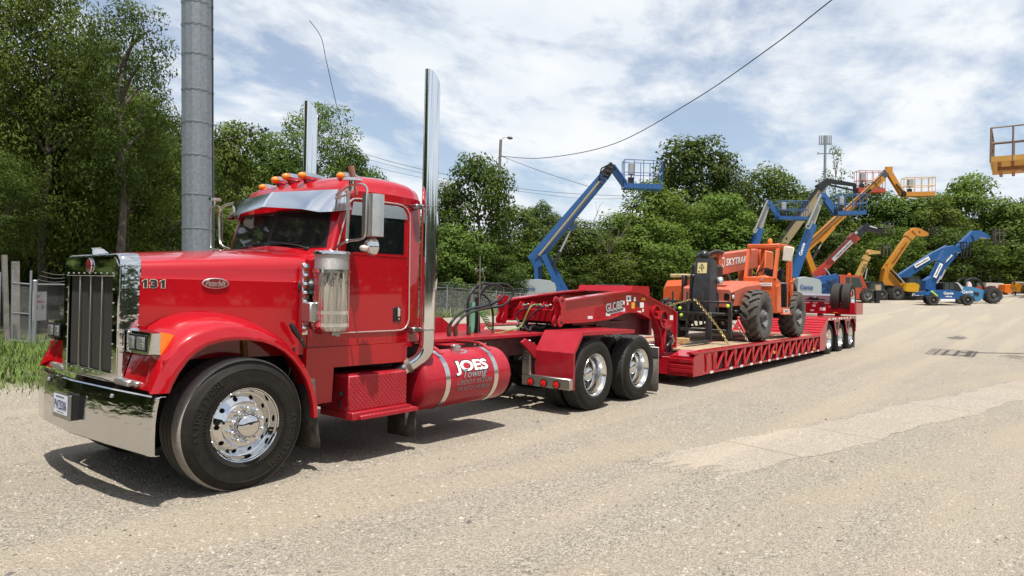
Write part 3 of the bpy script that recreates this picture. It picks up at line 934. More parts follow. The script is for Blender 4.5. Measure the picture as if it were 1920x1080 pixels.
# the wood carries on behind and past both ends of the frame
def far_woods():
    me0, _ = crown('round_b')
    import array
    vs = array.array('f', [0.0]) * (len(me0.vertices) * 3); me0.vertices.foreach_get('co', vs)
    nq = len(me0.polygons)
    rr = random.Random(21)
    spots = []
    for k in range(40):
        u = -700 + k * 78
        d = 62 if u < 700 else lerp(75, 105, clamp((u - 700) / 900))
        d *= 1 if u > 300 else lerp(0.62, 1, clamp((u + 300) / 600))
        p = P(u, 540, d); vt = interp(u, [(-700, 60), (300, 250), (760, 470), (1130, 470), (1200, 380), (1500, 400), (1900, 420), (2600, 380)])
        spots.append((p.x, p.y, P(u, vt, d).z, rr.uniform(4.5, 6.0)))
    for k in range(15):      # the verge trees carry on to the left of the view and show in the chrome
        spots.append((-5.0 - 2.6 * k, 15.0 - 0.5 * k + rr.uniform(-1, 1), rr.uniform(9, 13), rr.uniform(3.2, 4.0)))
    for k in range(34):      # and close the yard on the far side of the camera
        a = radians(190 + 160 * k / 33)
        spots.append((8 + 72 * cos(a), 5 + 78 * sin(a), rr.uniform(9, 14), rr.uniform(5, 7)))
    verts, faces = [], []
    for x, y, zt, r in spots:
        g = gz(x, y); sz = (zt - g) / 2; a = rr.uniform(0, 6.28); ca, sa = cos(a), sin(a)
        n = len(verts); step = 3
        for q in range(0, nq, step):
            b0 = q * 12
            cxm = sum(vs[b0 + 3 * j] for j in range(4)) / 4; cym = sum(vs[b0 + 3 * j + 1] for j in range(4)) / 4; czm = sum(vs[b0 + 3 * j + 2] for j in range(4)) / 4
            for j in range(4):
                px = cxm + (vs[b0 + 3 * j] - cxm) * 1.7; py = cym + (vs[b0 + 3 * j + 1] - cym) * 1.7; pz = czm + (vs[b0 + 3 * j + 2] - czm) * 1.7
                verts.append((x + r * (px * ca - py * sa), y + r * (px * sa + py * ca), g + sz * (1 + pz)))
        faces += [(n + 4 * i, n + 4 * i + 1, n + 4 * i + 2, n + 4 * i + 3) for i in range((len(verts) - n) // 4)]
    me = bpy.data.meshes.new('far_woods'); me.from_pydata(verts, [], faces); me.materials.append(leaf_dark); me.update()
    o = link('far_woods', me); tag(o, 'dense green wood standing behind the yard', kind='stuff')
far_woods()

# bare dead tree by the tall blue boom
def bare_tree(u, vtop, d, label, seed):
    rr = random.Random(seed)
    top = P(u, vtop, d); g = gz(top.x, top.y); h = top.z - g
    t = thing('bare_tree', label, 'tree', (top.x, top.y, g), 'dead bare trees')
    mb = MB()
    def br(p, dirv, L, r, lev):
        e = p + dirv * L
        mid = (p + e) / 2 + Vector((rr.gauss(0, .05), rr.gauss(0, .05), 0)) * L
        mb.tube([p, mid, e], [r, r * .8, r * .5], 5)
        if lev == 0: return
        for _ in range(4):
            nd = (dirv + Vector((rr.gauss(0, .45), rr.gauss(0, .45), rr.gauss(.15, .2)))).normalized()
            br(p.lerp(e, rr.uniform(.35, 1)), nd, L * rr.uniform(.4, .65), r * .5, lev - 1)
    br(Vector((0, 0, -.1)), Vector((0.03, 0, 1)), h * .55, 0.10, 3)
    obj('trunk', mb, bark_pale, t, world=False)
bare_tree(1140, 352, 56, 'bare dead tree with grey twigs under the raised blue basket', 5)
bare_tree(1105, 400, 57, 'small bare dead tree left of the larger dead one', 8)

# ------------------------------------------------------------------ grass along the left verge
def grass():
    mats = [pm('grass_blades', (0.10, 0.165, 0.020), 0.7, var=0.35, vscale=2), pm('dry_grass', (0.24, 0.21, 0.10), 0.8, var=0.3, vscale=2)]
    rr = random.Random(4)
    mb = MB()
    def blade(x, y, h, w, mi):
        a = rr.uniform(0, 6.28); lx, ly = cos(a) * h * rr.uniform(.2, .8), sin(a) * h * rr.uniform(.2, .8)
        px, py = -sin(a) * w, cos(a) * w
        z = gz(x, y)
        mb.add([(x - px, y - py, z), (x + px, y + py, z), (x + lx * .4 + px * .7, y + ly * .4 + py * .7, z + h * .62), (x + lx * .4 - px * .7, y + ly * .4 - py * .7, z + h * .62), (x + lx, y + ly, z + h)],
               [(0, 1, 2, 3), (3, 2, 4)], mi)
    for _ in range(30000):
        u = rr.uniform(-60, 300); d = rr.uniform(9.6, 19)
        p = P(u, 640, d); x, y = p.x, p.y
        if y < 6.4: continue
        edge = 0.5 + 0.5 * sin(x * 1.3 + y * .8) * sin(y * 1.1 - x * .4)
        if d < 12.5 and rr.random() > edge * (d - 9.6) / 2.9: continue
        if rr.random() > 0.25 + 0.9 * edge: continue
        h = rr.uniform(.03, .10) * (0.6 + edge) * (1.0 if d < 14.5 else 2.4 if rr.random() < .3 else 1.4)
        blade(x, y, h, rr.uniform(.004, .009), 0 if rr.random() < .94 else 1)
    for _ in range(9000):      # the verge carries on to the left of the view
        blade(rr.uniform(-26, 1.0), rr.uniform(8.3, 13.5), rr.uniform(.06, .22), rr.uniform(.012, .03), 0 if rr.random() < .92 else 1)
    for _ in range(4500):       # tufts along the foot of the fence
        u = rr.uniform(300, 1000); d = interp(u, [(300, 25), (860, 39.5), (990, 43)]) + rr.uniform(-1.5, 2.5)
        p = P(u, 600, d)
        blade(p.x, p.y, rr.uniform(.15, .55), rr.uniform(.01, .025), 0 if rr.random() < .8 else 1)
    o = obj('grass', mb, mats, smooth=False)
    tag(o, 'rough green grass on the verge before the chain-link gate', kind='stuff')
grass()

# ------------------------------------------------------------------ big steel pole
galv = pm('galvanised_steel', (0.195, 0.222, 0.245), 0.55, 0.35, var=0.20, vscale=14)
galv_d = pm('galvanised_band', (0.30, 0.32, 0.33), 0.5, 0.5)
def steel_pole():
    d = 15.0
    b = P(371.5, 700, d); x, y = b.x, b.y
    top = P(369.0, -420, d)
    r0 = 28.3 * d / FPX
    t = thing('utility_pole', 'massive grey galvanised steel pole standing behind the lorry hood', 'pole', (x, y, 0))
    ax = (Vector((top.x, top.y, top.z)) - Vector((x, y, 0)))
    def at_z(z): return Vector((x, y, 0)) + ax * (z / ax.z)
    mb = MB(); mb.cyl(at_z(-.3), at_z(top.z), r0 * 1.0, r0 * .95, 14)
    obj('shaft', mb, galv, t, smooth=False)
    for v in (8, 50, 105, 171, 231, 292, 365, 428):
        z = P(371, v + 1, d).z
        mb = MB(); mb.lathe([(r0 * .99, -.008), (r0 * 1.008, -.006), (r0 * 1.008, .006), (r0 * .99, .008)], at_z(z), 'z', 28)
        obj('band', mb, galv_d, t)
    mb = MB()
    off = RIGHT * (r0 * 1.0) - FWD * (r0 * .02)
    mb.tube([at_z(z) + off for z in (1, 3, 5, 7, 9, top.z)], .012, 6)
    obj('cable', mb, black, t)
steel_pole()

# ------------------------------------------------------------------ chain-link fence
wire = pm('fence_wire', (0.26, 0.27, 0.27), 0.5, 0.5)
def chain_panel(name, parent, a, b, za0, za1, zb0, zb1, pitch=0.075, r=0.0022):
    """woven wire between two posts: straight strands in both diagonals"""
    a, b = Vector(a), Vector(b)
    L = (b - a).length; dx = (b - a) / L
    mb = MB()
    H = za1 - za0
    n = int((L + H) / pitch)
    nrm = Vector((-dx.y, dx.x, 0))
    for k in range(n):
        for sg in (1, -1):
            s0 = -H + k * pitch
            s1 = s0 + H
            if sg < 0: s0, s1 = s1, s0
            t0, t1 = 0.0, 1.0
            # clip against the ends of the panel
            lo, hi = min(s0, s1), max(s0, s1)
            def par(s): return (s - s0) / (s1 - s0)
            c0, c1 = max(lo, 0), min(hi, L)
            if c1 - c0 < 0.02: continue
            ta, tb = sorted((par(c0), par(c1)))
            def pt(tt):
                s = s0 + (s1 - s0) * tt
                f = s / L
                return a + dx * s + Vector((0, 0, lerp(lerp(za0, zb0, f), lerp(za1, zb1, f), tt))) + nrm * (0.003 * sg)
            p, q = pt(ta), pt(tb)
            w = Vector((0, 0, r)); m_ = nrm * r
            mb.add([p - w, p + m_, p + w, p - m_, q - w, q + m_, q + w, q - m_], [(0, 1, 5, 4), (1, 2, 6, 5), (2, 3, 7, 6), (3, 0, 4, 7)])
    return obj(name, mb, wire, parent, smooth=False, kind='stuff')

def fence():
    pts = []
    ds = lambda u: interp(u, [(-200, 14.8), (65, 17.3), (200, 20), (400, 25.2), (620, 31.5), (860, 39), (1010, 44), (1120, 48)])
    us = [65, 125, 180, 250, 330, 410, 490, 570, 640, 705, 770, 838, 885, 930, 975, 1015, 1060, 1105]
    t = thing('chain_link_fence', 'long grey chain-link fence topped with barbed wire behind the lorry', 'fence', tuple(P(65, 640, ds(65)).xy) + (0,))
    info = []
    for u in us:
        p = P(u, 560, ds(u)); z0 = gz(p.x, p.y)
        zt = P(u, interp(u, [(65, 531), (840, 538.5), (990, 551), (1110, 562)]), ds(u)).z
        info.append((p.x, p.y, z0, zt))
    for i, (x, y, z0, zt) in enumerate(info):
        mb = MB(); r_ = 0.055 if i == 0 else 0.032
        mb.cyl((x, y, z0 - .2), (x, y, zt + .04), r_, n=10); mb.ball((x, y, zt + .05), r_ * 1.15, 8, (1, 1, .7))
        if i: mb.beam((x, y, zt), (x + .12, y - .10, zt + .30), .03, .012)
        obj('post', mb, galv_d, t)
        if i + 1 < len(info):
            x2, y2, z2, zt2 = info[i + 1]
            mb = MB(); mb.cyl((x, y, zt - .03), (x2, y2, zt2 - .03), .021, n=8); obj('top_rail', mb, galv_d, t)
            mb = MB(); mb.cyl((x, y, z0 + .12), (x2, y2, z2 + .12), .015, n=6); obj('bottom_rail', mb, galv_d, t)
            if i < 14:
                chain_panel('wire_mesh', t, (x, y, 0), (x2, y2, 0), z0 + .05, zt - .02, z2 + .05, zt2 - .02, 0.075 if i < 4 else 0.09, 0.0020 if i < 4 else 0.0032)
    for k, (o_, h_) in enumerate(((.04, .10), (.08, .20), (.12, .30))):
        mb = MB()
        path = []
        for (x, y, z0, zt) in info: path.append((x + o_, y - o_ * .83, zt + h_))
        pp = []
        for a, b in zip(path, path[1:]):
            for j in range(6):
                f = j / 6; pp.append(Vector(a).lerp(Vector(b), f) + Vector((0, 0, -.07 * sin(pi * f))))
        mb.tube(pp, .006, 5); obj('barbed_wire', mb, wire, t)
    # the gate: two leaves of pipe frame
    g = thing('chain_link_gate', 'grey pipe framed chain-link gate at the left edge, ajar', 'gate', tuple(P(40, 640, 17.0).xy) + (0,))
    def leaf(u0, u1, d0, d1, v_top):
        a = P(u0, 600, d0); b = P(u1, 600, d1); zt = P(u0, v_top, d0).z; zt2 = P(u1, v_top + 2, d1).z
        mb = MB()
        mb.cyl((a.x, a.y, .1), (a.x, a.y, zt), .026, n=8); mb.cyl((b.x, b.y, .1), (b.x, b.y, zt2), .026, n=8)
        mb.cyl((a.x, a.y, zt - .35), (b.x, b.y, zt2 - .35), .021, n=8); mb.cyl((a.x, a.y, .14), (b.x, b.y, .14), .021, n=8); mb.cyl((a.x, a.y, .85), (b.x, b.y, .85), .018, n=8)
        obj('frame', mb, galv_d, g)
        chain_panel('wire_mesh', g, (a.x, a.y, 0), (b.x, b.y, 0), .14, zt - .36, .14, zt2 - .36, 0.085, 0.0018)
    leaf(22, 56, 17.6, 17.2, 505)
    leaf(-60, -2, 16.4, 17.3, 508)
    for i, (u, d, v, w, lab) in enumerate(((8, 17.5, 478, .11, 'grey timber post leaning left of the gate, shorter of the two'), (29, 18.2, 490, .16, 'broad grey timber post behind the gate'))):
        a = P(u + (6 if i == 0 else 0), 660, d); tp = P(u, v, d)
        pz = thing('timber_post', lab, 'post', (a.x, a.y, 0))
        mb = MB(); mb.taper((a.x, a.y, -.3), (tp.x, tp.y, tp.z), w, w, w * .95, w * .95, up=(1, 0, 0)); obj('post_shaft', mb, pm('weathered_timber', (0.20, 0.185, 0.16), 0.9, var=0.3, vscale=5), pz, smooth=False)
    # sign hung on the fence
    a = P(66, 580, 17.28); b = P(91, 580, 17.9)
    zt, zb = P(78, 547, 17.5).z, P(78, 601, 17.5).z
    sg = thing('fence_sign', 'faded white warning sign with red lettering hung on the chain-link fence', 'sign', (a.x, a.y, zb))
    a -= FWD * .09; b -= FWD * .09
    mb = MB(); mb.beam(((a.x), a.y, (zt + zb) / 2), (b.x, b.y, (zt + zb) / 2), .008, zt - zb); obj('sign_board', mb, pm('faded_sign', (0.46, 0.45, 0.46), 0.6, var=0.12, vscale=4), sg, smooth=False)
    rt = (b - a); rt.z = 0; rt.normalize(); nb = Vector((rt.y, -rt.x, 0)) * .008
    c = (a + b) / 2 + nb
    rs = pm('faded_red_ink', (0.40, 0.09, 0.09), 0.6)
    for zz, x0_, x1_, n_, h_, m_ in ((zt - .12, -.17, -.02, 3, .075, rs), (zt - .26, -.18, .20, 8, .055, rs), (zt - .40, -.17, -.09, 1, .11, ink), (zt - .40, .11, .17, 1, .13, ink)):
        o_ = Vector((c.x, c.y, zz)); marks('sign_print', o_ + rt * x0_, o_ + rt * x1_, (0, 0, 1), n_, h_, m_, sg, seed=n_)
fence()

# ------------------------------------------------------------------ street lamp, cables, phone mast
def street_lamp():
    d = 62
    a, b = P(932, 420, d), P(939, 262, d)
    g = gz(a.x, a.y); ax = (b - a)
    foot = a + ax * ((g - a.z) / ax.z)
    t = thing('street_lamp', 'leaning wooden pole with a cobra-head lamp rising above the trees', 'street lamp', tuple(foot))
    mb = MB(); mb.cyl(foot - Vector((0, 0, .3)), b, .17, .13, 10); obj('pole', mb, pm('pole_timber', (0.17, 0.155, 0.14), 0.9, var=0.2), t)
    c = P(953, 257.5, d)
    mb = MB(); mb.tube(smooth_path([b - Vector((0, 0, .2)), P(944, 258, d), c], 4), .035, 6); obj('arm', mb, galv_d, t)
    mb = MB(); mb.ball(P(956, 258.5, d), .34, 10, (1.0, .7, .4)); obj('lamp_head', mb, galv, t)
    mb = MB()
    mb.tube(smooth_path([P(939, 290, d), P(931, 300, d), P(932, 310, d), P(938, 318, d)], 4), .02, 4)
    mb.tube(smooth_path([P(938, 290, d), P(950, 297, d), P(951, 304, d), P(944, 308, d)], 4), .02, 4)
    obj('loose_wire', mb, black, t)
street_lamp()

def cable(label, pts, r, group=None):
    pp = smooth_path([P(*p) for p in pts], 10)
    mb = MB(); mb.tube(pp, r, 5)
    o = obj('overhead_cable', mb, pm('cable_sheath', (0.06, 0.06, 0.065), 0.6))
    tag(o, label, 'cable', group)
cable('thick cable sweeping from the street lamp up to the top right of the sky', [(940, 293, 62), (1020, 296, 58), (1150, 270, 50), (1300, 188, 42), (1450, 85, 35), (1562, -2, 30), (1720, -120, 26)], .03)
cable('thin cable running from the street lamp down behind the blue boom', [(940, 293, 62), (1020, 323, 60), (1105, 350, 58)], .022)
cable('upper of the paired wires passing behind the cab and the exhaust stacks', [(395, 233, 70), (480, 243, 70), (620, 270, 72), (740, 305, 76), (850, 330, 80), (965, 352, 84), (1060, 362, 88), (1180, 368, 92)], .025, 'wires behind the exhaust stacks')
cable('middle of the three wires passing behind the near exhaust stack', [(600, 275, 70), (740, 312, 76), (850, 338, 80), (970, 358, 84), (1090, 372, 88), (1180, 372, 92)], .02, 'wires behind the exhaust stacks')
cable('lowest of the three wires passing behind the near exhaust stack', [(600, 282, 70), (735, 321, 76), (820, 338, 80), (900, 352, 84)], .02, 'wires behind the exhaust stacks')
def insulators():
    d = 70
    c = P(492, 243, d)
    t = thing('insulator_arm', 'dark cross arm with insulators on the wires left of the far exhaust stack', 'cross arm', tuple(c))
    mb = MB(); mb.beam(P(486, 250, d), P(505, 242, d), .1, .1); obj('arm', mb, black, t)
    mb = MB()
    for u, v in ((478, 251), (484, 250), (490, 243), (498, 241), (493, 247)): mb.ball(P(u, v, d), .16, 8)
    obj('insulator', mb, black, t, kind='stuff')
insulators()

def mast():
    d = 230
    a, b = P(1546.5, 420, d), P(1547.5, 254, d)
    t = thing('phone_mast', 'grey mobile phone mast with clustered antennas rising beyond the trees', 'phone mast', (a.x, a.y, gz(a.x, a.y)))
    mb = MB(); mb.cyl((a.x, a.y, gz(a.x, a.y)), b, .8, .35, 8); obj('mast_shaft', mb, galv, t)
    for lo, hi, w, tone in ((254, 272, 11, 1), (285, 290, 14, 0)):
        c = P(1547.5, (lo + hi) / 2, d)
        for k in range(-3, 4):
            u = 1547.5 + w * k / 3
            mb = MB(); p = P(u, lo, d - abs(k) * .3 if k % 2 else d + 1); q = P(u, hi, d - abs(k) * .3 if k % 2 else d + 1)
            if not tone and k % 3: continue
            mb.beam(q, p, .30, .24, up=FWD); obj('antenna_panel', mb, pm('antenna_grey', (0.20, 0.21, 0.22), 0.5), t, smooth=False)
        mb = MB(); mb.beam(P(1547.5 - w, hi - 2, d), P(1547.5 + w, hi - 2, d), .3, .3); obj('antenna_arm', mb, galv, t, smooth=False)
mast()
# ================================================================== the lorry
YC = 1.22
def onY(u, v, y):
    """point of the upright plane y = const seen at a photograph pixel"""
    d = RIGHT * ((u - 960) / FPX) + DOWN * ((v - 540) / FPX) + FWD
    return CAM + d * ((y - CAM.y) / d.y)
def onX(u, v, x):
    d = RIGHT * ((u - 960) / FPX) + DOWN * ((v - 540) / FPX) + FWD
    return CAM + d * ((x - CAM.x) / d.x)

# ------------------------------------------------------------------ wheels (own frame: axle along y, outside faces -y, rim lip at y = 0)
def rim_disc(mb, r0, r1, y0, y1, nh, hr, depth=0.03, mi=0, hmi=1):
    """annulus with nh round hand holes, walls and a dark floor behind them"""
    rm = (r0 + r1) / 2
    for k in range(nh):
        a = 2 * pi * k / nh; w = pi / nh
        per = [(-w + 2 * w * i / 4, r0) for i in range(5)] + [(w, lerp(r0, r1, i / 4)) for i in (1, 2, 3)] + [(w - 2 * w * i / 4, r1) for i in range(5)] + [(-w, lerp(r1, r0, i / 4)) for i in (1, 2, 3)]
        def pt(t, r, dy=0.0): return (r * cos(a + t), lerp(y0, y1, (r - r0) / (r1 - r0)) + dy, r * sin(a + t))
        n = len(per)
        hole = []
        for t, r in per:
            th = atan2((r - rm), t * rm)
            hole.append((hr * cos(th) / rm, rm + hr * sin(th)))
        vs = [pt(*p) for p in per] + [pt(*p) for p in hole] + [pt(*p, depth) for p in hole]
        mb.add(vs, [(i, (i + 1) % n, n + (i + 1) % n, n + i) for i in range(n)], mi)
        mb.add([pt(*p) for p in hole] + [pt(*p, depth) for p in hole], [(i, (i + 1) % n, n + (i + 1) % n, n + i) for i in range(n)] + [tuple(range(n, 2 * n))], hmi)

def steer_tyre():
    mb = MB()
    side_o = [(.300, .012), (.318, -.006), (.345, -.016), (.352, -.020), (.358, -.017), (.420, -.028), (.470, -.027), (.474, -.030), (.478, -.026), (.515, -.016), (.536, .0), (.545, .010)]
    mb.lathe(side_o, n=72, mi=0)
    mb.lathe([(.545, .010), (.555, .020), (.560, .036), (.5615, .060), (.5615, .072)], n=72, mi=2)
    mb.lathe([(.5615, .072), (.557, .075), (.557, .079), (.5615, .082), (.5615, .128)], n=72, mi=2)
    tr = [(.5615, .128)]
    for g in (.150, .212, .274):
        tr += [(.5615, g - .008), (.549, g - .005), (.549, g + .005), (.5615, g + .008)]
    tr += [(.560, .325), (.555, .348), (.545, .360)]
    mb.lathe(tr, n=72, mi=1)
    mb.lathe([(.545, .360), (.515, .386), (.43, .398), (.34, .385), (.30, .36)], n=48, mi=0)
    # worn outer shoulder rib: paler zig-zag crack lines
    return mb

def tyre_lettering(txt, r, a_mid, span, h, flip=False):
    """raised sidewall letters set round an arc, joined into one mesh"""
    mb = MB()
    n = len(txt)
    for i, ch in enumerate(txt):
        a = radians(a_mid) + radians(span) * (0.5 - (i + .5) / n)
        me = text_mesh(ch, 1.0, 0.02, 0, .02)
        if not me.vertices: continue
        xs = [v.co.x for v in me.vertices]; ys = [v.co.y for v in me.vertices]
        cxm, cym = (max(xs) + min(xs)) / 2, (max(ys) + min(ys)) / 2
        sc = h / .7
        rad = Vector((cos(a), 0, sin(a))); tan_ = Vector((sin(a), 0, -cos(a)))
        vs = []
        for v in me.vertices:
            p = rad * (r + (v.co.y - cym) * sc) + tan_ * ((v.co.x - cxm) * sc)
            vs.append((p.x, -.0285 - (.004 if v.co.z > 0 else 0), p.z))
        mb.add(vs, [tuple(p.vertices) for p in me.polygons])
        bpy.data.meshes.remove(me)
    return mb

groove = pm('sidewall_relief', (0.017, 0.0155, 0.014), 0.6)

def make_steer_wheel(parent, loc, rz=0.0):
    w = sub_empty('wheel', parent, loc, rz)
    obj('tyre', steer_tyre(), [rubber, tread, scuffed], w, world=False)
    obj('raised_lettering', tyre_lettering('BRIDGESTONE', .445, 155, 72, .042), groove, w, world=False, smooth=False, kind='stuff')
    obj('raised_lettering', tyre_lettering('BRIDGESTONE', .445, -28, 70, .042), groove, w, world=False, smooth=False, kind='stuff')
    mb = MB()
    for k in range(84):
        a = 2 * pi * k / 84
        rot = Matrix.Rotation(-a, 3, 'Y')
        mb.box(rot @ Vector((.372, -.0215, 0)), (.030, .006, .012), rot)
    obj('sidewall_rib', mb, rubber, w, world=False, smooth=False, kind='stuff')
    mb = MB()
    mb.lathe([(.288, .06), (.300, .014), (.306, -.004), (.313, -.008), (.316, -.002), (.312, .006), (.302, .012), (.298, .02)], n=64)
    mb.lathe([(.300, .004), (.293, .006), (.285, .022), (.278, .050), (.272, .064), (.262, .068)], n=64)
    rim_disc(mb, .196, .262, .030, .068, 10, .0205)
    mb.lathe([(.196, .030), (.186, .018), (.180, .012), (.100, .012)], n=64)
    obj('rim', mb, [chrome, void], w, world=False)
    nut = MB(); nut.cyl((0, .012, 0), (0, .0, 0), .023, n=12); nut.cyl((0, 0, 0), (0, -.042, 0), .0175, .0165, 12); nut.cyl((0, -.042, 0), (0, -.048, 0), .0165, .011, 12)
    nm = nut.mesh('lug_nut', alum)
    for k in range(10):
        a = 2 * pi * (k + .5) / 10
        o = link('lug_nut', nm, w); o.location = (.1425 * cos(a), 0, .1425 * sin(a))
    hb = MB(); hb.lathe([(.118, .012), (.118, -.012), (.113, -.018), (.108, -.03), (.098, -.062), (.075, -.085), (.04, -.096), (.0005, -.099)], n=40)
    for k in range(8):
        a = 2 * pi * k / 8; rot = Matrix.Rotation(-a, 3, 'Y'); hb.box(rot @ Vector((.115, -.012, 0)), (.014, .016, .02), rot, .003)
    obj('hub_cap', hb, chrome, w, world=False)
    return w

def drive_tyre(width=.265, R_=.524):
    mb = MB()
    mb.lathe([(.300, .010), (.318, -.004), (.350, -.012), (.356, -.016), (.362, -.012), (.43, -.022), (.478, -.014), (R_ - .022, .004), (R_ - .012, .012)], n=56, mi=0)
    tr = [(R_ - .012, .012), (R_ - .004, .022)]
    for f in (.2, .4, .6, .8):
        g = .02 + (width - .04) * f
        tr += [(R_, g - .007), (R_ - .012, g - .004), (R_ - .012, g + .004), (R_, g + .007)]
    tr += [(R_ - .004, width - .022), (R_ - .012, width - .012)]
    mb.lathe(tr, n=56, mi=1)
    mb.lathe([(R_ - .012, width - .012), (.478, width + .014), (.40, width + .02), (.33, width + .004), (.30, width - .012)], n=40, mi=0)
    # tread blocks
    for row in range(5):
        g0 = .02 + (width - .04) * (row * .2)
        for k in range(44):
            a = 2 * pi * (k + .5 * (row % 2)) / 44
            rot = Matrix.Rotation(-a, 3, 'Y')
            mb.box(rot @ Vector((R_ + .002, g0 + (width - .04) * .1, 0)), (.008, (width - .04) * .2 - .016, .058), rot, mi=1)
    return mb

def make_drive_wheel(parent, loc, rz=0.0):
    w = sub_empty('wheel', parent, loc, rz)
    obj('tyre', drive_tyre(), [rubber, tread_dark], w, world=False)
    mb = MB()
    mb.lathe([(.298, .02), (.306, -.004), (.313, -.008), (.316, -.002), (.310, .006), (.300, .010), (.292, .02), (.284, .045), (.274, .075), (.266, .135), (.258, .175), (.250, .185)], n=56)
    obj('rim', mb, alum, w, world=False)
    mb = MB(); rim_disc(mb, .185, .2502, .20, .185, 10, .0205)
    mb.lathe([(.185, .20), (.175, .205), (.10, .205)], n=40)
    obj('wheel_disc', mb, [pm('shaded_dusty_disc', (.10, .095, .085), .45, .6, var=.3, dust=.2), void], w, world=False)  # polished disc coloured dark for the shade deep in the dish, with dust
    nut = MB(); nut.cyl((0, .205, 0), (0, .175, 0), .0175, n=8)
    nm = nut.mesh('lug_nut', steel)
    for k in range(10):
        a = 2 * pi * (k + .5) / 10
        o = link('lug_nut', nm, w); o.location = (.1425 * cos(a), 0, .1425 * sin(a))
    hb = MB(); hb.lathe([(.104, .205), (.104, .115), (.096, .098), (.07, .084), (.03, .078), (.0005, .077)], n=32)
    obj('hub_cap', hb, chrome, w, world=False)
    iw = MB(); iw.lathe([(.29, .0), (.25, .10), (.05, .12)], n=24)
    return w

def build_truck():
    t = thing('semi_truck', 'glossy red long-nosed day cab tractor with chrome bumper and twin tall stacks', 'truck', (0, YC, 0))
    O = lambda name, mb, mat, par=t, **k: obj(name, mb, mat, par, **k)
    # ---------------- chassis, dark underneath
    mb = MB()
    for y in (.80, 1.56):
        mb.bx(-.72, 7.75, y, y + .08, .80, 1.055, .008)
    for x in (-.5, .9, 2.2, 3.4, 4.6, 5.4, 6.6, 7.5): mb.bx(x, x + .1, .86, 1.58, .84, 1.02)
    O('frame_rail', mb, pm('maroon_frame', (0.055, 0.008, 0.012), 0.5, var=.2, dust=.12))
    mb = MB()
    mb.beam((0, .35, .50), (0, 2.09, .50), .12, .12, b=.02)          # steer axle
    for y in (.78, 1.60): mb.bx(-.62, .62, y, y + .09, .60, .68, .01); mb.bx(-.62, .62, y, y + .09, .69, .74, .01)
    for x in (5.503, 6.859):
        mb.cyl((x, .5, .52), (x, 1.94, .52), .075, n=12); mb.ball((x, YC, .52), .22, 14, (1, 1, 1))
    mb.bx(5.4, 6.9, .76, .86, .60, .72, .01); mb.bx(5.4, 6.9, 1.58, 1.68, .60, .72, .01)
    mb.cyl((1.2, YC, .72), (5.3, YC, .6), .06, n=10)
    mb.bx(-.35, .85, .95, 1.5, .48, 1.1, .05); mb.bx(.85, 2.2, 1.0, 1.45, .5, .95, .05)
    mb.bx(-.7, -.62, .78, 1.66, .5, .95, .02)
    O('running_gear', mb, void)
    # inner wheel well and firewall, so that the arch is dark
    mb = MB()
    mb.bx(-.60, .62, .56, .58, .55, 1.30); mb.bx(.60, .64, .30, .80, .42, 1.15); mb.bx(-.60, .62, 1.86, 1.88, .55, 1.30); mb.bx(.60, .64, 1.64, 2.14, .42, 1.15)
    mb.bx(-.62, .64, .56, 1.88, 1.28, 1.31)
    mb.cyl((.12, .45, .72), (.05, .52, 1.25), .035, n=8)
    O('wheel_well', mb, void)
    mb = MB(); mb.cyl((.20, .36, .62), (.16, .40, 1.24), .028, n=8); O('shock_absorber', mb, pm('worn_yellow', (.28, .18, .03), .6, var=.3))
    # ---------------- wheels
    fw = make_steer_wheel(t, (0, .062, .545))
    fr = copy_tree(fw, t); fr.location = (0, 2.44 - .062, .545); fr.rotation_euler = (0, 0, pi)
    dw = make_drive_wheel(t, (5.503, 0, .518))
    for x, y, rz in ((6.859, 0, 0), (5.503, 2.44, pi), (6.859, 2.44, pi)):
        c = copy_tree(dw, t); c.location = (x, y, .518); c.rotation_euler = (0, 0, rz)
    tm = drive_tyre().mesh('tyre', [rubber, tread_dark])
    for x in (5.503, 6.859):
        for y, rz in ((.335, 0), (2.105, pi)):
            w = sub_empty('wheel', t, (x, y, .518), rz); o = link('tyre', tm, w)
            d = link('rim', MB().lathe([(.30, .02), (.29, .1), (.05, .12)], n=24).mesh('rim', steel), w)
    # ---------------- bumper
    def bump_x(y):
        a = abs(y - YC)
        return interp(a, [(0, -.93), (.70, -.885), (1.16, -.79), (1.20, -.772), (1.22, -.745)])
    ys = [0, .02, .06, .2, .40, .49, .515, .54, .7, .95, 1.22]
    ys = ys + [2.44 - y for y in ys[-2::-1]]
    secs = []
    for y in ys:
        x = bump_x(y); a = abs(y - YC)
        zt = interp(a, [(0, .885), (.7, .882), (1.22, .862)]); zb = interp(a, [(0, .452), (.7, .448), (1.22, .418)])
        secs.append([(x + .05, y, zt + .004), (x + .018, y, zt + .006), (x + .004, y, zt - .002), (x, y, zt - .02), (x - .014, y, lerp(zt, zb, .22)), (x - .024, y, lerp(zt, zb, .45)), (x - .026, y, lerp(zt, zb, .7)), (x - .024, y, zb + .01), (x - .014, y, zb), (x + .012, y, zb)])
    mb = MB(); mb.loft(secs)
    bm_ = O('bumper', mb, pm('bumper_chrome', (.62, .62, .62), .06, 1.0, bump=.28, bscale=4.5, bstretch=(1, 1, 3.2), rvar=.04), angle=24)
    md = bm_.modifiers.new('thickness', 'SOLIDIFY'); md.thickness = .006; md.offset = -1
    bolt = MB(); bolt.ball((0, 0, 0), .017, 10, (.8, 1, 1)); bmesh_bolt = bolt.mesh('bolt', chrome)
    for y, z in ((.50, .835), (.50, .60), (.57, .585), (1.86, .835), (1.86, .62), (1.93, .60)):
        o = link('bolt', bmesh_bolt, bm_); o.matrix_parent_inverse = world_of(bm_).inverted(); o.location = (bump_x(y) - .006, y, z)
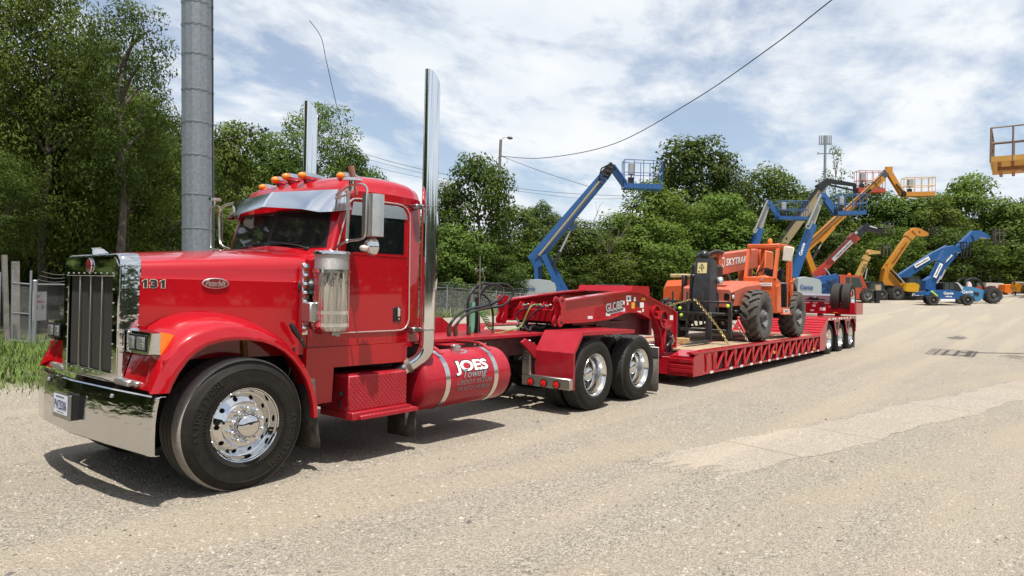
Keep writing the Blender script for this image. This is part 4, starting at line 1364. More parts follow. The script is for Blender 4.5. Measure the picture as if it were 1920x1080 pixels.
    mb = MB(); mb.bx(-1.003, -.985, 1.02, 1.40, .575, .785, .005); pl = O('plate_bracket', mb, steel, bm_, smooth=False)
    mb = MB(); mb.bx(-.986, -.93, 1.01, 1.03, .58, .785); O('plate_hinge', mb, black, bm_)
    mb = MB(); mb.bx(-1.008, -1.0055, 1.055, 1.365, .615, .775, .0); lp = O('license_plate', mb, pm('plate_white', (.66, .70, .78), .4), t)
    navy = pm('navy_ink', (.03, .04, .12), .5)
    text('plate_lettering', 'PWZ0306', (-1.0085, 1.21, .69), (0, -1, 0), (0, 0, 1), width=.27, height=.08, mat=navy, parent=lp, bold=.012)
    marks('plate_print', (-1.0085, 1.31, .755), (-1.0085, 1.12, .755), (0, 0, 1), 7, .018, navy, lp, seed=3)
    marks('plate_print', (-1.0085, 1.29, .63), (-1.0085, 1.13, .63), (0, 0, 1), 9, .009, navy, lp, seed=4)
    # ---------------- grille shell
    def shell_sec(x, w, zt, zb, r, inset=0.0):
        pts = [(x, YC - w + inset, zb)]
        for a in range(0, 7):
            an = radians(180 - 15 * a); pts.append((x, YC - w + r + (r - inset) * cos(an), zt - r + (r - inset) * sin(an)))
        for a in range(0, 7):
            an = radians(90 - 15 * a); pts.append((x, YC + w - r + (r - inset) * cos(an), zt - r + (r - inset) * sin(an)))
        pts.append((x, YC + w - inset, zb))
        return pts
    W = .60
    secs = [shell_sec(-.640, W, 1.972, .905, .10), shell_sec(-.66, W + .003, 1.975, .903, .10), shell_sec(-.765, W + .003, 1.968, .903, .10), shell_sec(-.785, W - .002, 1.962, .903, .10), shell_sec(-.797, W - .014, 1.95, .904, .10), shell_sec(-.80, W - .03, 1.935, .905, .10)]
    # front face with the opening
    inner = [(-.80, .735, .985), (-.80, .735, 1.72)] + [(-.80, .735 + .06 - .06 * cos(radians(a)), 1.72 + .06 * sin(radians(a))) for a in (25, 45, 65, 90)] 
    mb = MB(); mb.loft(secs)
    sh = O('grille_surround', mb, chrome_wavy)
    ns = len(secs[0])
    outer = [Vector(p) for p in secs[-1]]
    def inner_pt(p):
        y = clamp(p.y, .735, 2.44 - .735); z = clamp(p.z, .985, 1.775)
        # rounded upper corners of the opening
        return Vector((-.803, y, z))
    mb = MB()
    n = 24
    # frame as four strips with a soft inner lip
    def strip(y0, y1, z0, z1): mb.bx(-.806, -.79, y0, y1, z0, z1, .004)
    strip(.634, .735, .907, 1.86); strip(1.705, 1.806, .907, 1.86); strip(.7352, 1.7048, .907, .985); strip(.7352, 1.7048, 1.775, 1.86)
    top = [(y, z) for (_, y, z) in secs[-1] if z > 1.8]
    poly = [(.634, 1.8602)] + [(y, z - .001) for y, z in top if z > 1.862] + [(1.806, 1.8602)]
    mb.prism(poly, 'x', -.806, -.79)
    O('grille_frame', mb, chrome, sh, smooth=False)
    rv = MB().ball((0, 0, 0), .008, 8).mesh('rivet', chrome)
    mbr = MB()
    for y in [.735 + .0 + .97 * k / 8 for k in range(9)]:
        mbr.ball((-.808, y, 1.80), .007, 6); mbr.ball((-.808, y, .962), .007, 6)
    for z in [1.0 + .78 * k / 7 for k in range(8)]:
        mbr.ball((-.808, .72, z), .007, 6); mbr.ball((-.808, 1.72, z), .007, 6)
    for z in [.95 + .085 * k for k in range(11)]: mbr.ball((-.655, YC - W - .004, z), .011, 6); mbr.ball((-.655, YC + W + .004, z), .011, 6)
    O('rivet', mbr, chrome, sh, kind='stuff')
    # radiator mesh and bars
    mb = MB(); mb.bx(-.762, -.757, .73, 1.71, .98, 1.78)
    gr = O('grille', mb, pm('radiator_black', (.012, .012, .013), .5))
    mb = MB()
    k = 0
    y = .738
    while y < 1.70:
        mb.bx(-.7785, -.7755, y, y + .0035, .985, 1.775); y += .0135
    z = .99
    while z < 1.775:
        mb.bx(-.7755, -.7722, .735, 1.705, z, z + .0055); z += .0185
    O('mesh_screen', mb, pm('grille_wire', (.10, .098, .09), .45, .5), gr, smooth=False, kind='stuff')
    for y in (.985, 1.225, 1.465):
        mb = MB(); mb.bx(-.800, -.778, y - .008, y + .008, .978, 1.782, .005); O('grille_bar', mb, pm('satin_bar', (.36, .335, .30), .38, 1.0), gr)
    # badge and hood ornament
    mb = MB(); mb.lathe([(.058, -.0), (.058, -.018), (.05, -.024), (.0005, -.026)], (-.80, YC, 1.865), 'x', 28)
    mb.xf(Matrix.Identity(4)); bd = O('emblem', mb, pm('maroon_emblem', (.16, .012, .015), .3, coat=.6), sh)
    mb = MB(); mb.tube([(-.815, YC + .06 * cos(a / 24 * 2 * pi), 1.865 + .06 * sin(a / 24 * 2 * pi)) for a in range(24)], .006, 6, closed=True); O('emblem_ring', mb, chrome, sh)
    mb = MB(); mb.loft([[(-.80, YC - .02, 1.955), (-.80, YC + .02, 1.955), (-.80, YC + .012, 2.03), (-.80, YC - .012, 2.03)], [(-.74, YC - .016, 1.965), (-.74, YC + .016, 1.965), (-.75, YC + .01, 2.04), (-.75, YC - .01, 2.04)], [(-.60, YC - .008, 1.98), (-.60, YC + .008, 1.98), (-.68, YC + .006, 2.045), (-.68, YC - .006, 2.045)]], ring=True, caps=True)
    mb.loft([[(-.82, YC - .045, 2.035), (-.82, YC + .045, 2.035), (-.82, YC + .03, 2.045), (-.82, YC - .03, 2.045)], [(-.70, YC - .01, 2.05), (-.70, YC + .01, 2.05), (-.70, YC + .008, 2.06), (-.70, YC - .008, 2.06)]], ring=True, caps=True)
    mb.v = [(-.78 + (v[0] + .78) * .7, YC + (v[1] - YC) * .7, 1.966 + (v[2] - 1.966) * .62) for v in mb.v]
    O('hood_ornament', mb, chrome)
    # ---------------- hood
    HX0, HX1 = -.655, .74
    def hood_half(x): return lerp(.600, .945, clamp((x - HX0) / (HX1 - HX0)))
    def hood_sec(x):
        f = clamp((x - HX0) / (HX1 - HX0)); w = hood_half(x)
        zc = lerp(1.985, 2.105, f); ze = lerp(1.875, 1.965, f); zb = 1.08 if x > -.5 else lerp(.93, 1.08, (x - HX0) / .155)
        r = lerp(.095, .135, f)
        half = [(w + .004, zb), (w + .002, zb + (ze - zb) * .35), (w, 1.70), (w, 1.765), (w - .006, 1.775), (w - .008, ze - r * .6)]
        for a in (20, 40, 60, 78): half.append((w - .008 - r + r * cos(radians(a)), ze - r * .6 + r * sin(radians(a))))
        e = half[-1]
        for g in (.25, .5, .75, 1.0): half.append((e[0] * (1 - g), e[1] + (zc - e[1]) * (1 - (1 - g) ** 2)))
        pts = [(x, YC - a, z) for a, z in half] + [(x, YC + a, z) for a, z in half[-2::-1]]
        return pts
    mb = MB(); mb.loft([hood_sec(HX0 + (HX1 - HX0) * i / 10) for i in range(11)])
    hd = O('hood', mb, red, angle=30)
    mb = MB(); mb.loft([hood_sec(HX1), [(p[0] + .10, p[1], p[2] + (.035 if p[2] > 1.9 else 0)) for p in hood_sec(HX1)]]); 
    O('cowl', mb, red, angle=30)
    yside = lambda x: YC - hood_half(x)
    # side badge and unit number
    p = Vector((-.078, yside(-.078) - .004, 1.735)); rt = Vector((HX1 - HX0, -(hood_half(HX1) - hood_half(HX0)), 0)).normalized(); nr = rt.cross(Vector((0, 0, 1)))
    mb = MB()
    el = [(cos(2 * pi * i / 36), sin(2 * pi * i / 36)) for i in range(36)]
    def ell(a, b, off): return [p + rt * (a * c) + Vector((0, 0, b * s_)) + nr * off for c, s_ in el]
    mb.loft([ell(.112, .048, .0), ell(.112, .048, .008), ell(.108, .044, .012)], ring=True, caps=True); bd = O('side_badge', mb, pm('badge_rim', (.62, .58, .55), .25, .9))
    mb = MB(); mb.loft([ell(.102, .039, .011), ell(.102, .039, .0135)], ring=True, caps=True); O('badge_field', mb, pm('maroon_emblem', (.16, .012, .015), .3), bd)
    text('badge_lettering', 'Peterbilt', p + nr * .0145 + Vector((0, 0, .002)), rt, (0, 0, 1), width=.165, height=.052, mat=pm('badge_silver', (.75, .70, .68), .3, .8), parent=bd, shear=.35, bold=-.005)
    pn = Vector((-.548, yside(-.548) - .003, 1.722))
    one = [(.16, 0), (.50, 0), (.50, 1), (.26, 1), (.0, .80), (.0, .60), (.16, .69)]
    def grow(poly, g):
        c0, c1 = sum(q[0] for q in poly) / len(poly), sum(q[1] for q in poly) / len(poly)
        return [(q[0] + (g if q[0] > c0 else -g), q[1] + (g if q[1] > c1 else -g)) for q in poly]
    for g, off, m_, nm in ((.085, .0, pm('number_outline', (.55, .50, .42), .5), 'unit_number_outline'), (.0, .0016, ink, 'unit_number')):
        for x0_ in (-.083, .050):
            q = [pn + rt * (x0_ + a_ * .066) + Vector((0, 0, (b_ - .5) * .066)) + nr * off for a_, b_ in grow(one, g)]
            mb = MB(); mb.loft([q, [w_ + nr * .0008 for w_ in q]], ring=True, caps=True); O(nm, mb, m_, hd, smooth=False)
        text(nm, '3', pn + nr * off, rt, (0, 0, 1), width=.056 + g * .12, height=.068 + g * .12, mat=m_, parent=hd, bold=.045 + g * .35, thick=.0006)
    # rubber hood latch
    a, b = onY(545, 607, .20), onY(570, 648, .16)
    mb = MB(); mb.tube([a, a.lerp(b, .3), a.lerp(b, .75), b], [.020, .030, .014, .012], 8); mb.beam(a.lerp(b, .72) - Vector((0, .012, 0)), b + Vector((.004, -.012, -.01)), .02, .028, b=.004); O('hood_latch', mb, black)
    # ---------------- front fenders
    top = [(-.815, .895), (-.76, 1.02), (-.70, 1.14), (-.603, 1.262), (-.50, 1.325), (-.40, 1.362), (-.28, 1.386), (-.155, 1.394), (-.02, 1.378), (.121, 1.334), (.26, 1.268), (.385, 1.182), (.47, 1.11), (.54, 1.02), (.61, .90), (.657, .77), (.685, .65), (.697, .528)]
    inn = [(-.668, .889), (-.645, .95), (-.60, 1.035), (-.535, 1.125), (-.46, 1.19), (-.38, 1.235), (-.27, 1.262), (-.151, 1.272), (-.03, 1.266), (.085, 1.25), (.21, 1.205), (.315, 1.148), (.40, 1.075), (.47, .995), (.54, .89), (.59, .765), (.62, .65), (.636, .528)]
    for s in (0, 1):
        Y = (lambda y: y) if s == 0 else (lambda y: 2.44 - y)
        secs = []
        for i, ((x, z), (xi, zi)) in enumerate(zip(top, inn)):
            rx = clamp(x, -.64, .62)
            yr = YC - hood_half(rx) + .012
            f = i / (len(top) - 1)
            front = clamp(1 - i / 4)
            zr = z + lerp(.10, .05, f) * (1 - .2 * front)
            xr = lerp(x, max(x, -.66), 1)
            inward = min(yr, .55)
            if i > 11: zr = z + .01; 
            s_ = []
            s_.append((xr, Y(inward), zr + .02))
            s_.append((lerp(xr, x, .35), Y(lerp(inward, 0, .35)), zr + .018))
            s_.append((lerp(xr, x, .65), Y(lerp(inward, 0, .65)), lerp(zr, z, .30) + .012))
            s_.append((lerp(xr, x, .85), Y(inward * .15 + .012), lerp(zr, z, .70) + .006))
            s_.append((lerp(x, xi, .06), Y(.022), z - .004))
            s_.append((lerp(x, xi, .22), Y(.004), lerp(z, zi, .22)))
            s_.append((lerp(x, xi, .62), Y(.0), lerp(z, zi, .62)))
            s_.append((lerp(x, xi, .68), Y(-.006), lerp(z, zi, .68)))
            s_.append((lerp(x, xi, .94), Y(-.006), lerp(z, zi, .94)))
            s_.append((xi, Y(.0), zi))
            s_.append((xi, Y(.05), zi + .006))
            secs.append(s_)
        mb = MB(); mb.loft(secs)
        # front lower face between the arch and the grille
        O('front_fender', mb, red, angle=42)
        mb = MB()
        mb.prism([(-.775, .90), (-.66, .90), (-.62, 1.18), (-.70, 1.14)], 'y', Y(.012), Y(.60)) 
        O('fender_apron', mb, red, smooth=False)
        mb = MB(); mb.bx(-.815, -.74, Y(.40), Y(.66), .905, .955, .012); mb.bx(-.80, -.745, Y(.28), Y(.40), .918, .955, .012); O('fender_guard', mb, alum_dull)
        # splash guard behind the wheel
        mb = MB(); mb.loft([[(.66, Y(.03), .88), (.66, Y(.50), .88)], [(.68, Y(.02), .55), (.68, Y(.50), .55)], [(.72, Y(.01), .30), (.70, Y(.46), .26)], [(.735, Y(.03), .235), (.71, Y(.40), .20)]])
        o = O('splash_guard', mb, pm('muddy_rubber', (.022, .020, .018), .8, var=.3, dust=.25)); md = o.modifiers.new('thickness', 'SOLIDIFY'); md.thickness = .012
        # headlight pod
        hp = MB()
        hp.loft([[(x_, Y(y_), z_) for (x_, y_, z_) in q] for q in (
            [(-.750, .585, 1.170), (-.750, .585, 1.345), (-.70, .585, 1.36), (-.70, .585, 1.165)],
            [(-.772, .40, 1.172), (-.772, .40, 1.348), (-.70, .40, 1.358), (-.70, .40, 1.165)],
            [(-.772, .14, 1.176), (-.772, .14, 1.346), (-.70, .14, 1.350), (-.70, .14, 1.168)],
            [(-.755, .105, 1.182), (-.755, .105, 1.340), (-.70, .105, 1.342), (-.70, .105, 1.175)])], ring=True, caps=True)
        pod = O('headlight', hp, chrome, angle=30)
        for y0, y1 in ((.345, .475), (.165, .325)):
            mb = MB(); mb.bx(-.782, -.772, Y(y0), Y(y1), 1.195, 1.325, .006); O('lamp_surround', mb, black_gl, pod)
            mb = MB(); mb.bx(-.790, -.782, Y(y0 + .014), Y(y1 - .014), 1.212, 1.308, .004); O('lamp_lens', mb, pm('led_lens', (.30, .33, .34), .12, .4, bump=.3, bscale=60), pod)
            mb = MB(); mb.bx(-.793, -.7885, Y(y0 + .03), Y(y1 - .03), 1.235, 1.262, .002); mb.bx(-.793, -.7885, Y(y0 + .03), Y(y1 - .03), 1.270, 1.297, .002); O('lamp_bulb', mb, pm('bright_reflector', (.7, .7, .7), .15, .8), pod)
        mb = MB()
        for z in (1.19, 1.325): mb.ball((-.755, Y(.535), z), .016, 8)
        O('pod_bolt', mb, steel, pod)
        ts = [[(x_, Y(y_), z_) for y_, z_ in ((ya, zb_), (ya + .004, zt_), (yb, zt_ + .004), (yb, zb_))] for x_, ya, yb, zb_, zt_ in (
            (-.699, .104, .30, 1.172, 1.346), (-.65, .106, .30, 1.180, 1.342), (-.605, .112, .29, 1.20, 1.328), (-.565, .125, .28, 1.225, 1.305), (-.54, .145, .26, 1.25, 1.285), (-.53, .17, .23, 1.262, 1.272))]
        mb = MB(); mb.loft(ts, ring=True, caps=True); O('turn_signal', mb, amber, pod, angle=25)
    # ---------------- cab body
    def front_x(y, z): return .875 + .10 * abs(y - YC) / .97 + .27 * (z - 2.13)
    def cab_sec(y, k=0.0):
        fx = lambda z: front_x(y, z) + k
        return [(.72 + k, y, 1.145), (.72 + k, y, 1.98), (fx(2.09) - .05, y, 2.075), (fx(2.11), y, 2.11), (fx(2.53), y, 2.53), (fx(2.56) + .02, y, 2.66 - k), (2.165 - k, y, 2.66 - k), (2.165 - k, y, 1.145)]
    secs = [cab_sec(.25, .03), cab_sec(.262, .010), cab_sec(.285), cab_sec(.6), cab_sec(YC), cab_sec(1.84), cab_sec(2.155), cab_sec(2.178, .010), cab_sec(2.19, .03)]
    mb = MB(); mb.loft(secs, ring=True, caps=True)
    cab = O('cab', mb, red, angle=35)
    # roof cap
    def roof_sec(y):
        tt = .97 - abs(y - YC)
        hf = interp(tt, [(0, .30), (.015, .50), (.05, .70), (.10, .845), (.18, .94), (.35, .985), (.97, 1.0)])
        ins = interp(tt, [(0, .05), (.05, .015), (.12, 0), (1, 0)])
        prof = [(.985 + ins, 0), (1.0 + ins, .10), (1.035 + ins, .36), (1.10 + ins, .62), (1.22, .83), (1.40, .945), (1.62, .995), (1.85, 1.0), (2.02, .95), (2.12, .82), (2.165 - ins * .6, .50), (2.178 - ins * .6, .16), (2.178 - ins * .6, 0)]
        dx = .10 * abs(y - YC) / .97
        return [(x + dx * clamp((1.6 - x) / .6), y, 2.632 + .290 * z * hf) for x, z in prof]
    ys = [.243, .252, .28, .32, .38, .46, .62, .90, YC]; ys = ys + [2.44 - y for y in ys[-2::-1]]
    mb = MB(); mb.loft([roof_sec(y) for y in ys], caps=False)
    for y in (.243, 2.197): 
        q = roof_sec(y); mb.add(q, [tuple(range(len(q)))])
    rf = O('roof', mb, red, angle=50)
    mb = MB()
    for k in range(17): mb.ball((1.05 + .066 * k, .2425, 2.655), .006, 6)
    for k in range(20): mb.ball((.80 + .065 * k, .248, 1.19), .0055, 6)
    for k in range(9): mb.ball((1.13 + .095 * k, .2435, 2.045), .005, 6); mb.ball((1.15 + .09 * k, .2435, 1.315), .005, 6)
    for k in range(16): mb.ball((1.965, .2435, 1.36 + .077 * k), .005, 6)
    O('rivet', mb, red, cab, kind='stuff')
    # lower sill panel
    mb = MB(); mb.prism([(.70, 1.143), (2.06, 1.143), (2.05, 1.095), (1.968, 1.095), (1.968, .935), (1.012, .942), (.995, .605), (.72, .600), (.69, .70)], 'y', .225, .30); O('sill_panel', mb, red, smooth=False)
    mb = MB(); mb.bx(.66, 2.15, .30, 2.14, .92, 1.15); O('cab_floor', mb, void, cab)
    mb = MB(); mb.prism([(.70, 1.143), (2.06, 1.143), (1.968, .935), (1.012, .942), (.72, .600)], 'y', 2.14, 2.215); O('sill_panel', mb, red, smooth=False)
    # ---------------- doors
    for s in (0, 1):
        Y = (lambda y: y) if s == 0 else (lambda y: 2.44 - y)
        out = [(1.045, 1.275), (1.03, 2.11), (1.150, 2.53), (1.175, 2.585), (1.215, 2.618), (1.28, 2.628), (1.80, 2.632), (1.88, 2.625), (1.94, 2.595), (1.98, 2.54), (1.99, 2.46), (2.006, 1.40), (1.99, 1.345), (1.955, 1.30), (1.90, 1.279), (1.82, 1.275)]
        mb = MB(); mb.prism(out, 'y', Y(.2455), Y(.27)); dr = O('door', mb, red, smooth=False)
        mb = MB(); mb.tube([(x, Y(.243), z) for x, z in out], .0075, 6, closed=True); O('door_trim', mb, pm('door_moulding', (.62, .50, .47), .35, .5), dr)
        win = [(1.135, 2.083), (1.165, 2.30), (1.215, 2.585), (1.80, 2.600), (1.87, 2.585), (1.905, 2.53), (1.905, 2.093)]
        mb = MB(); mb.prism(win, 'y', Y(.2425), Y(.25)); O('door_window', mb, glass_dark, dr, smooth=False)
        mb = MB(); mb.prism([(1.188, 2.455), (1.213, 2.590), (1.80, 2.607), (1.88, 2.592), (1.93, 2.53), (1.945, 2.475)], 'y', Y(.236), Y(.2415)); O('chop_top', mb, pm('brushed_stainless', (.72, .74, .76), .22, 1.0), dr, smooth=False)
        mb = MB(); mb.bx(1.12, 1.96, Y(.2405), Y(.2452), 2.062, 2.081, .002); O('window_rail', mb, red, dr)
        mb = MB(); mb.bx(1.775, 1.885, Y(.238), Y(.248), 1.372, 1.525, .012); O('handle_plate', mb, black_gl, dr)
        mb = MB(); mb.bx(1.825, 1.862, Y(.222), Y(.238), 1.425, 1.515, .008); mb.ball((1.85, Y(.236), 1.40), .014, 8); O('door_handle', mb, chrome, dr)
    # ---------------- windscreen
    for s in (0, 1):
        Y = (lambda y: y) if s == 0 else (lambda y: 2.44 - y)
        def wp(y, z, off): return Vector((front_x(y, z) - off, Y(y), z))
        def pane(y0b, y1b, y0t, y1t, zb, zt, off, th):
            q = [wp(y0b, zb, off), wp(y1b, zb, off), wp(y1t, zt, off), wp(y0t, zt, off)]
            m_ = MB(); m_.loft([q, [p + Vector((th, 0, 0)) for p in q]], ring=True, caps=True); return m_
        gk = O('windscreen_gasket', pane(.325, YC, .375, YC, 2.118, 2.515, .006, .02), black, smooth=False)
        O('windscreen', pane(.365, 1.185, .41, 1.185, 2.142, 2.492, .010, .003), pm('windscreen_glass', (.018, .022, .024), .03, spec=.7), gk, smooth=False)
        a = wp(.66, 2.128, .02); b = wp(.98, 2.165, .035)
        mb = MB(); mb.tube([wp(.56, 2.10, .03), wp(.68, 2.135, .04), b], [.013, .010, .006], 6); mb.beam(wp(.70, 2.172, .022), wp(1.16, 2.156, .022), .012, .020); mb.ball(wp(.555, 2.10, .025), .02, 8)
        O('wiper', mb, black, gk)
    # ---------------- sun visor
    secs = []
    for y in [.20, .205, .25, .34, .6, .9, 1.19, YC]:
        a = abs(y - YC)
        ux = interp(a, [(0, .915), (.97, 1.03), (1.02, 1.12)]); uz = interp(a, [(0, 2.715), (.97, 2.69), (1.02, 2.66)])
        lx = interp(a, [(0, .812), (.86, .872), (.94, .92), (1.005, 1.02), (1.02, 1.16)]); lz = interp(a, [(0, 2.548), (.6, 2.50), (.86, 2.455), (.94, 2.455), (1.005, 2.475), (1.02, 2.50)])
        secs.append([(ux + .03, y, uz - .012), (ux, y, uz), (lerp(ux, lx, .5) - .008, y, lerp(uz, lz, .5)), (lx, y, lz), (lx + .006, y, lz + .006)])
    secs = secs + [[(p[0], 2.44 - p[1], p[2]) for p in s_] for s_ in secs[-2::-1]]
    mb = MB(); mb.loft(secs)
    vz = O('sun_visor', mb, pm('visor_steel', (.80, .81, .83), .10, 1.0, bump=.03, bscale=5), angle=28); md = vz.modifiers.new('thickness', 'SOLIDIFY'); md.thickness = .004
    # ---------------- roof marker lamps
    for x, y, z in ((1.24, .472, 2.868), (1.11, .955, 2.895), (1.10, YC + .015, 2.905), (1.13, 1.49, 2.895), (1.27, 1.97, 2.868)):
        mb = MB(); mb.lathe([(.052, 0), (.054, .02), (.053, .10), (.046, .2), (.034, .28), (.018, .335), (.0005, .35)], (0, 0, 0), 'x', 18)
        mb.v = [(x + v[0], y + v[1], z + v[2] * .85 - .12 * v[0] ** 2) for v in mb.v]; hl = O('roof_lamp', mb, chrome)
        mb = MB(); mb.lathe([(.046, .004), (.046, -.014), (.041, -.034), (.030, -.050), (.014, -.058), (.0005, -.060)], (0, 0, 0), 'x', 18)
        for i, v in enumerate(mb.v): mb.v[i] = (x + v[0], y + v[1], z + v[2] * .85)
        O('amber_lens', mb, amber, hl)
        mb = MB(); mb.bx(x + .02, x + .22, y - .035, y + .035, z - .075, z - .03, .01); O('lamp_foot', mb, red, hl)
    # ---------------- mirrors
    satin = pm('satin_steel', (.55, .52, .49), .3, 1.0)
    hd_ = MB(); hd_.loft([[(1.035, -.12, z), (1.025, -.19, z), (1.04, -.265, z), (1.10, -.295, z), (1.16, -.29, z), (1.16, -.11, z), (1.095, -.105, z)] for z in (2.215, 2.615)], ring=True, caps=True)
    mr = O('mirror', hd_, pm('brushed_mirror_shell', (.74, .74, .73), .34, 1.0, var=.12, vscale=10), angle=20)
    mb = MB(); mb.bx(1.161, 1.165, -.28, -.12, 2.225, 2.605); O('mirror_glass', mb, pm('mirror_glass', (.8, .82, .83), .01, 1.0), mr)
    path = smooth_path([(1.00, .235, 2.63), (1.0, .05, 2.70), (1.01, -.14, 2.705), (1.03, -.19, 2.66), (1.015, -.205, 2.55), (1.01, -.21, 2.35), (1.01, -.20, 2.22), (1.005, -.14, 2.185), (1.0, -.02, 2.175), (1.0, .08, 2.165), (1.0, .235, 2.11)], 5)
    mb = MB(); mb.tube(path, .0125, 8); mb.tube([(1.0, .055, 2.17), (1.003, .05, 2.40), (1.0, .055, 2.66)], .0165, 8); mb.tube([(1.0, .055, 2.62), (1.0, .24, 2.60)], .011, 8)
    mb.ball((1.0, .05, 2.65), .03, 8); mb.ball((1.0, .05, 2.172), .022, 8)
    O('mirror_arm', mb, satin, mr)
    mb = MB(); mb.lathe([(.088, .035), (.088, .02), (.075, -.02), (.045, -.045), (.0005, -.052)], (0, 0, 0), 'x', 24)
    mb.v = [(1.085 + v[0], -.19 + v[1], 2.118 + v[2]) for v in mb.v]; O('spot_mirror', mb, chrome, mr)
    mb = MB(); mb.ball((1.01, -.19, 2.10), .042, 12, (.9, 1.2, .75)); O('mirror_lamp', mb, pm('clear_lamp', (.75, .68, .62), .12, .5), mr)
    mb = MB(); mb.cyl((1.02, .02, 2.775), (1.02, .02, 2.75), .085, .095, 20); mb.cyl((1.02, .02, 2.75), (1.02, .03, 2.66), .03, n=10); O('horn_bracket', mb, chrome, mr)
    X = lambda u, v: onX(u, v, 1.1)
    mb = MB(); mb.tube(smooth_path([X(470, 381), X(455, 380), X(432, 382), X(416, 389), X(411, 402), X(411, 430), X(412, 452), X(418, 462), X(432, 468), X(446, 473)], 5), .0165, 8); fm = O('mirror_arm', mb, satin)
    mb = MB(); mb.tube(smooth_path([X(412, 388), X(402, 386), X(395, 392), X(394, 420), X(394.5, 460), X(400, 467), X(412, 466)], 5), .011, 8); O('mirror_loop', mb, satin, fm)
    mb = MB(); a_ = X(403, 372); mb.cyl(a_, a_ - Vector((0, 0, .03)), .075, n=18); mb.cyl(a_, X(401, 388), .014, n=8); O('horn_bracket', mb, alum, fm)
    mb = MB(); mb.cyl(X(417, 396), X(416, 455), .008, n=6); mb.cyl(X(427, 457), X(427, 469), .008, n=6); O('mirror_rod', mb, satin, fm)
    # aerial with its coil
    b0 = onY(669, 366, .12); b1 = onY(660, 322, .12)
    mb = MB(); mb.tube([b0, b0.lerp(b1, .5), b1], .012, 8); mb.cyl(b1.lerp(b0, .35), b1.lerp(b0, -.25), .028, .032, 12)
    an = O('aerial', mb, pm('aerial_coil', (.36, .16, .12), .5))
    mb = MB(); mb.tube(smooth_path([onY(*q, .12) for q in ((662, 318), (655, 300), (635, 215), (612, 115), (602, 70), (580, 38))], 5), .003, 4); mb.tube([onY(655, 410, .14), onY(654.5, 340, .14), onY(652, 228, .14)], .0025, 4); O('whip', mb, black, an)
    # ---------------- air cleaners, cowl light bars
    for s in (0, 1):
        Y = (lambda y: y) if s == 0 else (lambda y: 2.44 - y)
        cx_, cy_ = .835, .055
        mb = MB(); na = 168
        rip = lambda a: .0011 * (sin(9 * a + 1) + .7 * sin(17 * a + 2.1) + .5 * sin(29 * a) + .35 * sin(43 * a + .7))
        mb.loft([[(cx_ + (r_ + rip(2 * pi * i / na)) * cos(2 * pi * i / na), Y(cy_) + (r_ + rip(2 * pi * i / na)) * sin(2 * pi * i / na), z_) for i in range(na)] for r_, z_ in ((.166, 1.345), (.169, 1.355), (.169, 1.865), (.166, 1.868))], ring=True)
        mb.lathe([(.166, 1.345), (.150, 1.318), (.10, 1.305), (.0005, 1.303)], (cx_, Y(cy_), 0), 'z', 40)
        ac = O('air_cleaner', mb, pm('polished_canister', (.50, .50, .50), .09, 1.0, var=.5, vscale=9, vstretch=(4, 4, .18), bump=.5, bscale=9, bstretch=(3, 3, .5)))  # upright streaks in the colour stand for reflections on the canister
        mb = MB(); mb.lathe([(.160, 1.868), (.160, 2.03)], (cx_, Y(cy_), 0), 'z', 40); O('intake_screen', mb, pm('intake_mesh', (.42, .42, .41), .4, .8, bump=.6, bscale=160), ac)
        mb = MB(); mb.lathe([(.160, 2.028), (.172, 2.030), (.172, 2.052), (.165, 2.062), (.10, 2.068), (.0005, 2.07)], (cx_, Y(cy_), 0), 'z', 40); O('intake_lid', mb, chrome, ac)
        for z in (1.875, 1.49, 1.375):
            mb = MB(); mb.lathe([(.1705, z - .018), (.1755, z - .016), (.1755, z + .016), (.1705, z + .018)], (cx_, Y(cy_), 0), 'z', 40); O('clamp_band', mb, alum, ac)
        mb = MB(); mb.cyl((cx_ + .06, Y(cy_ - .02), 1.305), (cx_ + .06, Y(cy_ - .02), 1.262), .03, n=12); mb.bx(cx_ - .01, cx_ + .05, Y(cy_ - .04), Y(cy_), 1.27, 1.31, .005); O('drain', mb, steel, ac)
        mb = MB(); mb.bx(cx_ - .23, cx_ - .14, Y(.05), Y(.20), 1.40, 1.58, .01); mb.bx(cx_ - .05, cx_ + .05, Y(.18), Y(.26), 1.4, 1.95, .01); O('mount_bracket', mb, alum_dull, ac)
        mb = MB(); mb.tube([(cx_ - .05, Y(.20), 1.72), (cx_ - .09, Y(.20), 1.72), (cx_ - .16, Y(.3), 1.72)], .085, 14); O('intake_hose', mb, black, ac)
        mb = MB()
        for k in range(5): mb.lathe([(.1712, 1.4), (.1712, 1.4)], (cx_, Y(cy_), 0), 'z', 3)
        lb = MB(); lb.bx(.625, .695, Y(.205), Y(.262), 1.27, 1.945, .006); bar = O('light_bar', lb, pm('stainless_strip', (.70, .70, .70), .18, 1.0))
        for k in range(8):
            z = 1.322 + .0815 * k
            mb = MB(); mb.ball((.648, Y(.200), z), .026, 12, (1, .7, 1)); O('marker_lens', mb, pm('amber_dark', (.62, .085, .012), .15, coat=.5), bar)
            mb = MB(); mb.lathe([(.034, 0), (.032, .012), (.026, .024), (.012, .032), (.0005, .034)], (0, 0, 0), 'z', 14)
            mb.v = [(.652 + v[0] * 1.05, Y(.197) + v[1] * .9, z + .012 + v[2]) for v in mb.v]; O('lamp_hood', mb, chrome, bar)
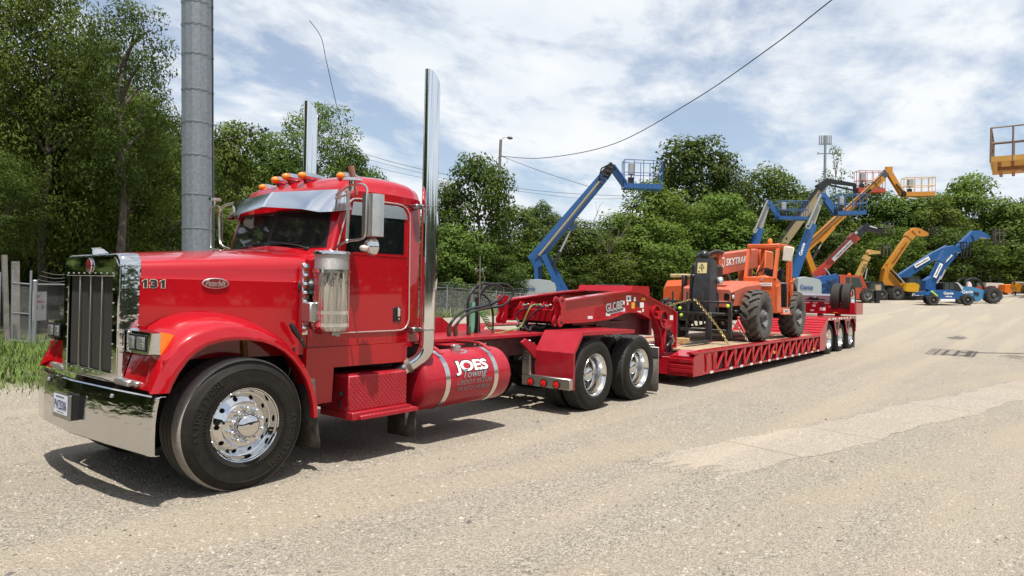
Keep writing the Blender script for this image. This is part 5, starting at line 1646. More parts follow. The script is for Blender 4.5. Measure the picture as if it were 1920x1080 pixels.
    # ---------------- exhaust stacks
    for s in (0, 1):
        Y = (lambda y: y) if s == 0 else (lambda y: 2.44 - y)
        sx, sy, r = 2.14, .10, .0865
        mb = MB(); n = 32; rings = []
        for z in [1.28, 1.9, 2.62, 3.3, 3.75]: rings.append([(sx + r * cos(2 * pi * i / n), Y(sy) + r * sin(2 * pi * i / n), z) for i in range(n)])
        def ztop(c): return 3.93 + .20 * sqrt(max(0, 1 - ((c + 1) / 2) ** 2))
        rings.append([(sx + r * cos(2 * pi * i / n), Y(sy) + r * sin(2 * pi * i / n), ztop(cos(2 * pi * i / n + radians(48)))) for i in range(n)])
        rings.append([(sx + (r - .003) * cos(2 * pi * i / n), Y(sy) + (r - .003) * sin(2 * pi * i / n), ztop(cos(2 * pi * i / n + radians(48)))) for i in range(n)])
        rings.append([(sx + (r - .004) * cos(2 * pi * i / n), Y(sy) + (r - .004) * sin(2 * pi * i / n), 3.5) for i in range(n)])
        mb.loft(rings, ring=True)
        st = O('exhaust_stack', mb, pm('stack_chrome', (.80, .81, .82), .07, 1.0, rvar=.03))
        el = smooth_path([(sx, Y(sy), 1.281), (sx, Y(sy), 1.16), (sx - .005, Y(sy + .01), 1.07), (sx - .04, Y(sy + .045), .985), (sx - .10, Y(sy + .10), .915), (sx - .17, Y(sy + .17), .86)], 5)
        mb = MB(); mb.tube(el, r - .001, 24, caps=False); O('exhaust_elbow', mb, chrome, st)
        mb = MB(); mb.tube([el[-4], el[-1], Vector(el[-1]) + Vector((-.16, .16 * (1 if s == 0 else -1), -.12)), Vector(el[-1]) + Vector((-.4, .42 * (1 if s == 0 else -1), -.2))], .068, 18); mb.tube([el[-5], el[-3]], r + .005, 24, caps=False); O('flex_pipe', mb, pm('heat_stained_steel', (.24, .20, .17), .45, .9, var=.2), st)
        for z in (1.285, 2.63):
            mb = MB(); mb.lathe([(r, z - .008), (r + .004, z - .006), (r + .004, z + .006), (r, z + .008)], (sx, Y(sy), 0), 'z', 32)
            mb.bx(sx - .14, sx - .05, Y(sy + .06), Y(sy + .15), z - .03, z + .02, .006); O('stack_clamp', mb, steel, st)
        if s == 0:
            mb = MB(); mb.tube(smooth_path([(2.185, .10, 2.52), (2.185, .06, 2.55), (2.165, .005, 2.52), (2.165, .0, 2.1), (2.165, .0, 1.75), (2.18, .06, 1.70)], 4), .011, 6); O('grab_rail', mb, chrome, st)
    # ---------------- step box
    mb = MB(); mb.bx(1.10, 1.868, .10, .62, .50, .858, .012); sb = O('step_box', mb, red_dull)
    mb = MB(); mb.bx(1.175, 1.945, -.005, .105, .432, .474, .006); mb.bx(1.10, 1.87, .03, .55, .432, .505, .004); O('step_tread', mb, red_dull, sb)
    mb = MB()
    def lozenge(c, a, b, n_):
        c, a, b, n_ = Vector(c), Vector(a), Vector(b), Vector(n_)
        mb.add([c - a, c - b + n_ * .0, c + a, c + b, c + n_ * .003], [(0, 1, 4), (1, 2, 4), (2, 3, 4), (3, 0, 4)])
    for i in range(30):
        for j in range(13):
            x = 1.122 + i * .0252; z = .525 + j * .0252
            dz = .0105 if (i + j) % 2 else -.0105
            lozenge((x, .0995, z), (.0105, 0, dz), (.0022, 0, -.0022 if dz > 0 else .0022), (0, -1, 0))
    for i in range(30):
        for j in range(4):
            x = 1.19 + i * .0252; y = .006 + j * .0252
            dy = .0105 if (i + j) % 2 else -.0105
            lozenge((x, y, .4745), (.0105, dy, 0), (.0022, -.0022 if dy > 0 else .0022, 0), (0, 0, 1))
    O('chequer_relief', mb, red_dull, sb, smooth=False, kind='stuff')
    mb = MB(); mb.bx(1.072, 1.10, .16, .20, .66, .70, .006); mb.ball((1.07, .18, .68), .025, 8); mb.tube([(1.085, .2, .62), (1.085, .22, .54)], .012, 6); O('box_latch', mb, black, sb)
    mb = MB(); mb.loft([[(1.93, .02, .43), (1.93, .46, .43)], [(1.935, .02, .14), (1.935, .46, .13)]]); o = O('mud_flap', mb, pm('muddy_rubber', (.022, .020, .018), .8)); md = o.modifiers.new('thickness', 'SOLIDIFY'); md.thickness = .01
    # right hand box, mostly hidden
    mb = MB(); mb.bx(1.1, 1.87, 1.82, 2.34, .45, .86, .012); O('battery_box', mb, red_dull)
    # ---------------- fuel tanks
    for s in (0, 1):
        Y = (lambda y: y) if s == 0 else (lambda y: 2.44 - y)
        ty, tz, tr_ = .335, .692, .330
        mb = MB(); mb.lathe([(.0005, 2.055), (.16, 2.052), (.24, 2.058), (.295, 2.078), (.322, 2.105), (tr_, 2.15), (tr_, 3.475), (.322, 3.52), (.295, 3.548), (.24, 3.566), (.0005, 3.57)], (0, Y(ty), tz), 'x', 56)
        tk = O('fuel_tank', mb, red_dull)
        for x in (2.40, 3.235):
            mb = MB(); mb.lathe([(tr_ + .0005, x - .036), (tr_ + .005, x - .036), (tr_ + .005, x + .036), (tr_ + .0005, x + .036)], (0, Y(ty), tz), 'x', 48); stp = O('tank_strap', mb, pm('strap_steel', (.70, .68, .64), .22, 1.0, rvar=.06), tk)
            mb = MB(); pth = smooth_path([(x, Y(.12), tz + .30), (x, Y(.26), tz + .37), (x, Y(.45), tz + .385), (x, Y(.80), tz + .37)], 4); mb.tube(pth, .012, 4); 
            mb = MB(); mb.loft([[(x - .03, p[1], p[2]), (x + .03, p[1], p[2]), (x + .03, p[1], p[2] + .014), (x - .03, p[1], p[2] + .014)] for p in pth], ring=True, caps=True); O('strap_bracket', mb, red_dull, tk)
        mb = MB(); mb.prism([(2.86, tz + .345), (3.20, tz + .345), (3.20, tz + .36), (2.86, tz + .36)], 'y', Y(.5), Y(.78)); O('tank_bracket', mb, red_dull, tk)
        if s == 0:
            mb = MB(); mb.cyl((2.78, .27, tz + .318), (2.78, .262, tz + .37), .062, n=20); mb.bx(2.73, 2.83, .25, .275, tz + .365, tz + .385, .005); O('fuel_cap', mb, alum_dull, tk)
            mb = MB(); 
            ph0 = math.acos((ty - .22) / .332)
            def wrapf(rr_, ph, cx2):
                def f(x, y, z):
                    a = ph + y / tr_
                    q = rr_ + max(0, z)
                    return Vector((cx2 + x, ty - q * cos(a), tz + q * sin(a)))
                return f
            pl = []
            for k in range(24): 
                a = 2 * pi * k / 24; f = wrapf(tr_ + .0012, 1.22, 2.80); pl.append(f(.125 * cos(a), .06 * sin(a), 0))
            mb.add(pl, [tuple(range(24))]); O('cap_plate', mb, pm('strap_steel', (.70, .68, .64), .22, 1.0), tk)
            w_ = wrapf
            text('tank_lettering', 'JOES', None or (0, 0, 0), (1, 0, 0), (0, 0, 1), width=.60, height=.205, mat=ink, parent=tk, bold=.05, thick=.0008, spacing=.95, wrap=w_(tr_ + .0006, .44, 2.825))
            text('tank_lettering', 'JOES', (0, 0, 0), (1, 0, 0), (0, 0, 1), width=.565, height=.175, mat=white, parent=tk, bold=.03, thick=.0008, spacing=.95, wrap=w_(tr_ + .0018, .445, 2.825))
            text('tank_lettering', 'Towing', (0, 0, 0), (1, 0, 0), (0, 0, 1), width=.43, height=.135, mat=ink, parent=tk, shear=.4, bold=.03, thick=.0008, wrap=w_(tr_ + .0030, .165, 2.86))
            text('tank_lettering', 'Towing', (0, 0, 0), (1, 0, 0), (0, 0, 1), width=.41, height=.115, mat=pm('letter_grey', (.26, .26, .27), .4), parent=tk, shear=.4, bold=.005, thick=.0008, wrap=w_(tr_ + .0042, .165, 2.86))
            for row, (tx, ph) in enumerate((('USDOT 953126', -.075), ('PUCO 143836', -.30))):
                text('tank_lettering', tx, (0, 0, 0), (1, 0, 0), (0, 0, 1), width=.60 - .05 * row, height=.062, mat=ink, parent=tk, shear=.3, bold=.02, thick=.0006, wrap=w_(tr_ + .0006, ph, 2.85))
                text('tank_lettering', tx, (0, 0, 0), (1, 0, 0), (0, 0, 1), width=.592 - .05 * row, height=.050, mat=pm('letter_grey', (.26, .26, .27), .4), parent=tk, shear=.3, bold=-.012, thick=.0006, wrap=w_(tr_ + .0018, ph, 2.85))
    # ---------------- catwalk and things behind the cab
    mb = MB(); mb.bx(2.22, 5.22, .70, 1.74, 1.062, 1.112, .008); O('catwalk', mb, red_dull)
    mb = MB(); mb.bx(2.45, 3.9, 1.60, 1.66, 1.113, 1.33, .006); mb.prism([(3.9, 1.113), (4.25, 1.113), (3.9, 1.32)], 'y', 1.60, 1.66); O('catwalk_guard', mb, red_dull)
    bl = MB().ball((0, 0, 0), .018, 8, (1, .5, 1)).mesh('frame_bolt', alum)
    for x in (3.72, 3.82, 3.93): o = link('frame_bolt', bl, t); o.matrix_parent_inverse = world_of(t).inverted(); o.location = (x, .795, 1.0)
    o = link('frame_bolt', bl, t); o.matrix_parent_inverse = world_of(t).inverted(); o.location = (3.92, .795, .86)
    # air and hydraulic hoses looping up from the deck
    def hz(pts, y, r, mat=hose, name='air_hose', par=t):
        q = [onY(u, v, y + dy) for u, v, dy in pts]
        m_ = MB(); m_.tube(smooth_path(q, 7), r, 8); return O(name, m_, mat, par)
    hz([(842, 630, 0), (843, 612, 0), (853, 596, 0), (872, 582, .1), (905, 574, .25), (930, 566, .3), (944, 554, .3), (942, 541, .35), (928, 533, .4), (912, 536, .4), (900, 552, .4), (893, 580, .4), (890, 640, .4)], .95, .020)
    hz([(854, 630, 0), (855, 612, 0), (866, 596, 0), (885, 585, .1), (912, 578, .25), (942, 573, .3), (957, 560, .3), (962, 545, .3), (953, 535, .35), (936, 532, .4), (918, 538, .4), (905, 548, .4), (898, 570, .4), (899, 640, .4)], .95, .018)
    hz([(878, 630, .3), (877, 600, .3), (878, 565, .3), (886, 545, .3), (900, 534, .3), (916, 531, .3)], .95, .019)
    hz([(924, 620, .3), (924, 590, .3), (918, 565, .3), (905, 552, .35), (884, 548, .4)], .95, .016)
    for u, v in ((842, 620), (854, 620), (879, 620)):
        a = onY(u, v, .95); m_ = MB(); m_.cyl((a.x, a.y, 1.112), (a.x, a.y, a.z + .06), .027, n=10); m_.cyl((a.x, a.y, 1.14), (a.x, a.y, 1.18), .034, n=8); O('hose_fitting', m_, pm('dirty_brass', (.10, .085, .06), .5, .6), t)
    for u0, u1, y, w_ in ((893, 898, 1.25, .06),):
        a = onY(893, 630, y); m_ = MB(); m_.cyl((a.x, y, 1.11), (a.x, y, 1.62), .035, n=10); O('hose_post', m_, black, t)
    a = onY(897, 600, 1.2); top = onY(900, 480, 1.2)
    m_ = MB(); m_.tube([(a.x, 1.2, 1.11), (a.x + .01, 1.2, 1.7), top], .012, 6)
    for u in (893, 906):
        c = onY(u, 506, 1.2); m_.tube([c + Vector((.022 * cos(k * pi / 5), 0, .022 * sin(k * pi / 5))) for k in range(10)], .005, 5, closed=True)
    m_.tube([onY(895, 507, 1.2), onY(905, 507, 1.2)], .006, 5); m_.tube(smooth_path([onY(905, 508, 1.2), onY(908, 520, 1.2), onY(909, 530, 1.2)], 3), .005, 5)
    O('hose_tender', m_, steel, t)
    # coiled green electric cord
    cpts = []
    A, B = onY(903, 585, 1.05), onY(922, 618, 1.05)
    for k in range(70):
        f = k / 69; p_ = A.lerp(B, f); an_ = f * 2 * pi * 7; cpts.append(p_ + Vector((cos(an_) * .045, sin(an_) * .045, .012 * sin(an_))))
    m_ = MB(); m_.tube(cpts, .0085, 6); O('coiled_cord', m_, pm('green_cord', (.03, .12, .02), .4), t)
    hz([(922, 618, 0), (926, 624, 0), (936, 624, 0), (952, 620, .0), (975, 613, -.02), (983, 600, -.05), (992, 580, -.1), (999, 572, -.1), (1010, 571, -.1)], 1.05, .010, pm('green_hose', (.16, .26, .05), .4), 'green_air_line')
    a = onY(886, 590, 1.3); m_ = MB(); m_.cyl((a.x, 1.3, 1.11), (a.x, 1.3, 1.55), .05, n=12); O('green_bottle', m_, pm('pale_green', (.15, .42, .28), .3), t)
    # ---------------- tandem fenders, lamp bar, mud flaps
    for s in (0, 1):
        Y = (lambda y: y) if s == 0 else (lambda y: 2.44 - y)
        mb = MB()
        pr_o = [(4.86, .43), (4.86, .872), (5.085, 1.158), (6.63, 1.152)]
        def shell(off): return [(x + (off if i < 2 else off * .6), z - (off if i > 1 else 0)) for i, (x, z) in enumerate(pr_o)]
        q = shell(.012)
        secs = [[(x, Y(y), z) for x, z in pr_o] + [(x, Y(y), z) for x, z in q[::-1]] for y in (-.03, .63)]
        mb.loft(secs, ring=True, caps=True)
        fd = O('tandem_fender', mb, red_dull, smooth=False)
        # folded side lip
        lip = [(4.861, .35), (4.861, .872), (5.086, 1.159), (6.632, 1.153)]
        mb = MB(); inn_ = [(4.902, .35), (4.902, .858), (5.105, 1.112), (6.60, 1.098)]
        mb.prism(lip + inn_[::-1], 'y', Y(-.036), Y(-.031)); O('fender_lip', mb, red_dull, fd, smooth=False)
        mb = MB(); mb.bx(6.4, 6.5, Y(.3), Y(.8), 1.05, 1.13, .01); O('fender_bracket', mb, red_dull, fd)
        mb = MB(); mb.prism([(4.5, 1.0), (4.85, .75), (4.85, .95), (4.6, 1.05)], 'y', Y(.60), Y(.64)); O('fender_bracket', mb, red_dull, fd)
        mb = MB(); mb.bx(4.77, 4.85, Y(-.045), Y(.80), .362, .518, .008); lbx = O('lamp_bar', mb, pm('mill_aluminium', (.50, .48, .44), .38, 1.0, var=.1))
        for y in (.635, .402, .178):
            mb = MB(); mb.lathe([(.062, 0), (.062, -.012), (.050, -.016), (.050, -.006)], (4.77, Y(y), .42), 'x', 24); O('lamp_grommet', mb, black_gl, lbx)
            mb = MB(); mb.lathe([(.050, -.010), (.046, -.018), (.02, -.024), (.0005, -.025)], (4.77, Y(y), .42), 'x', 24); O('red_lamp', mb, red_lens, lbx)
        mb = MB(); mb.bx(4.775, 4.80, Y(.665), Y(.80), .518, 1.02, .004); mb.bx(4.80, 4.90, Y(.665), Y(.675), .518, .98, .003); O('bar_hanger', mb, pm('mill_aluminium', (.50, .48, .44), .38, 1.0), lbx)
        mb = MB()
        for z in (.74, .84, .93): mb.ball((4.774, Y(.73), z), .014, 8)
        O('bar_bolt', mb, black, lbx)
        mb = MB(); mb.loft([[(7.56, Y(-.0), .70), (7.56, Y(.60), .70)], [(7.57, Y(.0), .10), (7.57, Y(.60), .08)], [(7.572, Y(.03), .055), (7.572, Y(.58), .05)]]); fl = O('mud_flap', mb, pm('worn_black_flap', (.07, .065, .058), .85, var=.35, dust=.3)); md = fl.modifiers.new('thickness', 'SOLIDIFY'); md.thickness = .012
        mb = MB(); mb.bx(7.54, 7.562, Y(-.0), Y(.60), .66, .82, .003); mb.bx(7.56, 7.60, Y(.1), Y(.85), .80, .86, .005); O('flap_bracket', mb, alum_dull, fl)
    # fifth wheel
    mb = MB(); mb.lathe([(.0005, 1.165), (.44, 1.165), (.46, 1.15), (.46, 1.11), (.3, 1.10)], (6.15, YC, 0), 'z', 36); mb.bx(5.7, 6.6, .85, 1.59, 1.06, 1.12, .01); mb.prism([(6.4, 1.06), (7.1, 1.0), (7.1, 1.04), (6.5, 1.15)], 'y', .9, 1.54); O('fifth_wheel', mb, pm('greasy_steel', (.035, .028, .024), .5, .3, var=.4))
    for i in range(3):
        m_ = MB(); m_.tube(smooth_path([(5.0 + .1 * i, .85 + .1 * i, 1.13), (5.2, .95 + .15 * i, 1.19), (5.5, 1.0 + .2 * i, 1.15), (5.8, 1.1 + .2 * i, 1.20)], 4), .018, 6); O('air_hose', m_, hose, t)
    return t
TRUCK = build_truck()
# ================================================================== low-loader trailer
def build_trailer():
    t = thing('lowboy_trailer', 'long red low-loader trailer with gooseneck coupled behind the tractor', 'trailer', (13.5, YC, 0))
    O = lambda name, mb, mat, par=t, **k: obj(name, mb, mat, par, **k)
    NY0, NY1 = .65, 1.79
    # ---------------- gooseneck beams
    top = [(5.53, 1.575), (5.62, 1.59), (6.3, 1.655), (7.0, 1.715), (7.50, 1.752), (7.74, 1.766), (7.92, 1.760), (8.06, 1.742), (8.6, 1.615), (9.10, 1.497), (9.48, 1.405)]
    bot = [(5.53, 1.262), (6.0, 1.262), (6.6, 1.278), (6.91, 1.296), (7.15, 1.335), (7.40, 1.385), (7.62, 1.408), (7.85, 1.400), (8.10, 1.36), (8.30, 1.31), (8.45, 1.268)]
    for s in (0, 1):
        Y = (lambda y: y) if s == 0 else (lambda y: 2.44 - y)
        foot = [(8.47, 1.262), (8.66, 1.13), (8.80, 1.00), (8.865, .80), (8.87, .56), (9.55, .55), (9.54, 1.39)]
        mb = MB(); mb.prism(top[:-1] + [(9.48, 1.400)] + foot[::-1][0:0] + [(9.54, 1.38), (9.55, .55), (8.87, .56), (8.865, .80), (8.80, 1.0), (8.66, 1.13)] + bot[::-1], 'y', Y(NY0), Y(NY0 + .03))
        bm_ = O('neck_beam', mb, red_tr, smooth=False)
        mb = MB()
        def flange(path, w0, w1, th):
            mb.loft([[(x, Y(w0), z), (x, Y(w1), z), (x, Y(w1), z - th), (x, Y(w0), z - th)] for x, z in path], ring=True, caps=True)
        flange([(x, z + .012) for x, z in top], NY0 - .035, NY0 + .16, .028)
        flange([(x, z + .008) for x, z in bot], NY0 - .045, NY0 + .16, .026)
        O('beam_flange', mb, red_tr, bm_, angle=30)
        # clevis plate at the nose
        cl = [(5.40, 1.30), (5.385, 1.255), (5.40, 1.21), (5.445, 1.19), (5.50, 1.205), (5.53, 1.26), (5.545, 1.42), (5.575, 1.50), (5.58, 1.585), (5.545, 1.64), (5.48, 1.655), (5.43, 1.63), (5.41, 1.58), (5.425, 1.53), (5.455, 1.48), (5.455, 1.37)]
        for dy in (-.05, .05):
            mb = MB(); mb.prism(cl, 'y', Y(NY0 + dy), Y(NY0 + dy + .028)); o = O('clevis_plate', mb, red_tr, bm_, smooth=False)
            mb = MB(); mb.cyl((5.47, Y(NY0 + dy - .004), 1.26), (5.47, Y(NY0 + dy), 1.26), .024, n=12); mb.cyl((5.49, Y(NY0 + dy - .004), 1.59), (5.49, Y(NY0 + dy), 1.59), .024, n=12); O('pin_hole', mb, void, bm_)
        # foot flange ring, ribs and cut-outs
        mb = MB()
        def ring(cx_, cz_, r, th, a0, a1, y0=-.05, y1=.06):
            pts = arc(cx_, cz_, r, a0, a1, 18); pin = arc(cx_, cz_, r - th, a0, a1, 18)
            mb.prism(pts + pin[::-1], 'y', Y(NY0 + y0), Y(NY0 + y1))
        ring(8.66, 1.37, .155, .028, -60, 235); ring(8.98, 1.25, .17, .026, 0, 360)
        mb.loft([[(x, Y(NY0 - .06), z), (x, Y(NY0 + .09), z), (x + .02, Y(NY0 + .09), z - .02), (x + .02, Y(NY0 - .06), z - .02)] for x, z in ((8.52, 1.30), (8.66, 1.15), (8.79, 1.01), (8.86, .82), (8.865, .56))], ring=True, caps=True)
        mb.bx(9.51, 9.55, Y(NY0 - .05), Y(NY0 + .12), .55, 1.38); mb.beam((9.05, Y(NY0 - .03), 1.05), (8.95, Y(NY0 - .03), .62), .05, .035); mb.beam((9.0, Y(NY0 - .03), 1.08), (9.3, Y(NY0 - .03), 1.12), .05, .04)
        O('foot_rib', mb, red_tr, bm_, angle=30)
        mb = MB(); mb.cyl((8.98, Y(NY0 - .004), 1.25), (8.98, Y(NY0 + .004), 1.25), .142, n=24); mb.cyl((8.66, Y(NY0 - .004), 1.37), (8.66, Y(NY0 + .003), 1.37), .05, n=16); mb.prism([(9.07, .60), (9.42, .60), (9.42, .98), (9.2, 1.02), (9.12, .8)], 'y', Y(NY0 - .004), Y(NY0 + .004)); O('cut_out', mb, red_dark, bm_, smooth=False)
        mb = MB(); mb.cyl((8.66, Y(NY0 - .09), 1.37), (8.66, Y(NY0 + .1), 1.37), .045, n=16); mb.cyl((9.0, Y(NY0 - .07), 1.22), (9.0, Y(NY0 + .1), 1.22), .03, n=12); O('pivot_pin', mb, red_tr, bm_)
    # cross members and kingpin plate
    mb = MB(); mb.bx(5.64, 5.90, NY0 + .03, NY1 - .03, 1.255, 1.44, .006); O('cross_member', mb, red_tr)
    for y in (.86, 1.09, 1.33, 1.56):
        mb = MB(); mb.prism([(5.60, 1.44), (5.78, 1.44), (5.78, 1.56), (5.70, 1.56)], 'y', y, y + .02); O('gusset', mb, red_tr, smooth=False)
    mb = MB(); mb.bx(5.9, 7.6, NY0 + .03, NY1 - .03, 1.20, 1.245, .004); O('kingpin_plate', mb, red_dark)
    mb = MB(); mb.bx(6.6, 7.0, NY0 + .02, NY1 - .02, 1.17, 1.28); mb.bx(7.0, 8.6, NY0 + .17, NY0 + .19, .95, 1.45); mb.bx(7.0, 8.6, NY1 - .19, NY1 - .17, .95, 1.45); mb.bx(8.45, 8.55, NY0, NY1, .95, 1.45); O('neck_gusset', mb, red_dark)
    mb = MB(); mb.prism([(7.72, 1.762), (7.78, 1.868), (8.42, 1.868), (8.46, 1.66), (8.1, 1.73)], 'y', NY0 + .005, NY1 - .005); O('neck_cover', mb, red_tr, smooth=False)
    mb = MB(); mb.lathe([(.0005, 1.885), (.26, 1.885), (.28, 1.876), (.28, 1.87)], (8.1, 1.3, 0), 'z', 24); O('tank_lid', mb, black)
    # hydraulic fittings at the nose
    for y in (.80, .98, 1.18, 1.42):
        mb = MB(); mb.cyl((5.66, y, 1.50), (5.58, y, 1.50), .016, n=8); mb.cyl((5.58, y, 1.50), (5.55, y, 1.50), .024, n=8); mb.bx(5.62, 5.66, y - .07, y - .02, 1.505, 1.53, .004); O('coupling', mb, pm('plated_fitting', (.62, .58, .48), .3, .9), t)
    for pts in ([(1005, 573), (990, 577), (975, 583), (968, 590), (968, 597), (974, 607), (980, 618)], [(1022, 574), (1010, 580), (998, 590), (988, 600), (980, 612)], [(1010, 572), (1014, 574), (1018, 576)]):
        mb = MB(); mb.tube(smooth_path([onX(u, v, 5.50) for u, v in pts], 6), .014, 7); O('air_hose', mb, pm('worn_hose', (.05, .035, .05), .5), t)
    # neck stickers and name
    mats_l = {'white': white_tape, 'yellow': pm('sticker_yellow', (.70, .38, .02), .5), 'black': ink}
    rt = Vector((1, 0, .118)).normalized(); up = Vector((-.118, 0, 1)).normalized()
    c = onY(1152, 574, NY0 - .003)
    text('neck_lettering', 'GLOBE', c, rt, up, width=.62, height=.175, mat=ink, parent=t, bold=.06, thick=.0008)
    text('neck_lettering', 'GLOBE', c + Vector((0, -.0015, 0)), rt, up, width=.58, height=.145, mat=pm('lettering_silver', (.40, .40, .41), .4), parent=t, bold=.03, thick=.0008)
    c2 = onY(1154, 584, NY0 - .003)
    mb = MB(); q = []
    for a_, b_ in ((-.33, -.028), (.31, -.028), (.33, .028), (-.31, .028)): q.append(c2 + rt * a_ + up * b_)
    mb.add(q, [(0, 1, 2, 3)]); O('name_bar', mb, pm('lettering_silver', (.40, .40, .41), .4), t)
    marks('neck_print', c2 + rt * -.27 + Vector((0, -.0015, 0)), c2 + rt * .27 + Vector((0, -.0015, 0)), up, 16, .024, ink, t, seed=6)
    cs = c + rt * .03 + up * .02; mb = MB(); q = []
    for k in range(10):
        an = radians(90 + 36 * k); r_ = .052 if k % 2 == 0 else .022; q.append(cs + rt * (r_ * cos(an)) + up * (r_ * sin(an)) + Vector((0, -.004, 0)))
    mb.loft([q, [p - Vector((0, .001, 0)) for p in q]], ring=True, caps=True); O('neck_emblem', mb, ink, smooth=False)
    def sticker(u0, v0, u1, v1, m_, y=NY0 - .002, name='sticker', lettering=None):
        a = onY(u0, v0, y); b = onY(u1, v0, y); c = onY(u1, v1, y); d = onY(u0, v1, y)
        mb = MB(); mb.loft([[a, b, c, d], [p + Vector((0, -.0012, 0)) for p in (a, b, c, d)]], ring=True, caps=True); return O(name, mb, m_, t, smooth=False)
    for q in ((1102, 592.5, 1111, 598), (1136, 587, 1144, 592.5)): sticker(*q, white_tape, name='reflective_tape')
    for q in ((1174, 554, 1183, 565), (1188, 557, 1192, 564.5), (1164, 577.5, 1172, 584), (1200, 567, 1207, 577), (1168, 564, 1171, 571), (1204, 579, 1207, 585), (1175.5, 566, 1178, 572), (1195, 583, 1202, 588)): sticker(*q, white_tape)
    for q in ((1184, 567, 1190, 578.5), (1203, 558.5, 1210, 563)): sticker(*q, mats_l['yellow'])
    for q in ((1177, 557.5, 1180, 562), (1184.5, 557, 1187.5, 564), (1193, 564, 1199, 574)): sticker(*q, ink, y=NY0 - .0035)
    sticker(1256, 591, 1262, 600, white_tape, y=NY0 - .06)
    # ---------------- hydraulic hoses in the neck foot
    mb = MB()
    for k in range(4):
        mb.tube(smooth_path([(9.15 + .03 * k, .60, 1.02), (9.32 - .02 * k, .57, .90), (9.05 + .05 * k, .56, .74), (9.22, .58, .58 + .03 * k), (9.4, .62, .62)], 5), .014, 6)
    O('hydraulic_hose', mb, hose, kind='stuff')
    mb = MB(); mb.cyl((9.25, .585, .92), (9.34, .585, .80), .045, n=12); mb.bx(9.22, 9.36, .57, .63, .74, .80, .01); O('valve', mb, steel)
    # ---------------- main deck
    dz = .665
    mb = MB()
    for y in (-.06, 2.36):
        mb.bx(8.86, 17.52, y, y + .14, .615, .655, .006)      # top flange
        mb.bx(8.86, 17.55, y, y + .14, .205, .245, .006)      # bottom flange
        mb.bx(8.86, 17.50, y + .075 if y < 0 else y + .02, y + .095 if y < 0 else y + .04, .245, .615)
    O('side_rail', mb, red_tr)
    mb = MB()
    for y in (.55, 1.05, 1.39, 1.75): mb.bx(8.9, 17.6, y, y + .1, .22, .60)
    for k in range(16): mb.bx(9.3 + .54 * k, 9.36 + .54 * k, .04, 2.4, .42, .60)
    O('deck_beam', mb, red_dark)
    mb = MB(); mb.prism([(8.86, .205), (8.86, .36), (8.86, .56), (9.32, .662), (9.32, .205)], 'y', -.062, .41); O('deck_nose', mb, red_tr, smooth=False)
    mb = MB(); mb.prism([(8.86, .205), (8.86, .56), (9.32, .662), (9.32, .205)], 'y', 2.03, 2.502); O('deck_nose', mb, red_tr, smooth=False)
    mb = MB(); mb.bx(8.88, 9.5, .412, 2.028, .205, .54, .006); O('nose_block', mb, red_tr)
    for z in (.515, .40, .325):
        mb = MB(); mb.cyl((8.845, -.055, z), (8.845, .405, z), .018, n=10); mb.bx(8.83, 8.862, -.055, .405, z - .05, z - .012, .004); O('nose_step', mb, red_tr)
    mb = MB(); mb.loft([[(8.875, -.0, .572), (8.875, .36, .572), (8.875, .36, .576), (8.875, -.0, .576)], [(9.27, -.0, .658), (9.27, .36, .658), (9.27, .36, .664), (9.27, .0, .664)]], ring=True, caps=True); O('nose_plate', mb, red, smooth=False)
    # pressed side braces: uprights and slanting gussets, bay after bay
    x0, pitch, n = 9.95, .535, 14
    up_m = MB(); up_m.bx(-.025, .025, -.055, .015, .246, .614, .004); up_m.bx(-.05, .05, -.056, -.045, .50, .614, .003); up_me = up_m.mesh('upright', red_tr, smooth=False)
    gs_m = MB(); gs_m.beam((.06, -.045, .26), (.36, -.045, .56), .035, .05); gs_m.beam((.36, -.045, .56), (.36, -.03, .61), .03, .04); gs_me = gs_m.mesh('brace', red_tr, smooth=False)
    hk_m = MB(); hk_m.beam((.42, -.05, .60), (.45, -.06, .44), .03, .028); hk_m.beam((.48, -.05, .60), (.45, -.06, .44), .03, .028); hk_m.cyl((.45, -.06, .44), (.45, -.06, .36), .014, n=6); hk_me = hk_m.mesh('tie_hook', red_tr, smooth=False)
    dk_m = MB(); dk_m.prism([(.10, .25), (.41, .25), (.41, .58)], 'y', -.02, .014); dk_me = dk_m.mesh('bay_shade', void, smooth=False)  # black wedge put in for the shade inside each brace bay
    inv = world_of(t).inverted()
    for k in range(n):
        for nm, me in (('upright', up_me), ('brace', gs_me), ('tie_hook', hk_me), ('bay_shade', dk_me)):
            o = link(nm, me, t); o.matrix_parent_inverse = inv; o.location = (x0 + pitch * k, 0, 0)
    mb = MB(); mb.bx(8.95, 9.9, -.052, -.04, .246, .612); O('side_plate', mb, red_tr, smooth=False)
    for x in (9.45, 9.80):
        mb = MB(); mb.beam((x - .05, -.055, .60), (x, -.062, .42), .03, .03); mb.beam((x + .06, -.055, .60), (x, -.062, .42), .03, .03); mb.cyl((x, -.062, .42), (x, -.062, .26), .016, n=8); O('tie_hook', mb, red_tr)
    tp = MB(); tp.bx(-.075, .075, -.066, -.0605, .207, .255); tpm = tp.mesh('reflective_tape', white_tape, smooth=False)
    for k in range(13):
        o = link('reflective_tape', tpm, t); o.matrix_parent_inverse = inv; o.location = (10.15 + .60 * k if k else 9.72, 0, 0)
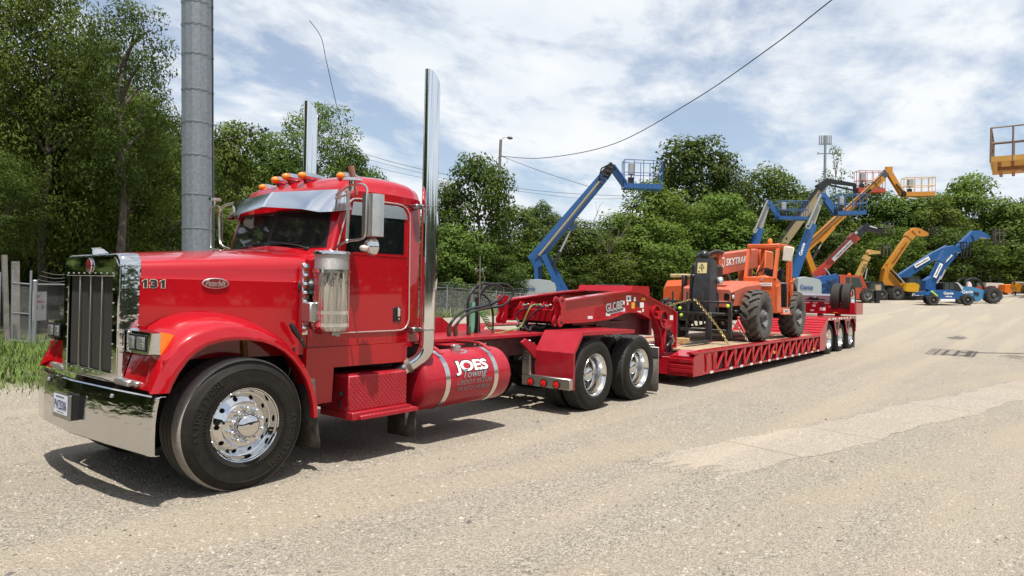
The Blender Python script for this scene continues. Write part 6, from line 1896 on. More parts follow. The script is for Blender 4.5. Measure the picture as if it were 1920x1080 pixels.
    for u0, v0, u1, v1, m_ in ((1307, 679, 1312, 689, white_tape), (1303, 699, 1307, 703, white_tape), (1308, 690.5, 1313.5, 697, mats_l['yellow']), (1315, 683, 1319, 690, grey_ink), (1314, 693, 1319, 699, white_tape), (1450, 657.5, 1455, 663, mats_l['yellow']), (1524, 652, 1529, 656, mats_l['yellow'])):
        a = [onY(u0, v0, -.0535), onY(u1, v0, -.0535), onY(u1, v1, -.0535), onY(u0, v1, -.0535)]
        mb = MB(); mb.add(a, [(0, 1, 2, 3)]); O('sticker', mb, m_, smooth=False)
    # timber floor
    y = .085
    k = 0
    while y < 2.34:
        w = .185 if k not in (4, 8) else .11
        mb = MB(); mb.bx(9.34, 17.5, y + .005, min(y + w - .005, 2.35), .625, dz + R.uniform(-.003, .004), .004)
        if k in (4, 8): O('deck_channel', mb, red_tr)
        else: O('deck_plank', mb, wood, smooth=False)
        y += w; k += 1
    mb = MB(); mb.bx(9.34, 17.5, -.055, .083, .656, .672, .004); mb.bx(9.34, 17.5, 2.352, 2.495, .656, .672, .004); O('deck_edge', mb, red_tr)
    # ---------------- rear: ramp, wheel deck, fenders
    mb = MB(); mb.prism([(17.52, .30), (17.52, .63), (18.27, 1.13), (18.27, .30)], 'y', -.055, 2.495); O('ramp_body', mb, red_tr, smooth=False)
    d = Vector((.75, 0, .50)).normalized(); nn = Vector((-.5, 0, .75)).normalized()
    for k in range(7):
        a = Vector((17.52, 0, .63)) + d * (.03 + .124 * k)
        mb = MB(); pts = [a, a + d * .095, a + d * .095 + nn * .022, a + nn * .022]
        mb.prism([(p.x, p.z) for p in pts], 'y', -.056, 2.496); O('ramp_board', mb, red, smooth=False)
    mb = MB(); mb.bx(18.27, 22.0, -.04, 2.48, 1.06, 1.135, .006); O('wheel_deck', mb, red_tr)
    mb = MB(); mb.bx(18.2, 22.0, .62, 1.82, .55, 1.06); O('axle_frame', mb, red_dark)
    mb = MB(); mb.bx(18.25, 22.0, -.062, -.04, 1.05, 1.14, .003); O('wheel_deck_rail', mb, red_tr)
    mb = MB(); mb.bx(18.25, 22.0, 2.48, 2.502, 1.05, 1.14, .003); O('wheel_deck_rail', mb, red_tr)
    # side wing from the deck up over the first wheel
    mb = MB(); mb.prism([(17.52, .21), (17.52, .66), (18.27, 1.135), (18.42, 1.135), (18.30, .95), (18.20, .70), (18.17, .40), (18.10, .21)], 'y', -.064, -.034); O('side_wing', mb, red_tr, smooth=False)
    for x in (19.45, 20.82):
        mb = MB(); mb.prism([(x - .36, 1.06), (x + .36, 1.06), (x + .10, .66), (x + .06, .60), (x - .06, .60), (x - .10, .66)], 'y', -.06, -.03)
        fb = O('fender_bracket', mb, red_tr, smooth=False)
        mb = MB(); mb.prism([(x - .20, 1.0), (x + .20, 1.0), (x + .05, .74), (x - .05, .74)], 'y', -.064, -.0605); O('bracket_opening', mb, void, fb, smooth=False)
    mb = MB(); mb.bx(21.92, 22.0, -.06, .62, .62, 1.06, .004); mb.prism([(21.75, 1.06), (22, 1.06), (22, .7)], 'y', -.06, -.03); O('tail_panel', mb, red_tr)
    for k, x in enumerate((18.5, 18.95, 19.2, 19.7, 19.95, 20.35, 20.7, 21.2, 21.6, 21.85)):
        o = link('reflective_tape', tpm, t); o.matrix_parent_inverse = inv; o.location = (x, -.002, .87)
    mb = MB(); mb.bx(21.98, 21.995, -.03, .58, .08, .65, .003); O('mud_flap', mb, pm('worn_black_flap', (.03, .03, .028), .85))
    # ---------------- wheels
    wl = None
    def put(x, y, z, rz=0):
        nonlocal wl
        if wl is None: wl = make_drive_wheel(t, (x, y, z), rz); wl.scale = (.935, .95, .935); return wl
        c = copy_tree(wl, t); c.location = (x, y, z); c.rotation_euler = (0, 0, rz); return c
    for x in (18.757, 20.127, 21.497):
        put(x, .007, .489); put(x, 2.433, .489, pi)
    tm = [o for o in wl.children if o.name.startswith('tyre')][0].data
    for x in (18.757, 20.127, 21.497):
        for y, rz in ((.33, 0), (2.11, pi)):
            w = sub_empty('wheel', t, (x, y, .489), rz); w.scale = (.935, .95, .935); link('tyre', tm, w)
    # ---------------- flip-up booster axle carried on the rear deck
    mb = MB(); mb.bx(21.30, 22.30, -.02, 2.46, 1.19, 1.60, .015); fb = O('booster_frame', mb, red_tr)
    mb = MB(); mb.prism([(21.28, 1.60), (21.55, 1.80), (21.9, 1.86), (22.2, 1.86), (22.3, 1.6)], 'y', .32, 2.12); O('booster_cover', mb, pm('shiny_maroon', (.06, .004, .008), .2, coat=1.0), fb, smooth=False)
    mb = MB(); mb.bx(21.2, 21.3, -.18, -.02, 1.19, 1.58, .01); mb.bx(21.3, 22.3, -.20, -.185, 1.19, 1.58, .004); mb.bx(21.3, 22.3, -.185, -.02, 1.19, 1.21, .004); O('booster_wing', mb, red_tr, fb)
    for y in (.62, .40, .18):
        mb = MB(); mb.lathe([(.075, -.001), (.075, -.015), (.06, -.018)], (21.3, y, 1.42), 'x', 18); O('lamp_grommet', mb, red_dark, fb)
        mb = MB(); mb.lathe([(.055, -.01), (.03, -.02), (.0005, -.022)], (21.3, y, 1.42), 'x', 16); O('tail_lamp', mb, red_lens, fb)
    for y0, y1, z0, z1, m_ in ((1.0, 1.15, 1.535, 1.57, white_tape), (.62, .78, 1.535, 1.57, white_tape), (.22, .38, 1.535, 1.57, white_tape), (1.05, 1.16, 1.42, 1.49, white_tape), (.74, .92, 1.30, 1.40, white_tape), (.72, .92, 1.42, 1.54, red_dark), (1.10, 1.22, 1.27, 1.32, white_tape), (.35, .50, 1.23, 1.26, mats_l['yellow']), (1.24, 1.40, 1.535, 1.57, white_tape)):
        mb = MB(); mb.bx(21.2975, 21.2995, y0, y1, z0, z1); O('sticker', mb, m_, fb, smooth=False)
    mb = MB()
    for y in (.35, .9, 1.6, 2.1): mb.bx(21.4, 21.7, y, y + .12, 1.136, 1.19)
    mb.beam((21.25, 1.35, 1.66), (21.25, .75, 1.66), .05, .05); mb.ball((21.2, 1.1, 1.72), .12, 10, (1, 1.4, .6))
    O('booster_mount', mb, black, fb)
    c = put(21.62, -.015, 1.735); c = put(21.62, 2.455, 1.735, pi)
    for y in (.31, 2.13):
        w = sub_empty('wheel', t, (21.62, y, 1.735), 0 if y < 1 else pi); w.scale = (.935, .95, .935); link('tyre', tm, w)
    return t
TRAILER = build_trailer()
# ================================================================== telehandler on the trailer
orange = pm('orange_paint', (0.60, 0.118, 0.034), 0.45, coat=0.3, var=0.10, vscale=4, dust=0.05, spec=0.3)
salmon = pm('faded_orange_paint', (0.46, 0.108, 0.060), 0.55, var=0.12, vscale=4, dust=0.06)
lug_rub = pm('field_tyre_rubber', (0.055, 0.052, 0.048), 0.88, var=0.35, vscale=12, dust=0.22)
grey_hub = pm('grey_wheel_paint', (0.075, 0.075, 0.078), 0.6, var=0.25, dust=0.12)

def field_tyre(R_=.61, w=.40, lugs=17, seg=40):
    """chunky tyre in its own frame: axle along y, outside faces -y at y = 0"""
    mb = MB()
    rb = R_ - .055
    mb.lathe([(R_ * .50, .05), (R_ * .54, .01), (R_ * .70, -.012), (R_ * .84, -.004), (rb - .02, .02), (rb, .06), (rb + .006, w / 2), (rb, w - .06), (rb - .02, w - .02), (R_ * .8, w), (R_ * .52, w - .02), (R_ * .50, w - .05)], n=seg)
    for k in range(lugs):
        for sd in (0, 1):
            a0 = 2 * pi * (k + .5 * sd) / lugs
            secs = []
            for j in range(4):
                f = j / 3
                y = lerp(.004, w * .54, f) if sd == 0 else lerp(w - .004, w * .46, f)
                a = a0 + f * .30
                hw = lerp(.062, .040, f) / R_
                rt_ = lerp(R_ - .035, R_, min(1, f * 2.2)); rbb = rb - .03
                secs.append([(r * cos(a + d), y, r * sin(a + d)) for r, d in ((rbb, -hw * 1.25), (rt_, -hw), (rt_, hw), (rbb, hw * 1.25))])
            mb.loft(secs, ring=True, caps=True)
    return mb

def field_wheel(parent, loc, rz=0, R_=.61, w=.40, tyre_me=None, world=True, hub=True, rimc=None):
    wh = link('wheel', None, parent)
    if world: wh.matrix_parent_inverse = world_of(parent).inverted()
    wh.location = loc; wh.rotation_euler = (0, 0, rz)
    me = tyre_me or field_tyre(R_, w).mesh('tyre', lug_rub, angle=30)
    link('tyre', me, wh)
    q = R_ / .61
    mb = MB(); mb.lathe([(.305 * q, .05), (.315 * q, .018), (.298 * q, .02), (.285 * q, .05), (.27 * q, .13), (.20 * q, .15), (.05, .155)], n=32)
    link('rim', mb.mesh('rim', rimc or grey_hub), wh)
    if hub:
        mb = MB(); mb.lathe([(.165 * q, .15), (.16 * q, .07), (.135 * q, .02), (.10 * q, .0), (.085 * q, -.05), (.0005, -.055)], n=20)
        for k in range(10): mb.cyl((.20 * q * cos(k * .628), .145, .20 * q * sin(k * .628)), (.20 * q * cos(k * .628), .12, .20 * q * sin(k * .628)), .014, n=6)
        link('hub', mb.mesh('hub', grey_hub), wh)
    return wh, me

def build_loader():
    t = thing('telehandler', 'orange telehandler with open cab chained down on the red trailer deck', 'telehandler', (14.3, YC, .67))
    O = lambda name, mb, mat, par=t, **k: obj(name, mb, mat, par, **k)
    # wheels on the deck
    r_ = .615
    w1, me = field_wheel(t, (12.98, .0, .667 + r_ - .012), 0, r_, .40)
    for x, y, rz in ((15.74, .0, 0), (12.98, 2.40, pi), (15.74, 2.40, pi)):
        c = copy_tree(w1, t); c.location = (x, y, .667 + r_ - .012); c.rotation_euler = (0, .7, rz)
    # chassis and axles
    mb = MB(); mb.bx(11.9, 16.6, .85, 1.65, 1.12, 1.55, .03); mb.beam((12.98, .35, 1.28), (12.98, 2.05, 1.28), .22, .24, b=.04); mb.beam((15.74, .35, 1.28), (15.74, 2.05, 1.28), .22, .24, b=.04)
    mb.bx(12.2, 12.9, .5, .9, 1.25, 1.42, .02); mb.cyl((13.4, .9, 1.2), (15.4, .9, 1.2), .06, n=10); mb.bx(16.2, 16.75, .6, 1.9, 1.2, 1.9, .06)
    O('chassis', mb, black)
    mb = MB(); mb.tube([(13.2, .55, 1.34), (13.0, .62, 1.36), (12.8, .6, 1.33)], .05, 8); mb.bx(12.3, 12.75, .42, .62, 1.30, 1.40, .02); O('steer_ram', mb, black)
    # front body (nose box), seen ahead of the cab
    sec = lambda x, z: [(x, .44, 1.50), (x, .44, z - .08), (x, .52, z), (x, 1.62, z + .02), (x, 1.62, 1.50)]
    mb = MB(); mb.loft([sec(12.04, 1.86), sec(12.10, 1.90), sec(12.9, 2.03), sec(14.0, 2.10)], ring=True, caps=True); nb = O('front_body', mb, salmon, smooth=False)
    mb = MB(); mb.bx(12.26, 12.62, .70, 1.0, 1.945, 1.985, .01); O('body_hatch', mb, salmon, nb)
    mb = MB(); mb.bx(12.025, 12.045, .50, .62, 1.63, 1.78, .01); mb.bx(12.02, 12.14, .425, .445, 1.60, 1.80, .01); O('lamp_housing', mb, black_gl, nb)
    mb = MB(); mb.ball((12.06, .425, 1.70), .055, 12, (1, .5, 1)); O('work_lamp', mb, lamp_glass, nb)
    mb = MB(); mb.bx(12.0, 12.04, .55, 1.60, 1.46, 1.60, .01); O('front_apron', mb, salmon, nb)
    # engine pod on the far side
    mb = MB(); mb.loft([[(x, 1.78, 1.50), (x, 1.78, z), (x, 2.30, z - .03), (x, 2.36, z - .12), (x, 2.36, 1.50)] for x, z in ((12.5, 1.95), (12.6, 2.10), (14.0, 2.14), (15.2, 2.14))], ring=True, caps=True); O('engine_hood', mb, pm('bright_orange_paint', (.56, .085, .014), .4, coat=.4, dust=.05), smooth=False)
    mb = MB(); mb.bx(12.60, 13.1, 1.80, 2.25, 2.14, 2.24, .03); O('air_box', mb, pm('tan_cover', (.42, .34, .18), .7, var=.2))
    mb = MB(); mb.bx(12.3, 12.5, 1.72, 1.80, 1.55, 2.2, .02); O('pod_panel', mb, black)
    mb = MB(); mb.cyl((12.9, 1.75, 2.1), (12.9, 1.75, 2.45), .05, n=10); O('exhaust', mb, black)
    # ---------------- cab frame
    cx0, cx1, cy0, cy1, cz0, cz1 = 14.2, 15.34, .10, .90, 1.33, 3.06
    mb = MB()
    w_ = .072
    mb.taper((14.05, cy0 + .04, 2.16), (14.28, cy0 + .04, cz1 - .03), w_, .10, w_, .09, up=(1, 0, 0)); mb.taper((14.05, cy1 - .04, 2.16), (14.28, cy1 - .04, cz1 - .03), w_, .10, w_, .09, up=(1, 0, 0))
    mb.taper((15.30, cy0 + .04, 1.34), (15.30, cy0 + .04, cz1 - .03), .10, w_, .10, w_, up=(0, 1, 0)); mb.bx(15.26, 15.34, cy1 - .08, cy1, 1.34, cz1 - .03)
    mb.taper((15.05, cy0 + .04, 1.40), (15.05, cy0 + .04, cz1 - .04), .06, .05, .06, .05, up=(0, 1, 0))
    mb.bx(14.22, 15.36, cy0, cy0 + .08, cz1 - .09, cz1, .02); mb.bx(14.22, 15.36, cy1 - .08, cy1, cz1 - .09, cz1, .02); mb.bx(14.20, 14.30, cy0, cy1, cz1 - .12, cz1 - .01, .02); mb.bx(15.26, 15.36, cy0, cy1, cz1 - .10, cz1, .02)
    mb.bx(14.0, 15.36, cy0, cy0 + .07, 1.32, 1.45, .01)
    cf = O('cab_frame', mb, orange)
    for k in range(8):
        y = cy0 + .09 + .088 * k
        mb = MB(); mb.bx(14.30, 15.26, y - .014, y + .02, cz1 - .05, cz1 - .005, .004); O('roof_bar', mb, orange, cf)
    mb = MB(); mb.prism([(14.0, 1.36), (14.02, 2.14), (14.12, 2.18), (14.40, 2.10), (14.30, 1.36)], 'y', cy0 + .002, cy0 + .05); mb.prism([(13.98, 1.36), (14.0, 2.20), (14.06, 2.22), (14.08, 1.36)], 'y', cy0 + .05, cy1); mb.ball((14.08, .42, 2.17), .15, 12, (.5, 1.3, .55)); O('cab_front_panel', mb, orange, cf, angle=30)
    mb = MB(); mb.bx(13.972, 13.979, .18, .76, 1.985, 2.07, .0); st = O('front_sticker', mb, white, cf, smooth=False)
    text('sticker_lettering', 'EquipmentShare', (13.9705, .46, 2.028), (0, -1, 0), (0, 0, 1), width=.50, height=.05, mat=pm('sticker_grey', (.35, .30, .26), .5), parent=st, thick=.0006)
    mb = MB(); mb.bx(13.972, 13.98, .40, .46, 2.12, 2.20); O('panel_plate', mb, pm('sticker_grey', (.35, .30, .26), .5), cf)
    mb = MB(); mb.prism([(14.02, 1.36), (14.02, 1.98), (14.26, 2.05), (14.34, 1.36)], 'y', .055, .098); O('door_post_panel', mb, orange, cf, smooth=False)
    mb = MB(); mb.bx(14.55, 15.3, .06, .098, 1.30, 1.36, .01); mb.bx(14.40, 15.0, .0, .10, 1.28, 1.31, .005); O('cab_step', mb, orange, cf)
    mb = MB(); mb.bx(14.5, 15.0, .045, .06, 1.31, 1.42, .003); O('registration_plate', mb, pm('dirty_white', (.55, .50, .46), .6), cf)
    marks('plate_print', (14.62, .0435, 1.365), (14.88, .0435, 1.365), (0, 0, 1), 4, .07, grey_ink, cf, gap=.4, seed=2)
    mb = MB(); mb.bx(15.0, 15.1, .12, .85, 1.40, 2.1, .03); mb.bx(14.65, 15.15, .25, .75, 1.80, 1.95, .05); mb.bx(15.05, 15.18, .25, .75, 1.9, 2.45, .05); mb.bx(14.3, 15.2, .12, .88, 1.42, 1.47); O('seat', mb, black, cf)
    mb = MB(); mb.tube([(14.36 + .05 * sin(a / 16 * 2 * pi) , .48 + .19 * cos(a / 16 * 2 * pi), 2.29 + .15 * sin(a / 16 * 2 * pi)) for a in range(16)], .017, 6, closed=True); mb.cyl((14.36, .48, 2.29), (14.2, .48, 2.15), .03, n=8); O('steering_wheel', mb, black, cf)
    mb = MB(); mb.prism([(14.62, 2.10), (15.05, 2.10), (15.1, 2.45), (14.9, 2.55)], 'y', .78, .84); O('side_guard', mb, orange, cf, smooth=False)
    mb = MB(); mb.bx(15.10, 15.2, .02, .10, 1.75, 2.15, .02); mb.tube(smooth_path([(15.12, .04, 2.1), (15.14, .0, 2.18), (15.2, .02, 2.2)], 4), .03, 6); O('door_latch', mb, orange, cf)
    # cab mirror
    mb = MB(); mb.box((14.40, -.06, 2.80), (.07, .24, .36), Matrix.Rotation(.15, 3, 'X') @ Matrix.Rotation(.3, 3, 'Z'), .02); mm = O('cab_mirror', mb, pm('cream_plastic', (.62, .58, .50), .5), cf)
    mb = MB(); mb.tube([(14.45, -.05, 2.8), (14.55, .0, 2.75), (14.6, .08, 2.7)], .014, 6); mb.tube([(14.50 + .0, .02 + .10 * cos(a * .4), 2.75 + .16 * sin(a * .4)) for a in range(16)], .012, 5, closed=True); O('mirror_stay', mb, black, mm)
    mb = MB(); mb.cyl((14.75, .5, cz1), (14.75, .5, cz1 + .03), .05, n=12); mb.lathe([(.055, 0), (.06, .04), (.05, .10), (.03, .13), (.0005, .135)], (14.75, .5, cz1 + .03), 'z', 14); O('beacon', mb, pm('orange_beacon', (.75, .20, .03), .25), cf)
    # ---------------- boom
    A = Vector((16.2, 1.33, 2.82)); B = Vector((13.10, 1.33, 2.48)); dirv = (B - A).normalized()
    mb = MB(); mb.beam(A, B, .34, .52, b=.015); bmn = O('boom', mb, salmon, angle=20)
    mb = MB(); mb.beam(B + dirv * -.02, B + dirv * .10, .40, .58, b=.02); O('boom_collar', mb, orange, bmn)
    mb = MB(); mb.beam(A - dirv * .1, A + dirv * .25, .40, .56, b=.03); O('boom_collar', mb, orange, bmn)
    mb = MB(); mb.beam(B, B + dirv * .45, .26, .40, b=.02); mb.beam(B + dirv * .35 + Vector((0, 0, .08)), B + dirv * 1.0 + Vector((0, 0, -.10)), .24, .34, b=.03); O('inner_boom', mb, black, bmn)
    upb = Vector((0, 0, 1)); rtb = -dirv * 1.0
    rtb = (A - B).normalized(); upv = Vector((0, -1, 0)).cross(rtb).normalized() * 1.0
    if upv.z < 0: upv = -upv
    text('boom_lettering', 'SKYTRAK', B + rtb * 1.13 + upv * .02 + Vector((0, -.172, 0)), rtb, upv, width=1.50, height=.20, mat=ink, parent=bmn, bold=.05, shear=.15, thick=.0008)
    text('boom_lettering', 'SKYTRAK', B + rtb * 1.12 + upv * .03 + Vector((0, -.1735, 0)), rtb, upv, width=1.47, height=.185, mat=white, parent=bmn, bold=.025, shear=.15, thick=.0008)
    sh = [(-.09, .12), (.09, .12), (.09, -.06), (.0, -.14), (-.09, -.06)]
    for sc_, m_, off in ((1.0, white, -.172), (.72, salmon, -.1735)):
        mb = MB(); q = [B + rtb * .20 + upv * .05 + rtb * (a * sc_) + upv * (b * sc_) + Vector((0, off, 0)) for a, b in sh]; mb.loft([q, [p + Vector((0, -.001, 0)) for p in q]], ring=True, caps=True); O('boom_badge', mb, m_, bmn, smooth=False)
    mb = MB(); mb.cyl((14.6, 1.33, 1.75), (13.9, 1.33, 2.36), .06, n=12); mb.cyl((13.9, 1.33, 2.36), (13.6, 1.33, 2.5), .035, n=10); O('lift_ram', mb, steel)
    mb = MB(); mb.bx(15.8, 16.5, .95, 1.15, 1.5, 3.0, .04); mb.bx(15.8, 16.5, 1.52, 1.72, 1.5, 3.0, .04); O('boom_tower', mb, orange)
    mb = MB(); mb.tube(smooth_path([(13.2, 1.12, 2.78), (12.7, 1.1, 2.80), (12.2, 1.05, 2.72), (11.7, 1.0, 2.66)], 5), .03, 6); mb.tube(smooth_path([(13.2, 1.16, 2.74), (12.7, 1.14, 2.74), (12.2, 1.1, 2.62), (11.8, 1.05, 2.45)], 5), .03, 6); mb.ball((11.7, .98, 2.62), .13, 10); mb.ball((11.9, 1.1, 2.60), .14, 10, (1.4, 1, .8)); O('boom_hose', mb, hose, bmn)
    # head and fork carriage
    hx = 11.42
    mb = MB(); mb.loft([[(hx, .70, 2.545), (hx, 1.05, 2.545), (hx + .34, 1.05, 2.50), (hx + .34, .70, 2.50)], [(hx - .10, .68, 1.65), (hx - .10, 1.08, 1.65), (hx + .36, 1.08, 1.62), (hx + .36, .68, 1.62)], [(hx - .04, .70, 1.30), (hx - .04, 1.06, 1.30), (hx + .28, 1.06, 1.25), (hx + .28, .70, 1.25)]], ring=True, caps=True); hd = O('quick_hitch', mb, pm('scuffed_black', (.035, .037, .042), .5, var=.35, vscale=8), angle=20)
    mb = MB(); mb.bx(hx + .2, hx + 1.3, .92, 1.2, 1.9, 2.45, .05); mb.bx(hx + .1, hx + .55, 1.12, 1.25, 1.3, 2.2, .03); O('tilt_frame', mb, black, hd)
    def on_head(z): return Vector((lerp(hx, hx - .10, (2.545 - z) / .895), 0, z))
    q = []
    for y, z in ((1.0, 2.45), (.78, 2.45), (.78, 2.215), (1.0, 2.215)):
        p = on_head(z); q.append((p.x - .004, y, z))
    mb = MB(); mb.add(q, [(0, 1, 2, 3)]); ds_ = O('warning_sticker', mb, pm('pale_yellow', (.66, .56, .25), .5), hd, smooth=False)
    mb = MB()
    def tri(pts, th):
        for a, b in zip(pts, pts[1:] + pts[:1]):
            pa = Vector((on_head(a[1]).x - .006, a[0], a[1])); pb = Vector((on_head(b[1]).x - .006, b[0], b[1])); mb.beam(pa, pb, th, .002, up=(1, 0, 0))
    tri([(.90, 2.43), (.96, 2.33), (.84, 2.33)], .012); tri([(.90, 2.40), (.90, 2.28), (.88, 2.25)], .010); mb.ball((on_head(2.25).x - .006, .96, 2.25), .018, 8, (.2, 1, 1)); O('sticker_mark', mb, ink, ds_, smooth=False)
    mb = MB(); mb.ball((hx + .3, .60, 2.06), .075, 12, (1, .8, 1)); mb.bx(hx + .28, hx + .4, .56, .68, 1.98, 2.14, .02); O('boom_lamp', mb, lamp_glass, hd)
    fx = 11.20
    blackp = pm('carriage_black', (.012, .012, .013), .5, var=.3, dust=.1)
    mb = MB(); mb.bx(fx, fx + .05, .14, 1.80, 1.555, 1.60, .006); cr = O('carriage_rail', mb, blackp)
    mb = MB(); mb.bx(fx, fx + .07, .12, 1.82, 1.29, 1.35, .008); O('carriage_rail', mb, blackp)
    mb = MB(); mb.bx(fx + .02, fx + .09, .12, 1.82, .92, .99, .008); O('carriage_rail', mb, blackp)
    for y in (.14, .44, .80, 1.15, 1.5, 1.78):
        mb = MB(); mb.bx(fx + .005, fx + .035, y - .018, y + .018, .80 if y in (.14, 1.78, 1.15) else 1.30, 1.56 if y in (.14, 1.78) else 1.80, .004); O('carriage_upright', mb, blackp)
    mb = MB(); mb.bx(fx - .02, fx + .04, .12, .20, .82, 1.60, .008); O('carriage_end', mb, blackp)
    for y in (.62, 1.40):
        mb = MB(); mb.bx(fx - .05, fx, y - .07, y + .07, .70, 1.34, .008); mb.prism([(fx - .05, .70), (fx - .05, .755), (fx - 1.25, .705), (fx - 1.27, .70)], 'y', y - .07, y + .07); O('fork', mb, pm('worn_fork_steel', (.05, .05, .055), .45, .5, var=.3))
    mb = MB()
    for k in range(5): mb.tube(smooth_path([(11.6, .75 + .12 * k, 1.6), (11.4, .72 + .12 * k, 1.3), (11.6, .8 + .1 * k, 1.0), (12.0, .9, 1.1)], 4), .022, 6)
    O('hydraulic_hose', mb, hose, kind='stuff')
    # chains and binders, timber block
    def chain(label, pts, gold, name='tie_down_chain'):
        path = smooth_path(pts, 30)
        mb = MB(); L = 0; last = path[0]; k = 0
        step = .052
        for p, q in zip(path, path[1:]):
            while (q - last).length >= step and (q - p).length > 0:
                d = (q - last).normalized(); c = last + d * step / 2
                x_ = d; y_ = d.orthogonal().normalized(); z_ = x_.cross(y_)
                if k % 2: y_ = z_
                ring = [c + x_ * (.038 * cos(a * pi / 4)) + y_ * (.021 * sin(a * pi / 4)) for a in range(8)]
                mb.tube(ring, .0075, 4, closed=True); k += 1; last = last + d * step
        o = obj(name, mb, gold, kind=None); tag(o, label, 'chain', 'chains holding the telehandler'); return o
    gold = pm('gold_chromate_chain', (.50, .38, .15), .35, .7, var=.35, vscale=30)
    rusty = pm('dull_chain', (.30, .24, .18), .5, .6, var=.35, vscale=30)
    chain('gold chain slanting down from the fork carriage to the near deck edge', [(11.15, .95, 1.64), (11.1, .6, 1.30), (10.95, .25, .95), (10.9, .05, .68)], gold)
    chain('gold chain running from the fork carriage to the far side of the deck', [(11.15, 1.05, 1.62), (11.0, 1.5, 1.45), (10.8, 1.95, 1.1), (10.6, 2.3, .68)], gold)
    chain('dull chain with binder tight beside the near front tyre', [(12.35, .7, 1.15), (12.2, .4, 1.05), (12.05, .15, .85), (12.0, .03, .68)], rusty)
    chain('short chain from the rear axle to the deck edge by the ramp', [(16.1, .55, 1.0), (16.6, .3, .85), (17.1, .08, .70)], rusty)
    mb = MB(); mb.tube(smooth_path([(12.34, .40, 1.18), (12.26, .3, 1.05), (12.12, .16, .90)], 4), .024, 8); mb.ball((12.36, .40, 1.22), .04, 8); bd = obj('chain_binder', mb, pm('red_binder', (.40, .03, .03), .4)); tag(bd, 'red ratchet binder on the chain beside the near front tyre', 'binder')
    for (y, z) in ((.20, 1.50), (1.30, 1.42), (1.26, 1.27)):
        mb = MB(); mb.ball((fx - .03, y, z), .042, 10); O('lime_tag', mb, pm('lime_plastic', (.45, .65, .05), .4))
    mb = MB(); mb.box((10.55, .98, .735), (.16, .36, .13), Matrix.Rotation(.2, 3, 'Z'), .008); o = obj('timber_block', mb, pm('pine_block', (.42, .28, .13), .85, var=.25, vscale=10)); tag(o, 'short pine timber block lying on the deck before the forks', 'timber block')
    return t
LOADER = build_loader()
# ================================================================== hire machines across the yard
blue = pm('lift_blue', (0.008, 0.075, 0.235), 0.38, coat=0.4, var=0.10, dust=0.03)
sky_blue = pm('light_lift_blue', (0.055, 0.20, 0.36), 0.4, coat=0.4, var=0.08)
hood_grey = pm('hood_grey', (0.31, 0.35, 0.36), 0.4, coat=0.3, var=0.06)
yel = pm('machine_yellow', (0.47, 0.19, 0.012), 0.42, coat=0.3, var=0.10, dust=0.04)
jyel = pm('bright_machine_yellow', (0.55, 0.29, 0.01), 0.4, coat=0.3, var=0.08)
mred = pm('machine_red', (0.36, 0.034, 0.018), 0.42, coat=0.3, var=0.10)
ored = pm('basket_orange_red', (0.38, 0.055, 0.024), 0.5, var=0.15, dust=0.08)
khaki = pm('khaki_paint', (0.27, 0.22, 0.125), 0.55, var=0.12)
khaki_d = pm('grey_boom_tube', (0.33, 0.33, 0.31), 0.45, 0.4)
blk = pm('machine_black', (0.014, 0.014, 0.015), 0.45, var=0.2)
rod = pm('ram_rod', (0.55, 0.55, 0.54), 0.25, 0.9)
cabglass = pm('cab_glass', (0.05, 0.07, 0.065), 0.06, spec=0.6)
darkrub = pm('black_machine_tyre', (0.020, 0.019, 0.018), 0.85, var=0.3, dust=0.12)
FH = Vector((FWD.x, FWD.y, 0)).normalized()
RZ0 = YAW - pi / 2
_ft = {}

